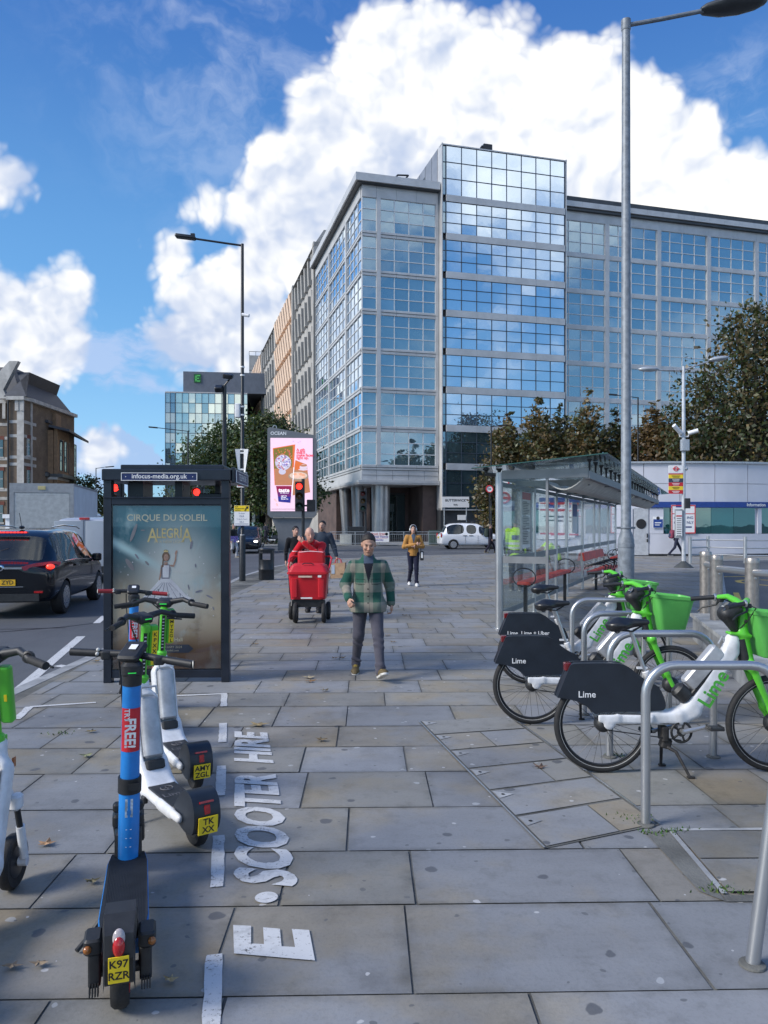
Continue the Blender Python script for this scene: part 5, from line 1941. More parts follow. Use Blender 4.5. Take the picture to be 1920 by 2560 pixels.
# poster: printed sheet; smoke and light bands are the print itself
PO = bpy.data.materials.new('poster_print'); PO.use_nodes = True
T = NT(PO.node_tree); pp = T.n['Principled BSDF']
oc = T.node('ShaderNodeTexCoord').outputs['Object']
ox, oy, oz = T.sep(oc)
sm = T.noise(T.v('MULTIPLY', oc, (1.6, 1, 1.1)), 2.2, 6, .58)
sm2 = T.noise(T.v('ADD', oc, (3, 0, 1)), 3.4, 5, .6)
up = T.ss(oz, .62, 1.65)
colp = T.mix(up, (.26, .17, .10), (.035, .17, .22))
gz = T.m('MULTIPLY', T.ss(oz, .30, .75), T.ss(oz, 1.25, .80))
colp = T.mix(T.m('MULTIPLY', gz, .85), colp, (.70, .58, .40))
rr = T.v('DISTANCE', T.v('MULTIPLY', oc, (1, 0, .8)), (.10, 0, .95))
colp = T.mix(T.m('MULTIPLY', T.ss(rr, .62, .05), .9), colp, (.85, .88, .82))
colp = T.mix(T.m('MULTIPLY', T.ss(sm, .52, .72), .6), colp, (.55, .72, .72))
colp = T.mix(T.m('MULTIPLY', T.ss(sm2, .52, .75), T.ss(oz, .95, .4)), colp, (.13, .075, .05))
colp = T.mix(T.m('MULTIPLY', T.ss(oz, .55, .22), .75), colp, (.12, .07, .05))
colp = T.mix(T.m('MULTIPLY', T.ss(T.m('ABSOLUTE', T.m('ADD', T.m('MULTIPLY', ox, .55), T.m('SUBTRACT', oz, 1.20))), .09, .0), T.ss(ox, .15, -.45)), colp, (.6, .85, .85))
T.put(pp.inputs['Base Color'], colp)
pp.inputs['Roughness'].default_value = .12
po = MB(); po.mat = PO; po.b2((-hw + .095, .030, .145), (hw - .095, .048, 1.905))
PX = (kw - .19)
def ps(u, v):                    # poster coordinates: 0..1 across, 0..1 down
 return (-hw + .095 + PX * u, 1.905 - 1.76 * v)
FY = .0285
def ptext(q, u, v, s, mt, bold=.0, sp=1.0, sx=1.0):
 po.mat = mt
 x, z = ps(u, v)
 po.text(q, s, Matrix.Translation((x, FY - .001, z)) @ rotm(90), bold=bold, space=sp, sx=sx)
CREAM = mat('cream_print', (.72, .66, .46), .3)
GOLD = mat('gold_print', (.86, .70, .30), .3)
SKINP = mat('skin_print', (.55, .33, .24), .4); DRESS = mat('dress_print', (.90, .88, .92), .4); HAIRP = mat('hair_print', (.20, .12, .07), .4); FEAT = mat('feather_print', (.30, .28, .29), .4); FEAT2 = mat('dress_shadow_print', (.30, .29, .34), .4)
ptext('CIRQUE DU SOLEIL', .5, .075, .100, CREAM, .012)
ptext('A', .365, .185, .215, GOLD, .01, sx=.75); ptext('LEGRÍ', .52, .172, .150, GOLD, .012, sx=.72); ptext('A', .685, .185, .215, GOLD, .01, sx=.75)
ptext('IN A NEW LIGHT', .52, .222, .042, CREAM, .01)
def ppoly(pts, mt, d=0.0):
 po.mat = mt
 po.poly([(ps(u, v)[0], FY - .001 - d, ps(u, v)[1]) for u, v in pts])
def pell(u, v, a, b, mt, d=0.0, rot=0):
 po.mat = mt
 x, z = ps(u, v)
 po.poly([(x + a * math.cos(t) * math.cos(rot) - b * math.sin(t) * math.sin(rot), FY - .001 - d, z + a * math.cos(t) * math.sin(rot) + b * math.sin(t) * math.cos(rot)) for t in [k * math.pi / 10 for k in range(20)]])
# dancer in a wide pale feathered dress, one arm raised
ppoly([(.44, .445), (.53, .445), (.60, .49), (.68, .55), (.745, .572), (.72, .580), (.66, .578), (.58, .590), (.50, .590), (.42, .583), (.34, .572), (.275, .560), (.31, .54), (.38, .49)], DRESS, .0004)
for k in range(18):
 u0 = .30 + .42 * k / 17; u1 = .455 + .07 * k / 17
 ppoly([(u1 - .002, .47), (u1 + .002, .47), (u0 + .004, .572), (u0 - .003, .570)], FEAT2 if k % 3 == 0 else DRESS, .0008)
for k in range(24):
 u0 = rnd.uniform(.33, .69); v0 = rnd.uniform(.505, .575)
 ppoly([(u0, v0), (u0 + .012, v0 + .004), (u0 + .006, v0 + .028)], FEAT2 if k % 2 else DRESS, .001)
ppoly([(.455, .36), (.525, .36), (.535, .39), (.522, .448), (.45, .448), (.44, .39)], FEAT2, .0012)
ppoly([(.46, .365), (.52, .365), (.515, .44), (.46, .44)], DRESS, .0014)
ppoly([(.445, .362), (.456, .37), (.452, .42), (.432, .458), (.424, .452), (.436, .41)], SKINP, .0012)
ppoly([(.525, .362), (.535, .372), (.565, .375), (.585, .335), (.590, .300), (.578, .298), (.570, .335), (.556, .362)], SKINP, .0012)
pell(.585, .287, .012, .026, SKINP, .0014, -.3)
ppoly([(.475, .345), (.505, .345), (.506, .366), (.474, .366)], SKINP, .0012)
pell(.49, .312, .042, .052, HAIRP, .0010); pell(.492, .318, .026, .038, SKINP, .0016); pell(.49, .279, .026, .018, HAIRP, .0014); ppoly([(.46, .32), (.47, .32), (.468, .375), (.452, .38)], HAIRP, .0018)
ppoly([(.468, .283), (.512, .283), (.508, .272), (.498, .278), (.490, .268), (.482, .278), (.472, .272)], GOLD, .0022)
for (a, b, mt) in ((.484, .314, HAIRP), (.501, .314, HAIRP), (.4925, .332, REDINK)):
 pell(a, b, .0045, .0028, mt, .0022)
for (u, v, a, b, r_, mt) in ((.19, .165, .018, .105, -.35, FEAT), (.155, .36, .025, .075, .6, FEAT), (.315, .352, .012, .03, .7, FEAT), (.22, .31, .010, .035, .6, FEAT2), (.725, .24, .012, .048, -.2, FEAT2), (.765, .367, .008, .022, .1, FEAT2), (.795, .525, .010, .04, -1.3, FEAT2), (.895, .558, .010, .04, 1.1, FEAT2), (.70, .50, .007, .03, .2, FEAT2), (.275, .150, .022, .008, 0, FEAT), (.93, .63, .006, .02, .3, FEAT2)):
 pell(u, v, a, b, mt, .0006, r_)
for k in range(26):
 pell(rnd.uniform(.05, .97), rnd.uniform(.28, .68), rnd.uniform(.0025, .007), rnd.uniform(.0025, .007), DRESS, .0005)
ppoly([(.44, .792), (.455, .778), (.47, .792), (.47, .805), (.44, .805)], CREAM)
ptext('Royal Albert Hall', .47, .822, .058, CREAM, .006)
ppoly([(.30, .852), (.70, .852), (.745, .877), (.70, .902), (.30, .902)], mat('slate_ink', (.04, .05, .08), .5))
ptext('FROM JANUARY 2024', .49, .867, .036, CREAM, .004); ptext('cirquedusoleil.com', .51, .888, .030, CREAM, .004)
ptext('AIR CANADA', .50, .938, .034, CREAM, .01, 1.15)
po.build('poster', None, kk, smooth=0, fix=True)
m = MB(); m.b2((-hw + .088, .012, .137), (hw - .088, .016, 1.913)); m.build('poster_glass', pane_mat('poster_pane', (1, 1, 1), .6, 0.0), kk, smooth=0)

# =================================================================== BIN
bp = at(666, HZ, 23.6)
bn = thing('litter_bin', 'black cylindrical litter bin with a domed top and side slot', 'litter bin', (bp.x, 23.6, 0))
m = MB(); m.lathe([(.235, 0), (.24, .05), (.24, .30), (.246, .31), (.246, .33), (.24, .34), (.24, .62)], n=32)
m.mat = BLACKM
for (a0, a1) in ((20, 70), (112, 160), (200, 340)):
 pass
m.build('body', BLACKM, bn, smooth=40)
m = MB()
def ring(a0, a1, r0, r1, z0, z1):
 n = 10
 for i in range(n):
  b0_, b1_ = R(a0 + (a1 - a0) * i / n), R(a0 + (a1 - a0) * (i + 1) / n)
  P = [(r * math.cos(b), r * math.sin(b)) for (r, b) in ((r1, b0_), (r1, b1_), (r0, b1_), (r0, b0_))]
  m.add([(x, y, z) for z in (z0, z1) for (x, y) in P], [(3, 2, 1, 0), (4, 5, 6, 7), (0, 1, 5, 4), (1, 2, 6, 5), (2, 3, 7, 6), (3, 0, 4, 7)])
ring(-48, 48, .22, .24, .62, .82); ring(132, 222, .22, .24, .62, .82); ring(0, 360, .22, .24, .82, .90)
m.lathe([(.262, .90), (.268, .92), (.25, .965), (.17, .995), (0, 1.0)], n=32)
m.build('lid', BLACKM, bn, smooth=40)
m = MB(); m.lathe([(0, .60), (.22, .60), (.22, .61)], n=24); m.build('liner', mat('pale_bin_liner', (.35, .36, .37), .6), bn)

# =================================================================== LED SCREEN
sy = 50
ob_ = thing('advertising_screen', 'tall lit advertising screen in a grey frame on a wide pedestal', 'advertising screen', (at(730, HZ, sy).x, sy, 0), 4)
k_ = sy / F
SW, Z0, Z1 = 122 * k_, at(0, 1294, sy).z, at(0, 1068, sy).z
GF = mat('grey_screen_frame', (.16, .17, .185), .45, .1, .05)
m = MB(); m.prism([(-SW / 2, Z0 + .2), (-SW / 2 + .2, Z0), (SW / 2 - .2, Z0), (SW / 2, Z0 + .2), (SW / 2, Z1 - .75), (SW / 2 - .18, Z1 - .5), (-SW / 2 + .15, Z1), (-SW / 2, Z1 - .1)], 0, .9); m.mat = WPLATE
m.text('OCEAN', .30, Matrix.Translation((-SW / 2 + .72, -.012, Z1 - .42)) @ rotm(90), bold=.03)
m.build('housing', GF, ob_, smooth=0)
m = MB(); m.prism([(-.95, 0), (.95, 0), (.95, Z0 - 1.0), (1.35, Z0 - .02), (-1.35, Z0 - .02), (-.95, Z0 - 1.0)], .2, .75); m.build('pedestal', GF, ob_, smooth=0)
m = MB(); m.torus((-SW / 2 + .45, .4, Z1 + .03), .12, .03, 14, 6); m.build('lifting_eye', GALV, ob_)
# the picture on the screen
def led(name, col, st=1.0):
 return mat('led_' + name, col, .4, 0, .04, 3, emit=st * .52)
sx0, sx1, sz0, sz1 = -SW / 2 + .20, SW / 2 - .25, Z0 + .42, Z1 - .72
m = MB(); m.mat = led('pink', (.80, .55, .66), .95); m.b2((sx0, -.03, sz0), (sx1, -.004, sz1))
def sc(u, v, d=0):
 return (sx0 + (sx1 - sx0) * u, -.034 - d, sz1 - (sz1 - sz0) * v)
def spoly(pts, mt, d=0):
 m.mat = mt; m.poly([sc(u, v, d) for u, v in pts])
def sell(u, v, a, b, mt, d=0):
 spoly([(u + a * math.cos(t), v + b * math.sin(t)) for t in [k * math.pi / 9 for k in range(18)]], mt, d)
OR, WD, GRN, MARO, BLU = led('orange', (.62, .13, .03)), led('wood', (.42, .17, .08)), led('olive', (.16, .13, .02)), led('maroon', (.25, .005, .05)), led('indigo', (.02, .02, .20))
spoly([(.055, .14), (.585, .085), (.53, .645), (.10, .645)], OR)
spoly([(.075, .15), (.53, .105), (.51, .42), (.085, .42)], GRN, .002)
spoly([(.09, .42), (.545, .40), (.53, .645), (.115, .645)], WD, .003)
spoly([(.59, .30), (.86, .36), (.94, .74), (.51, .785), (.55, .45)], WD, .001)
spoly([(.59, .31), (.85, .365), (.87, .45), (.57, .43)], OR, .003)
for k in range(70):
 u, v = rnd.uniform(.10, .50), rnd.uniform(.15, .40)
 sell(u, v, .016, .010, (OR, GRN, led('pinkdark', (.45, .10, .12)), WD)[k % 4], .0035)
sell(.30, .335, .19, .107, led('silver', (.50, .46, .55)), .005)
for k in range(60):
 a, r_ = rnd.uniform(0, 6.28), rnd.uniform(0, .92) ** .5
 sell(.30 + .18 * r_ * math.cos(a), .335 + .10 * r_ * math.sin(a), .02, .010, (led('violet', (.20, .14, .45)), led('silver2', (.70, .66, .72)), led('pinkdark', (.45, .10, .12)), led('greyv', (.30, .28, .36)))[k % 4], .007)
sell(.28, .46, .085, .04, led('silver', (.50, .46, .55)), .006)
sell(.66, .52, .24, .062, led('plate', (.30, .22, .16)), .006); sell(.66, .512, .21, .048, led('cream', (.62, .45, .35)), .008)
for k in range(16):
 sell(.52 + .28 * rnd.random(), .49 + .045 * rnd.random(), .04, .018, (led('biscuit', (.72, .34, .20)), led('biscuit2', (.80, .48, .36)))[k % 2], .009 + .0005 * k)
sell(.78, .40, .09, .045, led('mug', (.62, .50, .56)), .008); sell(.78, .375, .08, .014, WD, .01)
sell(.78, .43, .12, .012, led('mug', (.62, .50, .56)), .009)
spoly([(.545, .40), (.565, .40), (.52, .79), (.50, .79)], led('white', (.85, .80, .84)), .012)
spoly([(.13, .655), (.50, .655), (.485, .80), (.175, .79)], MARO, .008); spoly([(.168, .77), (.487, .775), (.47, .885), (.19, .87)], BLU, .0085)
spoly([(.175, .74), (.49, .74), (.487, .80), (.183, .80)], led('plum', (.12, .01, .12)), .0088)
LW = led('white', (.85, .80, .84))
def stext(q, u, v, s, mt, bold=.02, al='CENTER'):
 m.mat = mt; x, y, z = sc(u, v, .016); m.text(q, s, Matrix.Translation((x, y, z)) @ rotm(90), bold=bold, align=al)
stext('taste', .32, .715, .36, LW, .035); stext('the difference', .33, .752, .10, LW, .02)
for i, q in enumerate(('Light Up', 'Double', 'Biscuit Tin')):
 stext(q, .25, .79 + .022 * i, .11, LW, .03, 'LEFT')
TXT = led('rose', (.62, .05, .10), 1.0)
for i, q in enumerate(('A gift', "that'll", 'make faces', 'light up.')):
 stext(q, .615, .162 + .036 * i, .25, TXT, .03, 'LEFT')
stext('Sai', .60, .835, .2, TXT, .01, 'LEFT')
LAV = led('lavender', (.36, .30, .62)); GLD = led('goldleaf', (.60, .36, .22))
for (u, v) in ((.54, .045), (.66, .06), (.70, .045)):
 for a in range(5):
  b = a * 1.256
  spoly([(u + .03 * math.cos(b), v + .016 * math.sin(b)), (u + .012 * math.cos(b + .6), v + .007 * math.sin(b + .6)), (u, v)], LAV, .004)
for (u, v) in ((.10, .84), (.13, .86), (.16, .92), (.15, .90)):
 for a in range(5):
  b = a * 1.256
  spoly([(u + .03 * math.cos(b), v + .016 * math.sin(b)), (u + .014 * math.cos(b + .6), v + .008 * math.sin(b + .6)), (u, v)], GLD, .004)
m.mat = led('smallprint', (.10, .02, .05));
for k in range(46):
 u = .03 + .94 * k / 46
 spoly([(u, .968), (u + .014, .968), (u + .014, .974), (u, .974)], m.mat, .003)
m.build('screen', None, ob_, smooth=0, fix=False)

# =================================================================== RAILINGS, BANNER
ry = 62.4
rx0, rx1 = at(827, HZ, ry).x, at(1105, HZ, ry).x
rl = thing('railing', 'long pale pedestrian guard rail along the far kerb below the columns', 'railing', (rx0, ry, .05))
L = at(1290, HZ, ry).x - rx0
m = MB()
nb = int(L / 2.0)
for k in range(nb + 1):
 m.cyl((k * 2.0, 0, 0), (k * 2.0, 0, 1.1), .03, n=8)
for z in (.13, .88, 1.07):
 m.cyl((0, 0, z), (nb * 2.0, 0, z), .022, n=6)
for k in range(nb * 13):
 m.cyl((k * 2.0 / 13, 0, .13), (k * 2.0 / 13, 0, .88), .009, n=5)
m.build('rails', GALV, rl)
bx0, bx1 = at(926, HZ, ry).x, at(973, HZ, ry).x
bw_ = bx1 - bx0
bn_ = thing('banner', 'white fair banner with red and violet lettering tied to the guard rail', 'banner', ((bx0 + bx1) / 2, ry - .06, .70))
m = MB(); m.mat = WPLATE; m.box((0, 0, 0), (bw_, .015, .82)); m.mat = REDINK
m.text('Brook Green', .22, Matrix.Translation((-.1, -.012, .26)) @ rotm(90), bold=.02); m.box((-.1, -.01, .14), (.9, .006, .02)); m.box((0, -.01, -.10), (1.3, .006, .02))
m.mat = mat('violet_ink', (.10, .03, .30), .5); m.text('Winter Festival', .22, Matrix.Translation((0, -.012, .02)) @ rotm(90), bold=.02); m.text('Saturday', .2, Matrix.Translation((-.05, -.012, -.24)) @ rotm(90), bold=.02)
m.lathe([(0, -.014), (.12, -.014)], (.55, 0, .24), 12, 'Y'); m.build('cloth', None, bn_, smooth=0)
m = MB(); m.rbox((0, 0, .45), (1.0, .5, .9), .04); ub = m.build('utility_cabinet', mat('pale_cabinet', (.42, .43, .40), .5), None); ub.location = (at(865, HZ, 63.3).x, 63.3, .05); tag(ub, 'pale street cabinet behind the guard rail under the columns', 'cabinet')
m = MB(); m.rbox((0, 0, .75), (1.6, .6, 1.5), .04); ub = m.build('utility_cabinet', BLACKM, None); ub.location = (at(893, HZ, 63.5).x, 63.5, .05); tag(ub, 'black slatted cabinet behind the guard rail', 'cabinet')
m = MB(); m.rbox((0, 0, .6), (1.5, .6, 1.2), .04); ub = m.build('utility_cabinet', mat('green_cabinet', (.03, .06, .05), .5), None); ub.location = (at(1095, HZ, 63.5).x, 63.5, .05); tag(ub, 'dark green cabinet behind the white taxi', 'cabinet')

# station guard rail
sr = thing('railing', 'steel two rail barrier in front of the station windows', 'railing', (0, 0, 0))
pts_ = [(at(1725, HZ, 33.6)), at(1770, HZ, 34.6), at(1863, HZ, 33.4), at(1960, HZ, 32.8), at(2060, HZ, 32.2)]
for q in pts_:
 m = MB(); m.cyl((q.x, q.y, 0), (q.x, q.y, 1.18), .075, n=14); m.build('post', STEEL, sr)
m = MB()
for i in range(len(pts_) - 1):
 a, c = pts_[i], pts_[i + 1]
 for z in (.35, .68, 1.02):
  m.cyl((a.x, a.y, z), (c.x, c.y, z), .032, n=10)
m.build('rails', STEEL, sr)

# stone plinth and fat steel posts at the bus bay
pw = thing('stone_plinth', 'low grey stone plinth edging the bicycle stands', 'plinth', (0, 0, 0))
A_, B_ = Vector((4.59, 11.3)), Vector((3.55, 7.1))
A2, B2 = Vector((5.5, 11.15)), Vector((4.4, 6.8))
m = MB(); m.prism([(A_.x, A_.y), (A2.x, A2.y), (B2.x + -.6, 3.0), (2.75, 3.2), (B_.x, B_.y)], 0, .34, 'XY'); m.build('wall', mat('grey_stone', (.20, .21, .22), .8, 0, .35, 2.5, detail=7, bump=.3), pw, smooth=0)
m = MB()
sg = [(A_, B_), (B_, Vector((2.75, 3.2)))]
for (a, c) in sg:
 n = max(1, int((c - a).length / 1.2)); d = (c - a).normalized(); nn = Vector((-d.y, d.x)) * .04
 for k in range(n):
  p, q = a.lerp(c, k / n) + d * .004, a.lerp(c, (k + 1) / n) - d * .004
  V = [p - nn, q - nn, q + nn * 8, p + nn * 8]
  m.prism([(v.x, v.y) for v in V], .342, .39, 'XY')
m.build('coping', mat('coping_stone', (.27, .28, .28), .8, 0, .3, 3, detail=7, bump=.2), pw, smooth=0)
GB = 'fat steel barrier posts beside the bus lane'
fp = [(1764, 11.35, 1379, .38), (1791, 10.5, 1388, .38), (1880, 9.6, 1395, .38), (2010, 8.6, 1400, .38)]
fl_ = ['fat steel barrier post at the far end of the stone plinth', 'second fat steel barrier post along the plinth, its rail running right', 'fat steel barrier post nearest the right edge of the frame', 'fat steel barrier post out at the far right']
bposts = []
for (px, Y, pyt, zb), lab in zip(fp, fl_):
 q = at(px, HZ, Y); z1 = at(px, pyt, Y).z
 o = thing('barrier_post', lab, 'barrier post', (q.x, Y, zb), 0, GB)
 m = MB(); m.lathe([(.105, 0), (.105, .008), (.083, .012), (.083, z1 - zb - .07), (.086, z1 - zb - .068), (.086, z1 - zb - .012), (.078, z1 - zb), (0, z1 - zb)], n=28); m.build('shaft', mat('worn_bronze_steel', (.36, .33, .30), .38, .75, .15, 12), o, smooth=40)
 m = MB(); m.lathe([(0, -.012), (.014, -.010), (.016, 0)], (0, -.082, (z1 - zb) * .72), 10, 'Y'); m.build('bolt', STEEL, o)
 bposts.append((q.x, Y, zb + (z1 - zb) * .80))
for i in range(3):
 a, c = Vector(bposts[i]), Vector(bposts[i + 1])
 o = thing('barrier_rail', ['short steel rail between the two farthest fat posts', 'steel rail running from the second fat post towards the right edge', 'steel rail leaving the frame right of the nearest fat post'][i], 'rail', a, 0, 'rails between the fat posts')
 d = (c - a).normalized()
 m = MB(); m.cyl(d * .08, (c - a) - d * .08, .047, n=16); m.build('tube', STEEL, o)

# =================================================================== BICYCLE STANDS
GS = 'steel bicycle stands'
def stand(label, x, y, w=.76, h=.905, lean=0.0, rz=0):
 o = thing('bicycle_stand', label, 'bicycle stand', (x, y, 0), rz, GS)
 r = .17
 P = [(0, 0, -.02), (0, 0, h - r)]
 for k in range(1, 8):
  a = math.pi / 2 * k / 7
  P.append((r - r * math.cos(a), 0, h - r + r * math.sin(a)))
 for k in range(0, 8):
  a = math.pi / 2 * k / 7
  P.append((w - r + r * math.sin(a), 0, h - r + r * math.cos(a)))
 P.append((w, 0, -.02))
 P = [(p[0] + lean * p[2], p[1], p[2]) for p in P]
 m = MB(); m.tube(P, .0265, 14); m.build('hoop', STEEL, o, smooth=50)
 for q in (0, w):
  m = MB(); m.lathe([(.05, .0025), (.048, .010), (.028, .016)], (q, 0, 0), 16); m.build('base_collar', JOINT, o)
 return o
stand('leaning steel bicycle stand nearest the camera at the right edge', 1.42, 2.93, lean=.13)
stand('steel bicycle stand in front of the nearest green and white bicycle', 1.48, 4.30)
stand('steel bicycle stand just behind the nearest bicycle seat', 1.65, 5.56)
stand('steel bicycle stand between the second and third bicycles', 1.79, 6.80)
stand('farthest steel bicycle stand beyond the third bicycle', 1.99, 8.05)

# =================================================================== BUS SHELTER
ALUD = mat('shelter_grey_frame', (.23, .24, .25), .45, .3, .1, 4)
sh = thing('bus_shelter', 'long glass bus shelter with a sloping glass roof and steel posts', 'bus shelter', (1.875, 12.37, 0), -23.6)
SL = 15.6
yp = [0, 2.6, 4.8, 6.1, 8.4, 10.5, 11.6, 13.6, SL]
for i, y in enumerate(yp):
 m = MB(); r = .062 if i == 0 else .036
 zt = 2.55 if i == 0 else 2.40
 m.cyl((0, y, 0), (0, y, zt), r, n=18); m.lathe([(r * 1.5, .002), (r * 1.5, .02), (r, .025)], (0, y, 0), 16)
 m.build('post', STEEL, sh)
m = MB()
for i in range(len(yp) - 1):
 a, c = yp[i], yp[i + 1]
 for (z0, z1) in ((1.06, 1.17), (.20, .29), (2.33, 2.40)):
  m.b2((-.018, a + .04, z0), (.018, c - .04, z1))
m.build('rails', ALUD, sh, smooth=0)
for i in range(len(yp) - 1):
 a, c = yp[i], yp[i + 1]
 m = MB()
 for (z0, z1) in ((.29, 1.06), (1.17, 2.33)):
  m.b2((-.005, a + .05, z0), (.005, c - .05, z1))
 m.build('pane', CLEAR, sh, smooth=0)
# near end screen, with its own posts
m = MB(); m.b2((.05, -.02, 1.08), (.78, .02, 1.19)); m.b2((.05, -.02, .20), (.78, .02, .30)); m.b2((.76, -.022, .18), (.80, .022, 2.44)); m.b2((.05, -.03, 2.44), (1.42, .03, 2.58)); m.b2((.05, .9, 2.36), (1.3, .96, 2.46)); m.build('end_frame', ALUD, sh, smooth=0)
m = MB(); m.b2((.06, -.005, .30), (.76, .005, 1.08)); m.b2((.06, -.005, 1.19), (.76, .005, 2.44)); m.build('pane', CLEAR, sh, smooth=0)
# beams, fittings and the curved light canopy
m = MB()
for y in yp[1:]:
 m.b2((.0, y - .03, 2.40), (1.42, y + .03, 2.52))
m.b2((-.03, 0.04, 2.43), (.03, SL, 2.53)); m.b2((1.36, -.02, 2.42), (1.44, SL, 2.54)); m.build('roof_beam', ALUD, sh, smooth=0)
for k in range(24):
 m = MB(); m.lathe([(.042, .20), (.042, .185), (.018, .15), (.014, 0)], (1.42, .1 + k * .66, 2.53), 10); m.build('glass_clamp', BLACKM, sh)
m = MB()
for (x, y) in ((-.22, 0), (0, 0.0)):
 m.lathe([(.055, .10), (.055, .08), (.03, .06), (.02, -.02)], (x, y, 2.52), 10)
m.tube([(0.05, 0, 2.50), (-.12, 0, 2.52), (-.24, 0, 2.53)], .03, 8)
m.build('roof_bracket', BLACKM, sh)
m = MB(); m.mat = mat('cream_canopy', (.62, .60, .55), .6, 0, .15, 4)
n = 8
for j in range(2):
 ya, yb = (.05 + 8.0 * j, 7.6 + 8.0 * j)
 for i in range(n):
  t0, t1 = i / n, (i + 1) / n
  f = lambda t: (1.38 - .62 * t, 2.46 - .20 * math.sin(math.pi * min(t * .9, 1)) - .02 * t)
  (xa_, za_), (xb_, zb_) = f(t0), f(t1)
  m.add([(xa_, ya, za_), (xb_, ya, zb_), (xb_, yb, zb_), (xa_, yb, za_), (xa_, ya, za_ + .02), (xb_, ya, zb_ + .02), (xb_, yb, zb_ + .02), (xa_, yb, za_ + .02)], [(0, 1, 2, 3), (7, 6, 5, 4), (0, 4, 5, 1), (2, 6, 7, 3), (1, 5, 6, 2), (3, 7, 4, 0)])
m.build('light_canopy', None, sh, smooth=0)
m = MB(); m.lathe([(.0, -.07), (.05, -.05), (.065, 0)], (.75, 2.9, 2.36), 14); m.build('camera_dome', BLACKM, sh)
GROOF = pane_mat('roof_glass', (.88, .95, .93), .8, .16)
for k in range(10):
 y0, y1 = -.35 + k * 1.62, -.35 + (k + 1) * 1.62 - .02
 m = MB(); m.add([(-.36, y0, 2.60), (1.74, y0, 2.765), (1.74, y1, 2.765), (-.36, y1, 2.60), (-.36, y0, 2.612), (1.74, y0, 2.777), (1.74, y1, 2.777), (-.36, y1, 2.612)], [(3, 2, 1, 0), (4, 5, 6, 7), (0, 1, 5, 4), (1, 2, 6, 5), (2, 3, 7, 6), (3, 0, 4, 7)])
 m.build('roof_pane', GROOF, sh, smooth=0)
m = MB(); m.tube([(-.36, -.352, 2.606), (1.745, -.352, 2.772), (1.745, SL + .3, 2.772)], .008, 6); m.cyl((-.36, -.35, 2.606), (-.36, SL + .3, 2.606), .008, n=6); m.build('roof_edge', mat('green_glass_edge', (.03, .09, .08), .2), sh)
m = MB(); m.mat = WPLATE; m.b2((.03, 1.35, 1.28), (.05, 2.05, 2.30)); m.mat = REDINK; m.b2((.05, 1.36, 2.16), (.056, 2.04, 2.29)); m.mat = mat('pale_print', (.55, .54, .50), .5)
for k in range(3):
 m.b2((.05, 1.40, 1.34 + .27 * k), (.056, 2.0, 1.57 + .27 * k))
m.mat = INK
for k in range(26):
 m.b2((.056, 1.44, 1.36 + .03 * k), (.059, 1.44 + rnd.uniform(.2, .5), 1.372 + .03 * k))
m.mat = ALU
m.b2((.028, 1.30, 1.24), (.062, 1.35, 2.34)); m.b2((.028, 2.05, 1.24), (.062, 2.10, 2.34))
m.build('timetable_board', None, sh, smooth=0)
m = MB(); m.mat = WPLATE; m.b2((.03, 6.6, 1.5), (.045, 7.3, 2.25)); m.mat = STBLUE; m.b2((.045, 6.65, 1.9), (.05, 7.25, 2.2)); m.build('route_map', None, sh, smooth=0)
# roundel post behind the glass
rp = thing('bus_stop_post', 'white panel with red ring sign seen through the shelter end', 'bus stop', (at(1262, HZ, 24).x, 24, 0), 0)
m = MB(); m.box((0, 0, 1.7), (.42, .10, 3.4)); m.mat = REDINK; m.torus((-.02, -.055, 2.55), .16, .03, 24, 6); m.box((-.02, -.07, 2.55), (.40, .02, .07)); m.torus((-.02, -.055, 3.05), .14, .03, 24, 6); m.build('panel', WPLATE, rp, smooth=0)

SEAT = mat('worn_red_seat', (.60, .065, .05), .5, 0, .25, 6, detail=7)
def bench(label, y0, y1, x, zs, back, arms, dpt=.24):
 M4 = sh.matrix_basis
 o = thing('bench', label, 'bench', Vector((1.875, 12.37, 0)) + Vector((x * .9163 + y0 * .4004, -x * .4004 + y0 * .9163, 0)), -23.6, 'red benches in the bus shelter')
 L = y1 - y0
 m = MB(); nseg = 2
 if back:
  for k in range(2):
   m.rbox((-.12 + .24 * k, L / 2, zs), (.20, L, .05), .02)
  m.build('seat', SEAT, o)
  m = MB(); m.rbox((-.30, L / 2, zs + .40), (.05, L, .22), .02, rotm(0, -12, 0)); m.build('backrest', SEAT, o)
 else:
  m.rbox((0, L / 2, zs), (dpt, L, .06), .025); m.build('seat', SEAT, o)
 for y in (.15, L - .15):
  m = MB(); m.b2((-.03, y - .03, 0), (.03, y + .03, zs - .026)); m.build('leg', BLACKM, o, smooth=0)
 for k in range(arms):
  y = .05 + (L - .1) * k / max(1, arms - 1)
  m = MB()
  if back:
   m.tube([(.22, y, zs + .02), (.26, y, zs + .16), (.12, y, zs + .22), (-.22, y, zs + .17), (-.30, y, zs + .10)], .016, 8)
  else:
   P = []
   for i in range(16):
    a = 2 * math.pi * i / 16
    P.append((.20 * math.cos(a), y + .0, zs + .10 + .16 * math.sin(a)))
   m.tube(P, .011, 6, closed=True)
  m.build('armrest', BLACKM, o)
 return o
bench('red perch bench nearest the camera inside the glass shelter', .85, 4.9, .20, .69, False, 2)
bench('red slatted bench with backrest and black armrests in the middle of the shelter', 8.2, 11.9, .36, .46, True, 7)
bench('farthest red perch bench at the end of the shelter', 12.6, 15.0, .30, .66, False, 3)

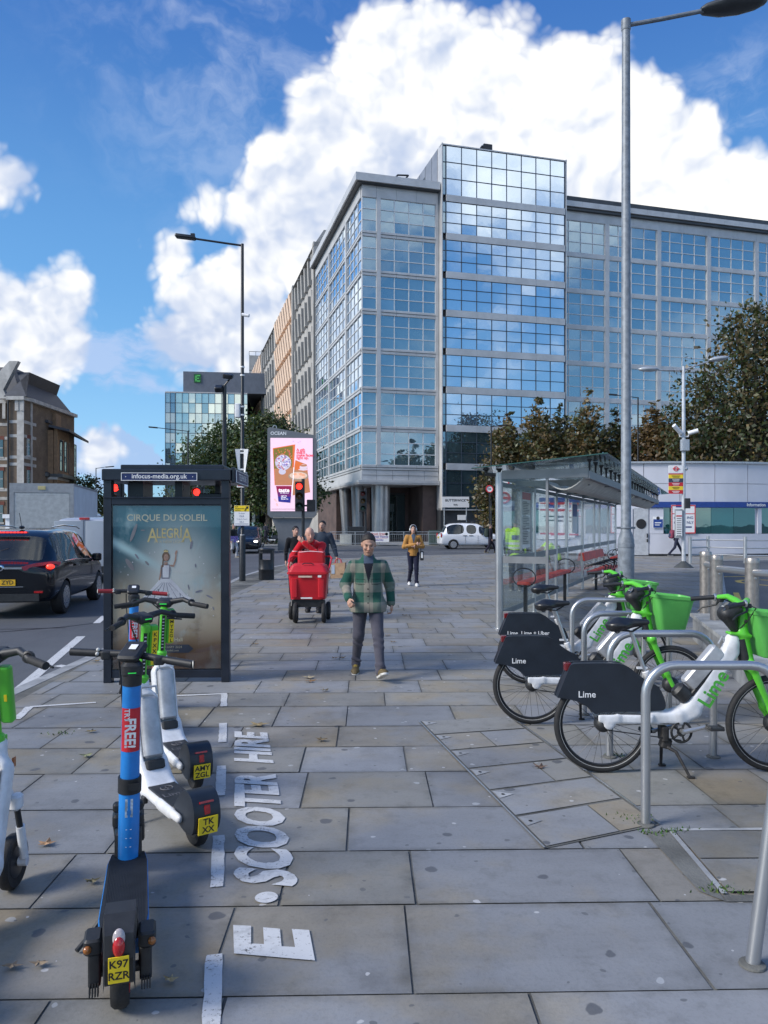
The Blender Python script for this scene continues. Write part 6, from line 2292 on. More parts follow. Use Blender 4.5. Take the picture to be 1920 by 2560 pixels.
# =================================================================== VEHICLES
def car_body(name, st, paint, glass, parent, wheels, wr, side_glass, rear_glass, front_glass, pillars=()):
 """loft a car shell. st: stations (y, half width sill, half width waist, half width roof, z floor, z waist, z roof).
 side_glass: list of (i0, i1) station spans glazed between waist and roof; wheels: y of the axles; the shell is rounded by subdivision and the arches are cut out"""
 NP = 9
 V, Fc, fm = [], [], []
 for (y, ws, wb, wr_, zf, zb, zr) in st:
  prof = [(0, zf), (ws * .86, zf), (ws, zf + .07), (max(ws, wb) * 1.0 + .012, (zf + zb) * .5), (wb, zb - .05), (wb - .02, zb), (wr_ + .03, zr - .075), (wr_ * .80, zr - .012), (0, zr)]
  for (x, z) in prof:
   V.append((x, y, z))
 N = len(st)
 sg = set()
 for (a, b) in side_glass:
  sg |= set(range(a, b))
 for i in range(N - 1):
  for k in range(NP - 1):
   m_ = 0
   if k == 5 and i in sg:
    m_ = 1
   if k in (6, 7) and (i in rear_glass or i in front_glass):
    m_ = 1
   if k == 5 and i in rear_glass and False:
    m_ = 1
   Fc.append((i * NP + k, (i + 1) * NP + k, (i + 1) * NP + k + 1, i * NP + k + 1)); fm.append(m_)
 for i in (0, N - 1):
  for k in range(1, NP - 2):
   pass
 # end caps as quads from the outline to the centre line
 for i, fl in ((0, 0), (N - 1, 1)):
  b = i * NP
  base = len(V)
  zs = [V[b + k] for k in range(NP)]
  for k in range(1, NP - 1):
   V.append((0, zs[k][1], zs[k][2]))
  ctr = [b] + [base + k - 1 for k in range(1, NP - 1)] + [b + NP - 1]
  for k in range(NP - 1):
   q = [b + k, b + k + 1, ctr[k + 1], ctr[k]]
   q2 = []
   for v in q:
    if v not in q2:
     q2.append(v)
   Fc.append(tuple(q2 if fl else q2[::-1])); fm.append(0)
 me = bpy.data.meshes.new(name)
 me.from_pydata(V, [], Fc)
 me.polygons.foreach_set('material_index', fm)
 bm = bmesh.new(); bm.from_mesh(me)
 # mirror
 bmesh.ops.mirror(bm, geom=bm.verts[:] + bm.edges[:] + bm.faces[:], merge_dist=0.0015, axis='X')
 bmesh.ops.remove_doubles(bm, verts=bm.verts, dist=0.001)
 bmesh.ops.recalc_face_normals(bm, faces=bm.faces)
 lay = bm.edges.layers.float.get('crease_edge') or bm.edges.layers.float.new('crease_edge')
 for e in bm.edges:
  mi = {f.material_index for f in e.link_faces}
  if len(mi) > 1:
   e[lay] = .85
 bm.to_mesh(me); bm.free()
 me.materials.append(paint); me.materials.append(glass)
 tmp = bpy.data.objects.new('t', me)
 COL.objects.link(tmp)
 md = tmp.modifiers.new('s', 'SUBSURF'); md.levels = 2; md.render_levels = 2
 cutters = []
 for (y, side) in [(y, s) for y in wheels for s in (-1, 1)]:
  c = MB(); c.cyl((side * (st[len(st) // 2][2] - .26), y, wr * .98), (side * 1.6, y, wr * .98), wr * 1.14, n=40)
  o = c.build('c', BLKPL, None, smooth=0)
  cutters.append(o)
  b = tmp.modifiers.new('b', 'BOOLEAN'); b.object = o; b.operation = 'DIFFERENCE'; b.solver = 'EXACT'
 dg = bpy.context.evaluated_depsgraph_get()
 dg.update()
 ev = bpy.data.meshes.new_from_object(tmp.evaluated_get(dg), depsgraph=dg)
 for o in cutters:
  mm = o.data
  bpy.data.objects.remove(o); bpy.data.meshes.remove(mm)
 bpy.data.objects.remove(tmp)
 outs = []
 bm = bmesh.new(); bm.from_mesh(ev)
 for idx, nm in ((0, 'body'), (1, 'window')):
  b2 = bm.copy()
  bmesh.ops.delete(b2, geom=[f for f in b2.faces if (f.material_index == 1) != (idx == 1)], context='FACES')
  m2 = bpy.data.meshes.new(nm); b2.to_mesh(m2); b2.free()
  m2.materials.append(paint if idx == 0 else glass)
  if idx == 0:
   m2.materials.append(BLKPL)
  m2.polygons.foreach_set('material_index', [0] * len(m2.polygons))
  m2.polygons.foreach_set('use_smooth', [True] * len(m2.polygons))
  m2.set_sharp_from_angle(angle=R(32))
  o = bpy.data.objects.new(nm, m2); COL.objects.link(o); o.parent = parent
  outs.append(o)
 bm.free()
 return outs


def carpaint(name, col, coat=1.0, rough=.35, metal=0.0, spec=.4):
 return mat(name, col, rough, metal, .06, 1.5, coat=coat, spec=spec)


def wheel(parent, x, y, r, w_, rim, side, spokes=5, detail=True):
 """tyre and spoked rim at (x, y); side = +1 outward along +x"""
 t = MB()
 t.lathe([(r * .66, -w_ / 2), (r * .93, -w_ / 2), (r, -w_ * .33), (r, w_ * .33), (r * .93, w_ / 2), (r * .66, w_ / 2), (r * .66, -w_ / 2)], (x, y, r), 32, 'X')
 wo = t.build('wheel', RUBBER, parent, smooth=40)
 m = MB(); m.mat = rim
 X0 = x + side * w_ * .42
 m.lathe([(r * .60, 0), (r * .67, side * .012), (r * .67, side * .03), (r * .62, side * .03)], (x + side * w_ * .40, y, r), 32, 'X')
 m.lathe([(0, side * .02), (r * .12, side * .018), (r * .15, 0)], (X0 - side * .02, y, r), 16, 'X')
 for k in range(spokes):
  a = 2 * math.pi * k / spokes + .3
  for da in (-.16, .16):
   p0 = (X0 - side * .012, y + r * .12 * math.cos(a), r + r * .12 * math.sin(a))
   p1 = (X0 - side * .004, y + r * .64 * math.cos(a + da), r + r * .64 * math.sin(a + da))
   m.tube([p0, p1], [r * .055, r * .07], 6, flat=(1, .5))
 m.mat = BLKPL
 m.lathe([(0, 0), (r * .62, 0)], (x + side * w_ * .12, y, r), 24, 'X')
 m.build('rim', None, wo, smooth=40)
 return wo


RIMS = mat('silver_rim', (.45, .46, .48), .28, .85, .08, 20)
CHROME = mat('chrome', (.75, .76, .78), .12, 1.0, .03, 10)
# ---- dark people carrier at the lights
RWb, FWb = gnd(158, 1530), gnd(237, 1495)
DKC = carpaint('dark_car_paint', (.004, .005, .008), spec=.08)
hd_ = math.degrees(math.atan2(6.74 - 6.27, 2.80))
car = thing('parked_car', 'dark people carrier seen from behind with red tail lights and yellow number plate', 'car', (-7.08, 14.05, ROADZ), 8.0)
st = [  # y, sill, waist, roof, floor, waist z, roof z
 (0.00, .74, .80, .62, .42, .86, .98),
 (0.06, .82, .87, .66, .34, .90, 1.02),
 (0.16, .86, .905, .66, .30, .96, 1.06),
 (0.22, .87, .91, .64, .28, .99, 1.10),
 (0.62, .88, .925, .60, .26, 1.03, 1.55),
 (0.84, .89, .93, .62, .25, 1.04, 1.645),
 (1.15, .89, .935, .64, .24, 1.04, 1.675),
 (1.85, .89, .94, .66, .24, 1.02, 1.695),
 (1.95, .89, .94, .66, .24, 1.015, 1.695),
 (2.75, .89, .935, .66, .24, .99, 1.665),
 (2.85, .89, .935, .66, .24, .985, 1.655),
 (3.25, .89, .93, .60, .24, .97, 1.50),
 (3.85, .88, .92, .64, .25, .93, 1.10),
 (4.25, .86, .86, .60, .27, .82, .92),
 (4.55, .78, .72, .50, .32, .62, .74),
 (4.64, .60, .58, .40, .38, .52, .62)]
car_body('body', st, DKC, CARGL, car, (.86, 3.62), .33, [(4, 7), (8, 9), (10, 12)], (3,), (11,))
for (y) in (.86, 3.62):
 for s in (-1, 1):
  wheel(car, s * .82, y, .335, .215, RIMS, s, 5)
def sd(mb, pts, y):
 mb.poly([(x, y + d, z) for (x, z, d) in pts])
for s in (-1, 1):
 m = MB(); m.mat = REDLENS
 V = [(s * .36, -.02, .97), (s * .40, -.02, .90), (s * .86, .10, .86), (s * .93, .42, .98), (s * .93, .46, 1.04), (s * .86, .16, 1.06), (s * .55, .03, 1.02)]
 n = len(V)
 m.add([Vector(v) for v in V] + [Vector(v) + Vector((-s * .05, .12, 0)) for v in V], [tuple(range(n)), tuple(range(2 * n - 1, n - 1, -1))] + [(i, (i + 1) % n, (i + 1) % n + n, i + n) for i in range(n)])
 m.mat = mat('tail_lit', (1.0, .05, .03), .3, 0, .02, 9, emit=1.0); m.ell((s * .84, .10, .965), (.08, .05, .05))
 m.build('tail_light', None, car, smooth=30)
 m = MB(); m.rbox((s * 1.02, 3.02, 1.03), (.20, .13, .17), .05); m.tube([(s * .9, 3.05, .98), (s * 1.0, 3.03, 1.0)], .03, 6); m.build('mirror', DKC, car, smooth=40)
 m = MB()
 for y in (1.55, 2.55):
  m.box((s * .955, y, .93), (.03, .2, .035))
 m.build('door_handle', DKC, car, smooth=0)
 m = MB(); m.tube([(s * .63, .95, 1.70), (s * .665, 1.6, 1.74), (s * .665, 2.6, 1.715), (s * .64, 3.0, 1.66)], .016, 6); m.tube([(s * .945, .75, 1.05), (s * .955, 1.6, 1.045), (s * .955, 2.6, 1.01), (s * .93, 3.3, .975)], .009, 6); m.build('trim', CHROME, car)
m = MB(); m.mat = CHROME; m.box((0, -.012, .945), (.74, .02, .035)); m.lathe([(0, -.03), (.05, -.028), (.062, 0)], (0, -.015, .945), 20, 'Y'); m.mat = DKC; m.lathe([(0, -.034), (.03, -.032)], (0, -.012, .945), 14, 'Y'); m.build('badge_strip', CHROME, car)
m = MB(); m.box((.0, -.03, .68), (.52, .012, .115)); m.mat = INK; m.text('VE66 ZYD', .105, Matrix.Translation((0, -.038, .68)) @ rotm(90), bold=.02); m.build('number_plate', mat('rear_plate', (.80, .46, .02), .4), car, smooth=0)
m = MB(); m.rbox((0, .56, 1.60), (.62, .05, .03), .01); m.mat = REDLIT
for k in range(9):
 m.box((-.26 + .065 * k, .53, 1.605), (.045, .02, .018))
m.build('brake_light', REDLENS, car, smooth=0)
m = MB(); m.tube([(0, .40, 1.30), (-.22, .34, 1.22), (-.42, .28, 1.16)], .010, 5); m.build('wiper', BLKPL, car)
m = MB(); m.mat = BLKPL; m.box((0, -.012, .40), (1.35, .05, .14)); m.mat = REDLENS; m.box((.66, -.0, .50), (.15, .05, .035)); m.box((-.66, 0, .50), (.15, .05, .035)); m.mat = CHROME; m.box((0, -.03, .60), (.8, .02, .012)); m.build('bumper', BLKPL, car, smooth=0)
m = MB(); m.ell((.05, 1.0, 1.70), (.05, .10, .035)); m.tube([(.05, .98, 1.72), (.05, .86, 1.98)], .006, 5); m.build('aerial', BLACKM, car)
m = MB(); m.mat = BLKPL
for (x, y) in ((-.36, 2.2), (.36, 2.2), (-.36, 1.3), (.36, 1.3)):
 m.rbox((x, y, .95), (.48, .16, .62), .07, rotm(-8, 0, 0)); m.rbox((x, y - .06, 1.34), (.26, .10, .18), .05)
m.b2((-.84, .4, .40), (.84, 3.2, .62)); m.build('seats', BLKPL, car)

# ---- silver van and white box truck ahead
VANP = carpaint('silver_van_paint', (.42, .45, .50), .6, .4, .3)
van = thing('van', 'silver van seen from behind between the dark car and the phone kiosk', 'van', (-8.9, 22.6, ROADZ), 8)
m = MB()
V = []
sts = [(0.0, .90, .96, .80, .38, 1.2, 1.88), (.10, .94, .975, .84, .34, 1.2, 1.96), (.6, .95, .98, .86, .30, 1.2, 1.99), (3.2, .95, .98, .86, .30, 1.2, 1.99), (3.7, .95, .97, .80, .30, 1.15, 1.9), (4.4, .93, .95, .78, .32, 1.05, 1.2), (4.9, .80, .8, .6, .36, .8, .92)]
car_body('body', sts, VANP, CARGL, van, (.95, 3.95), .33, [(4, 5)], (), (4,))
for y in (.95, 3.95):
 for s in (-1, 1):
  wheel(van, s * .86, y, .33, .21, RIMS, s, 6)
m = MB(); m.rbox((.0, -.02, 1.93), (.30, .05, .07), .02); m.build('brake_light', REDLENS, van, smooth=30)
for s in (-1, 1):
 m = MB(); m.rbox((s * .445, -.025, 1.16), (.83, .03, 1.42), .07); m.build('rear_door', VANP, van, smooth=40)
 m = MB(); m.box((s * .92, .0, 1.05), (.08, .06, .55)); m.build('tail_light', REDLENS, van, smooth=0)
 m = MB(); m.box((s * .885, -.05, 1.6), (.05, .05, .09)); m.box((s * .885, -.05, .75), (.05, .05, .09)); m.build('hinge', VANP, van, smooth=0)
m = MB(); m.box((0, -.06, .42), (1.9, .16, .2)); m.build('bumper', BLKPL, van, smooth=0)
TRW = carpaint('white_truck_panel', (.78, .81, .85), .2, .5)
trk = thing('box_truck', 'white box truck with a closed roller shutter seen from behind', 'truck', (-13.28, 29.5, ROADZ), 13)
TW, TZ0, TZ1 = 1.16, 1.02, 3.34
m = MB(); m.mat = TRW; m.b2((-TW, .06, TZ0), (TW, 6.5, TZ1)); m.build('box_body', TRW, trk, smooth=0)
m = MB(); m.mat = mat('grey_truck_frame', (.33, .34, .35), .5, .2)
m.b2((-TW, 0, TZ1 - .34), (TW, .06, TZ1 + .02)); m.b2((-TW, 0, TZ0), (-TW + .16, .06, TZ1 - .34)); m.b2((TW - .16, 0, TZ0), (TW, .06, TZ1 - .34)); m.b2((-TW, -.04, TZ0 - .20), (TW, .06, TZ0)); m.b2((TW, .06, TZ1 - .06), (TW + .02, 6.5, TZ1 + .02)); m.mat = mat('ochre_badge', (.55, .47, .22), .5); m.rbox((0, -.012, TZ1 - .16), (.28, .02, .14), .03); m.build('rear_frame', None, trk, smooth=0)
m = MB()
for k in range(22):
 z = TZ0 + .02 + (TZ1 - TZ0 - .38) * k / 22
 m.b2((-TW + .17, .012, z), (TW - .17, .04, z + .078)); m.b2((-TW + .17, .03, z + .078), (TW - .17, .045, z + .09))
m.build('shutter', mat('shutter_slat', (.50, .51, .50), .5, .1), trk, smooth=0)
m = MB(); m.mat = REDLENS; m.b2((-TW, -.055, TZ0 - .07), (TW, -.04, TZ0 - .02)); m.mat = BLKPL; m.b2((-TW, -.05, .55), (TW, .10, .70)); m.b2((-.5, .1, .5), (.5, 8.2, .9)); m.build('chassis', None, trk, smooth=0)
for y in (1.9, 7.4):
 for s in (-1, 1):
  wheel(trk, s * .95, y, .42, .30, RIMS, s, 6)
m = MB(); m.rbox((0, 7.6, 1.35), (2.2, 1.9, 1.9), .2); m.build('cab', TRW, trk, smooth=40)

# ---- white taxi crossing ahead
TXP = carpaint('white_taxi_paint', (.84, .85, .87), .8)
tp = at(1096, HZ, 55)
tax = thing('taxi', 'white taxi in profile crossing the road before the dark tower base', 'taxi', (tp.x, 55, ROADZ), -84)
st = [(0.00, .72, .80, .60, .42, .92, 1.02), (.05, .84, .88, .66, .34, .96, 1.06), (.16, .88, .92, .68, .30, 1.02, 1.14), (.24, .89, .93, .68, .28, 1.05, 1.22), (.46, .90, .935, .68, .26, 1.06, 1.66), (.66, .90, .94, .70, .26, 1.06, 1.80), (.95, .90, .94, .72, .26, 1.06, 1.87), (1.75, .90, .94, .73, .26, 1.05, 1.89), (1.82, .90, .94, .73, .26, 1.05, 1.89), (2.65, .90, .94, .72, .26, 1.04, 1.85), (2.75, .90, .94, .71, .26, 1.04, 1.84), (3.20, .90, .93, .64, .26, 1.03, 1.62), (3.72, .89, .92, .66, .26, 1.02, 1.16), (4.45, .86, .86, .60, .28, .94, 1.04), (4.78, .74, .72, .5, .34, .72, .82), (4.86, .6, .6, .42, .40, .6, .7)]
car_body('body', st, TXP, CARGL, tax, (.93, 3.92), .345, [(4, 7), (8, 9), (10, 12)], (3,), (11,))
for y in (.93, 3.92):
 for s in (-1, 1):
  wheel(tax, s * .83, y, .345, .22, RIMS, s, 10)
for s in (-1, 1):
 m = MB(); m.rbox((s * .86, .06, 1.0), (.12, .10, .30), .04); m.build('tail_light', REDLENS, tax, smooth=30)
 m = MB(); m.rbox((s * 1.03, 3.0, 1.08), (.18, .12, .16), .05); m.build('mirror', BLKPL, tax, smooth=40)
 m = MB(); m.box((s * .955, 1.75, .98), (.03, .3, .03)); m.box((s * .955, 2.2, .98), (.03, .3, .03)); m.box((s * .957, 1.78, .7), (.008, .012, .62)); m.box((s * .957, 2.7, .7), (.008, .012, .62)); m.build('door_handle', BLKPL, tax, smooth=0)
m = MB(); m.box((0, -.02, .84), (.52, .02, .12)); m.mat = INK; m.box((0, -.032, .84), (.36, .006, .05)); m.build('number_plate', YEL, tax, smooth=0)
m = MB(); m.rbox((0, 2.55, 1.92), (.6, .22, .12), .04); m.tube([(-.66, .8, 1.90), (-.68, 1.7, 1.93), (-.67, 2.5, 1.90)], .02, 6); m.tube([(.66, .8, 1.90), (.68, 1.7, 1.93), (.67, 2.5, 1.90)], .02, 6); m.build('roof_sign', BLKPL, tax)
# ---- small dark car beyond the black lamp post, facing the viewer
dk = thing('parked_car', 'small dark car with lit headlights facing the camera, half hidden by the black lamp post', 'car', (at(598, HZ, 46).x, 50.2, ROADZ), 186)
st2 = [tuple(a * (.93 if i in (0,) else (.93 if i < 4 else .9)) for i, a in enumerate(q)) for q in st]
car_body('body', st2, DKC, CARGL, dk, (.86, 3.65), .31, [(4, 7), (8, 9), (10, 12)], (3,), (11,))
for y in (.86, 3.65):
 for s in (-1, 1):
  wheel(dk, s * .77, y, .31, .2, RIMS, s, 5)
for s in (-1, 1):
 m = MB(); m.ell((s * .56, 4.36, .74), (.13, .06, .07)); m.build('headlight', mat('lit_headlamp', (1, .95, .85), .3, 0, .02, 9, emit=2.5), dk)

# =================================================================== BICYCLES AND SCOOTERS
LIMEG = mat('lime_green_paint', (.10, .50, .035), .38, 0, .12, 5, detail=6, coat=.2)
LBASK = mat('lime_green_plastic', (.12, .48, .10), .45, 0, .10, 4, detail=6)
BIKEW = mat('scuffed_white_paint', (.67, .68, .70), .38, 0, .13, 12, detail=9)
NAVYP = mat('navy_guard', (.012, .017, .026), .42, 0, .25, 5, detail=7)
BATT = mat('silver_battery', (.40, .41, .43), .4, .35, .2, 10, detail=8)
GREYB = mat('reflective_stripe', (.45, .45, .43), .4)


def outline(pts, n=4):
 """soften a polygon by one corner-cutting pass"""
 for _ in range(2):
  out = []
  for i, p in enumerate(pts):
   q = pts[(i + 1) % len(pts)]
   out += [(p[0] * .75 + q[0] * .25, p[1] * .75 + q[1] * .25), (p[0] * .25 + q[0] * .75, p[1] * .25 + q[1] * .75)]
  pts = out
 return pts


def B(cx, cy):
 """side view of the nearest bicycle, photo crop to metres"""
 return ((cx - 676) / 748.0, .335 - (cy - 886) / 748.0)


def spoked(parent, x, z, r, hub, stripe=True):
 m = MB(); m.torus((x, 0, z), r - .024, .024, 56, 12); w_ = m.build('wheel', RUBBER, parent, smooth=60)
 m = MB(); m.torus((x, 0, z), r - .052, .0085, 56, 8); m.build('rim', BLACKM, w_, smooth=60)
 if stripe:
  m = MB()
  for s in (-1, 1):
   m.torus((x, s * .0185, z), r - .037, .0024, 56, 6)
  m.build('stripe', GREYB, w_, smooth=60)
 m = MB()
 for k in range(28):
  a = 2 * math.pi * k / 28
  s = 1 if k % 2 else -1
  a2 = a + (.55 if (k // 2) % 2 else -.55)
  m.tube([(x + hub * .55 * math.cos(a2), s * .03, z + hub * .55 * math.sin(a2)), (x + (r - .055) * math.cos(a), 0, z + (r - .055) * math.sin(a))], .0013, 4, cap=False)
 m.build('spokes', mat('dark_spoke', (.06, .06, .065), .4, .6), w_)
 m = MB(); m.lathe([(.012, -.06), (hub * .8, -.045), (hub, -.02), (hub, .02), (hub * .8, .045), (.012, .06)], (x, 0, z), 24, 'Y'); m.build('hub', BLKPL, w_, smooth=50)
 return w_


def make_bike(label, loc, rz, guard_text, steer=0.0):
 """hire bicycle, +x forward, camera side is -y"""
 b = thing('bicycle', label, 'bicycle', loc, rz, 'green and white hire bicycles')
 WR = .335
 spoked(b, 0, WR, WR, .055)
 # rear guard panel either side of the wheel, with a curved top
 go = outline([B(436, 744), B(437, 741), B(440, 728), B(470, 655), B(496, 592), B(505, 575), B(530, 570), B(735, 569), B(790, 580), B(850, 630), B(905, 668), B(960, 690), B(1000, 806), B(930, 814), B(655, 818), B(625, 830), B(600, 800), B(560, 772), B(500, 752)])
 m = MB()
 m.prism(go, -.055, -.030, 'XZ')
 m.prism(go, .030, .055, 'XZ')
 top = [B(440, 738), B(470, 655), B(500, 592), B(530, 574), B(735, 572), B(788, 583), B(850, 632), B(905, 670), B(958, 692)]
 for i in range(len(top) - 1):
  (x0, z0), (x1, z1) = top[i], top[i + 1]
  m.add([(x0, -.05, z0), (x1, -.05, z1), (x1, .05, z1), (x0, .05, z0), (x0, -.05, z0 - .012), (x1, -.05, z1 - .012), (x1, .05, z1 - .012), (x0, .05, z0 - .012)], [(0, 1, 2, 3), (7, 6, 5, 4), (0, 4, 5, 1), (2, 6, 7, 3)])
 m.mat = WPLATE
 for (q, cx, s) in guard_text:
  x, z = B(cx, 728)
  m.text(q, s, Matrix.Translation((x, -.0565, z)) @ rotm(90), bold=.012)
 m.build('rear_guard', NAVYP, b, smooth=30)
 x, z = B(505, 592)
 m = MB(); m.rbox((x - .012, 0, z), (.05, .07, .055), .012); m.build('tail_light', mat('dark_red_lens', (.12, .006, .008), .15, coat=.5), b, smooth=30)
 # frame: stays, bottom casting, big down tube, head
 fr = Sdf()
 P3 = lambda cx, cy, y=0: (B(cx, cy)[0], y, B(cx, cy)[1])
 def beam(p, q, hh, dd, r=.022, k=.02, ext=.02):
  p, q = Vector(p), Vector(q); v = q - p
  fr.box((p + q) / 2, (v.length + ext, dd, hh), r, Matrix.Rotation(-math.atan2(v.z, v.x), 4, 'Y') @ Matrix.Identity(4), k)
 for s in (-1, 1):
  beam(P3(735, 850, s * .072), P3(915, 855, s * .058), .062, .024, .010)
  beam(P3(645, 846, s * .074), P3(740, 846, s * .074), .055, .018, .008)
  fr.ell(P3(695, 876, s * .074), (.042, .012, .040), k=.015)
 beam(P3(890, 852), P3(1075, 852), .098, .105, .03)
 beam(P3(1060, 858), P3(1160, 800), .125, .095, .035, .04)
 beam(P3(1120, 830), P3(1345, 500), .118, .082, .030, .03)
 fr.cap(P3(940, 835), P3(908, 640), .030, .024, .05)
 fr.ell(P3(1345, 475), (.055, .045, .075), k=.03)
 sdf_obj('frame', fr, .0095, BIKEW, b, relax=2)
 m = MB()
 a = B(1160, 785); c = B(1345, 625)
 ang = math.atan2(B(1335, 490)[1] - B(1160, 775)[1], B(1335, 490)[0] - B(1160, 775)[0])
 mid = B(1238, 703)
 m.text('Lime', .145, Matrix.Translation((mid[0], -.0425, mid[1])) @ Matrix.Rotation(-ang, 4, 'Y') @ rotm(90), bold=.02, sx=.95)
 m.build('frame_lettering', mat('lime_ink', (.06, .36, .04), .4), b, smooth=0)
 # battery on the down tube
 p0, p1 = Vector(P3(1112, 690)), Vector(P3(1275, 500))
 d = (p1 - p0).normalized()
 rot = Matrix.Rotation(-math.atan2(d.z, d.x), 4, 'Y')
 m = MB(); m.rbox((p0 + p1) / 2, ((p1 - p0).length, .085, .105), .025, rot); m.tube([p1 + d * .0 + Vector((0, -.0, .03)), p1 + d * .05 + Vector((-.01, 0, .04)), p1 + d * .055 + Vector((.02, 0, -.03)), p1 + Vector((.02, 0, -.04))], .009, 6); m.build('battery', BATT, b, smooth=40)
 m = MB(); m.rbox(p0 - d * .055 + Vector((.0, 0, -.01)), (.11, .09, .12), .04, rot); m.rbox((p0 + p1) / 2 + Vector((.036, 0, -.042)), ((p1 - p0).length + .06, .075, .03), .012, rot); m.build('battery_dock', BLKPL, b, smooth=40)
 # seat post and saddle
 m = MB(); m.cyl(P3(908, 660), P3(822, 408), .0145, n=12); m.build('seat_post', STEEL, b)
 m = MB(); m.lathe([(.022, 0), (.025, .01), (.025, .05), (.02, .055)], P3(910, 655), 14, rot=rotm(0, -18, 0)); m.box(P3(880, 600), (.07, .02, .014)); m.build('seat_clamp', BIKEW, b)
 sd_ = Sdf()
 sd_.ell(P3(755, 378), (.085, .078, .034), k=.02).cap(P3(760, 372), P3(905, 366), .045, .020, .03, fy=.9).ell(P3(735, 398), (.05, .055, .022), k=.02)
 sdf_obj('saddle', sd_, .007, mat('black_saddle', (.013, .014, .016), .35, 0, .2, 20, coat=.15), b)
 m = MB(); m.tube([P3(760, 405, -.03), P3(830, 412, -.015), P3(880, 385, 0)], .005, 6); m.tube([P3(760, 405, .03), P3(830, 412, .015), P3(880, 385, 0)], .005, 6)
 for s in (-1, 1):
  m.torus(P3(745, 405, s * .035), .016, .005, 10, 5)
 m.build('saddle_rails', BLKPL, b)
 # crank, chain ring, pedals, kickstand
 bb = B(1070, 915)
 m = MB(); m.torus((bb[0], -.045, bb[1] - .01), .068, .009, 30, 6); m.lathe([(.03, -.006), (.03, .006)], (bb[0], -.045, bb[1] - .01), 14, 'Y')
 for k in range(5):
  a = k * 1.256
  m.tube([(bb[0] + .025 * math.cos(a), -.045, bb[1] - .01 + .025 * math.sin(a)), (bb[0] + .062 * math.cos(a), -.045, bb[1] - .01 + .062 * math.sin(a))], .008, 5)
 for s in (0, 1):
  dz = .055 * (1 if s == 0 else -1)
  m.cyl((bb[0], -.045, bb[1] - .01 + dz), (.02, -.045, WR + dz * .6), .004, n=5)
 m.build('chain_ring', BLKPL, b)
 for s, (dx, dz) in ((-1, (.20, .045)), (1, (-.18, -.04))):
  m = MB(); m.mat = STEEL; m.tube([(bb[0], s * .075, bb[1]), (bb[0] + dx * .85, s * .085, bb[1] + dz * .9)], [.018, .013], 10); m.cyl((bb[0], s * .05, bb[1]), (bb[0], s * .085, bb[1]), .016)
  o = m.build('crank', STEEL, b)
  m = MB(); cx, cz = bb[0] + dx * .95, bb[1] + dz * 1.0 - .005; m.rbox((cx, s * .135, cz), (.10, .085, .02), .008); m.box((cx - .04, s * .135, cz + .012), (.012, .08, .01)); m.box((cx + .04, s * .135, cz + .012), (.012, .08, .01)); m.build('pedal', BLKPL, o, smooth=30)
 k0 = P3(985, 905)
 m = MB(); m.rbox(P3(990, 935), (.05, .10, .10), .015); m.rbox(P3(1000, 985), (.07, .07, .07), .015, rotm(0, 15, 0))
 for y, (ex, ey) in ((-.07, (1085, 1165)), (.07, (1015, 1125))):
  e = (B(ex, 0)[0], y * 1.9, .012)
  m.tube([P3(1000, 1000, y * .5), (B((1000 + ex) / 2, 0)[0] - .01, y, .16), e], [.013, .012, .010], 8); m.rbox((e[0] + .008, e[1], .008), (.05, .03, .014), .006)
 m.build('kickstand', mat('black_iron', (.03, .028, .027), .6, .2, .4, 30), b)
 # steering: fork, collar, basket, bars
 stx, stz = B(1372, 470)
 fk = thing_part = bpy.data.objects.new('fork', None)
 bpy.data.objects.remove(fk)
 fx = 1.185
 fkS = Sdf()
 fkS.cap((B(1395, 420)[0], 0, B(1395, 420)[1]), (B(1432, 585)[0], 0, B(1432, 585)[1]), .042, .040, .02, fy=.9)
 for s in (-1, 1):
  fkS.cap((B(1432, 590)[0], s * .05, B(1432, 590)[1]), (fx - .05, s * .058, WR + .10), .028, .021, .03, fy=.6)
  fkS.cap((fx - .05, s * .058, WR + .10), (fx, s * .06, WR), .021, .020, .02, fy=.6)
 fkS.cap((B(1432, 588)[0], -.06, B(1432, 588)[1]), (B(1432, 588)[0], .06, B(1432, 588)[1]), .028, k=.03)
 fkS.cap((B(1395, 420)[0], 0, B(1395, 420)[1]), (B(1402, 290)[0], 0, B(1402, 290)[1]), .036, .032, .02, fy=.9)
 fkS.box((B(1380, 428)[0], 0, B(1380, 428)[1]), (.16, .08, .022), .008, rotm(0, 8, 0), k=.02)
 sdf_obj('fork', fkS, .0075, LIMEG, b, relax=2)
 m = MB(); m.tube([P3(1388, 450), P3(1418, 590)], .040, 14); m.build('head_tube', BLKPL, b)
 spoked(b, fx, WR, WR, .068)
 # cone shaped head unit behind the bars
 cS = Sdf()
 cS.cap(P3(1310, 320), P3(1360, 300), .052, .05, .02, fy=1.25).cap(P3(1325, 330), P3(1362, 415), .055, .022, .02, fy=1.2)
 sdf_obj('head_unit', cS, .008, BLKPL, b, relax=2)
 m = MB(); m.lathe([(0, .007), (.05, .005), (.053, 0)], P3(1300, 292), 20, rot=rotm(0, -48, 0)); m.mat = GREYB; m.box(P3(1295, 287), (.018, .03, .004), rotm(0, -48, 0)); m.build('display', mat('display_glass', (.02, .025, .03), .08, coat=.6), b)
 # basket
 tz, bz = B(0, 298)[1], B(0, 525)[1] - .02
 xa, xb = B(1425, 0)[0], B(1425, 0)[0] + .345
 m = MB()
 n = 6
 def bring(z, x0, x1, wy, r):
  P = []
  for (cx, cy, a0) in ((x1 - r, wy - r, 0), (x0 + r, wy - r, 90), (x0 + r, -wy + r, 180), (x1 - r, -wy + r, 270)):
   for k in range(n + 1):
    a = R(a0 + 90 * k / n)
    P.append((cx + r * math.cos(a), cy + r * math.sin(a), z))
  return P
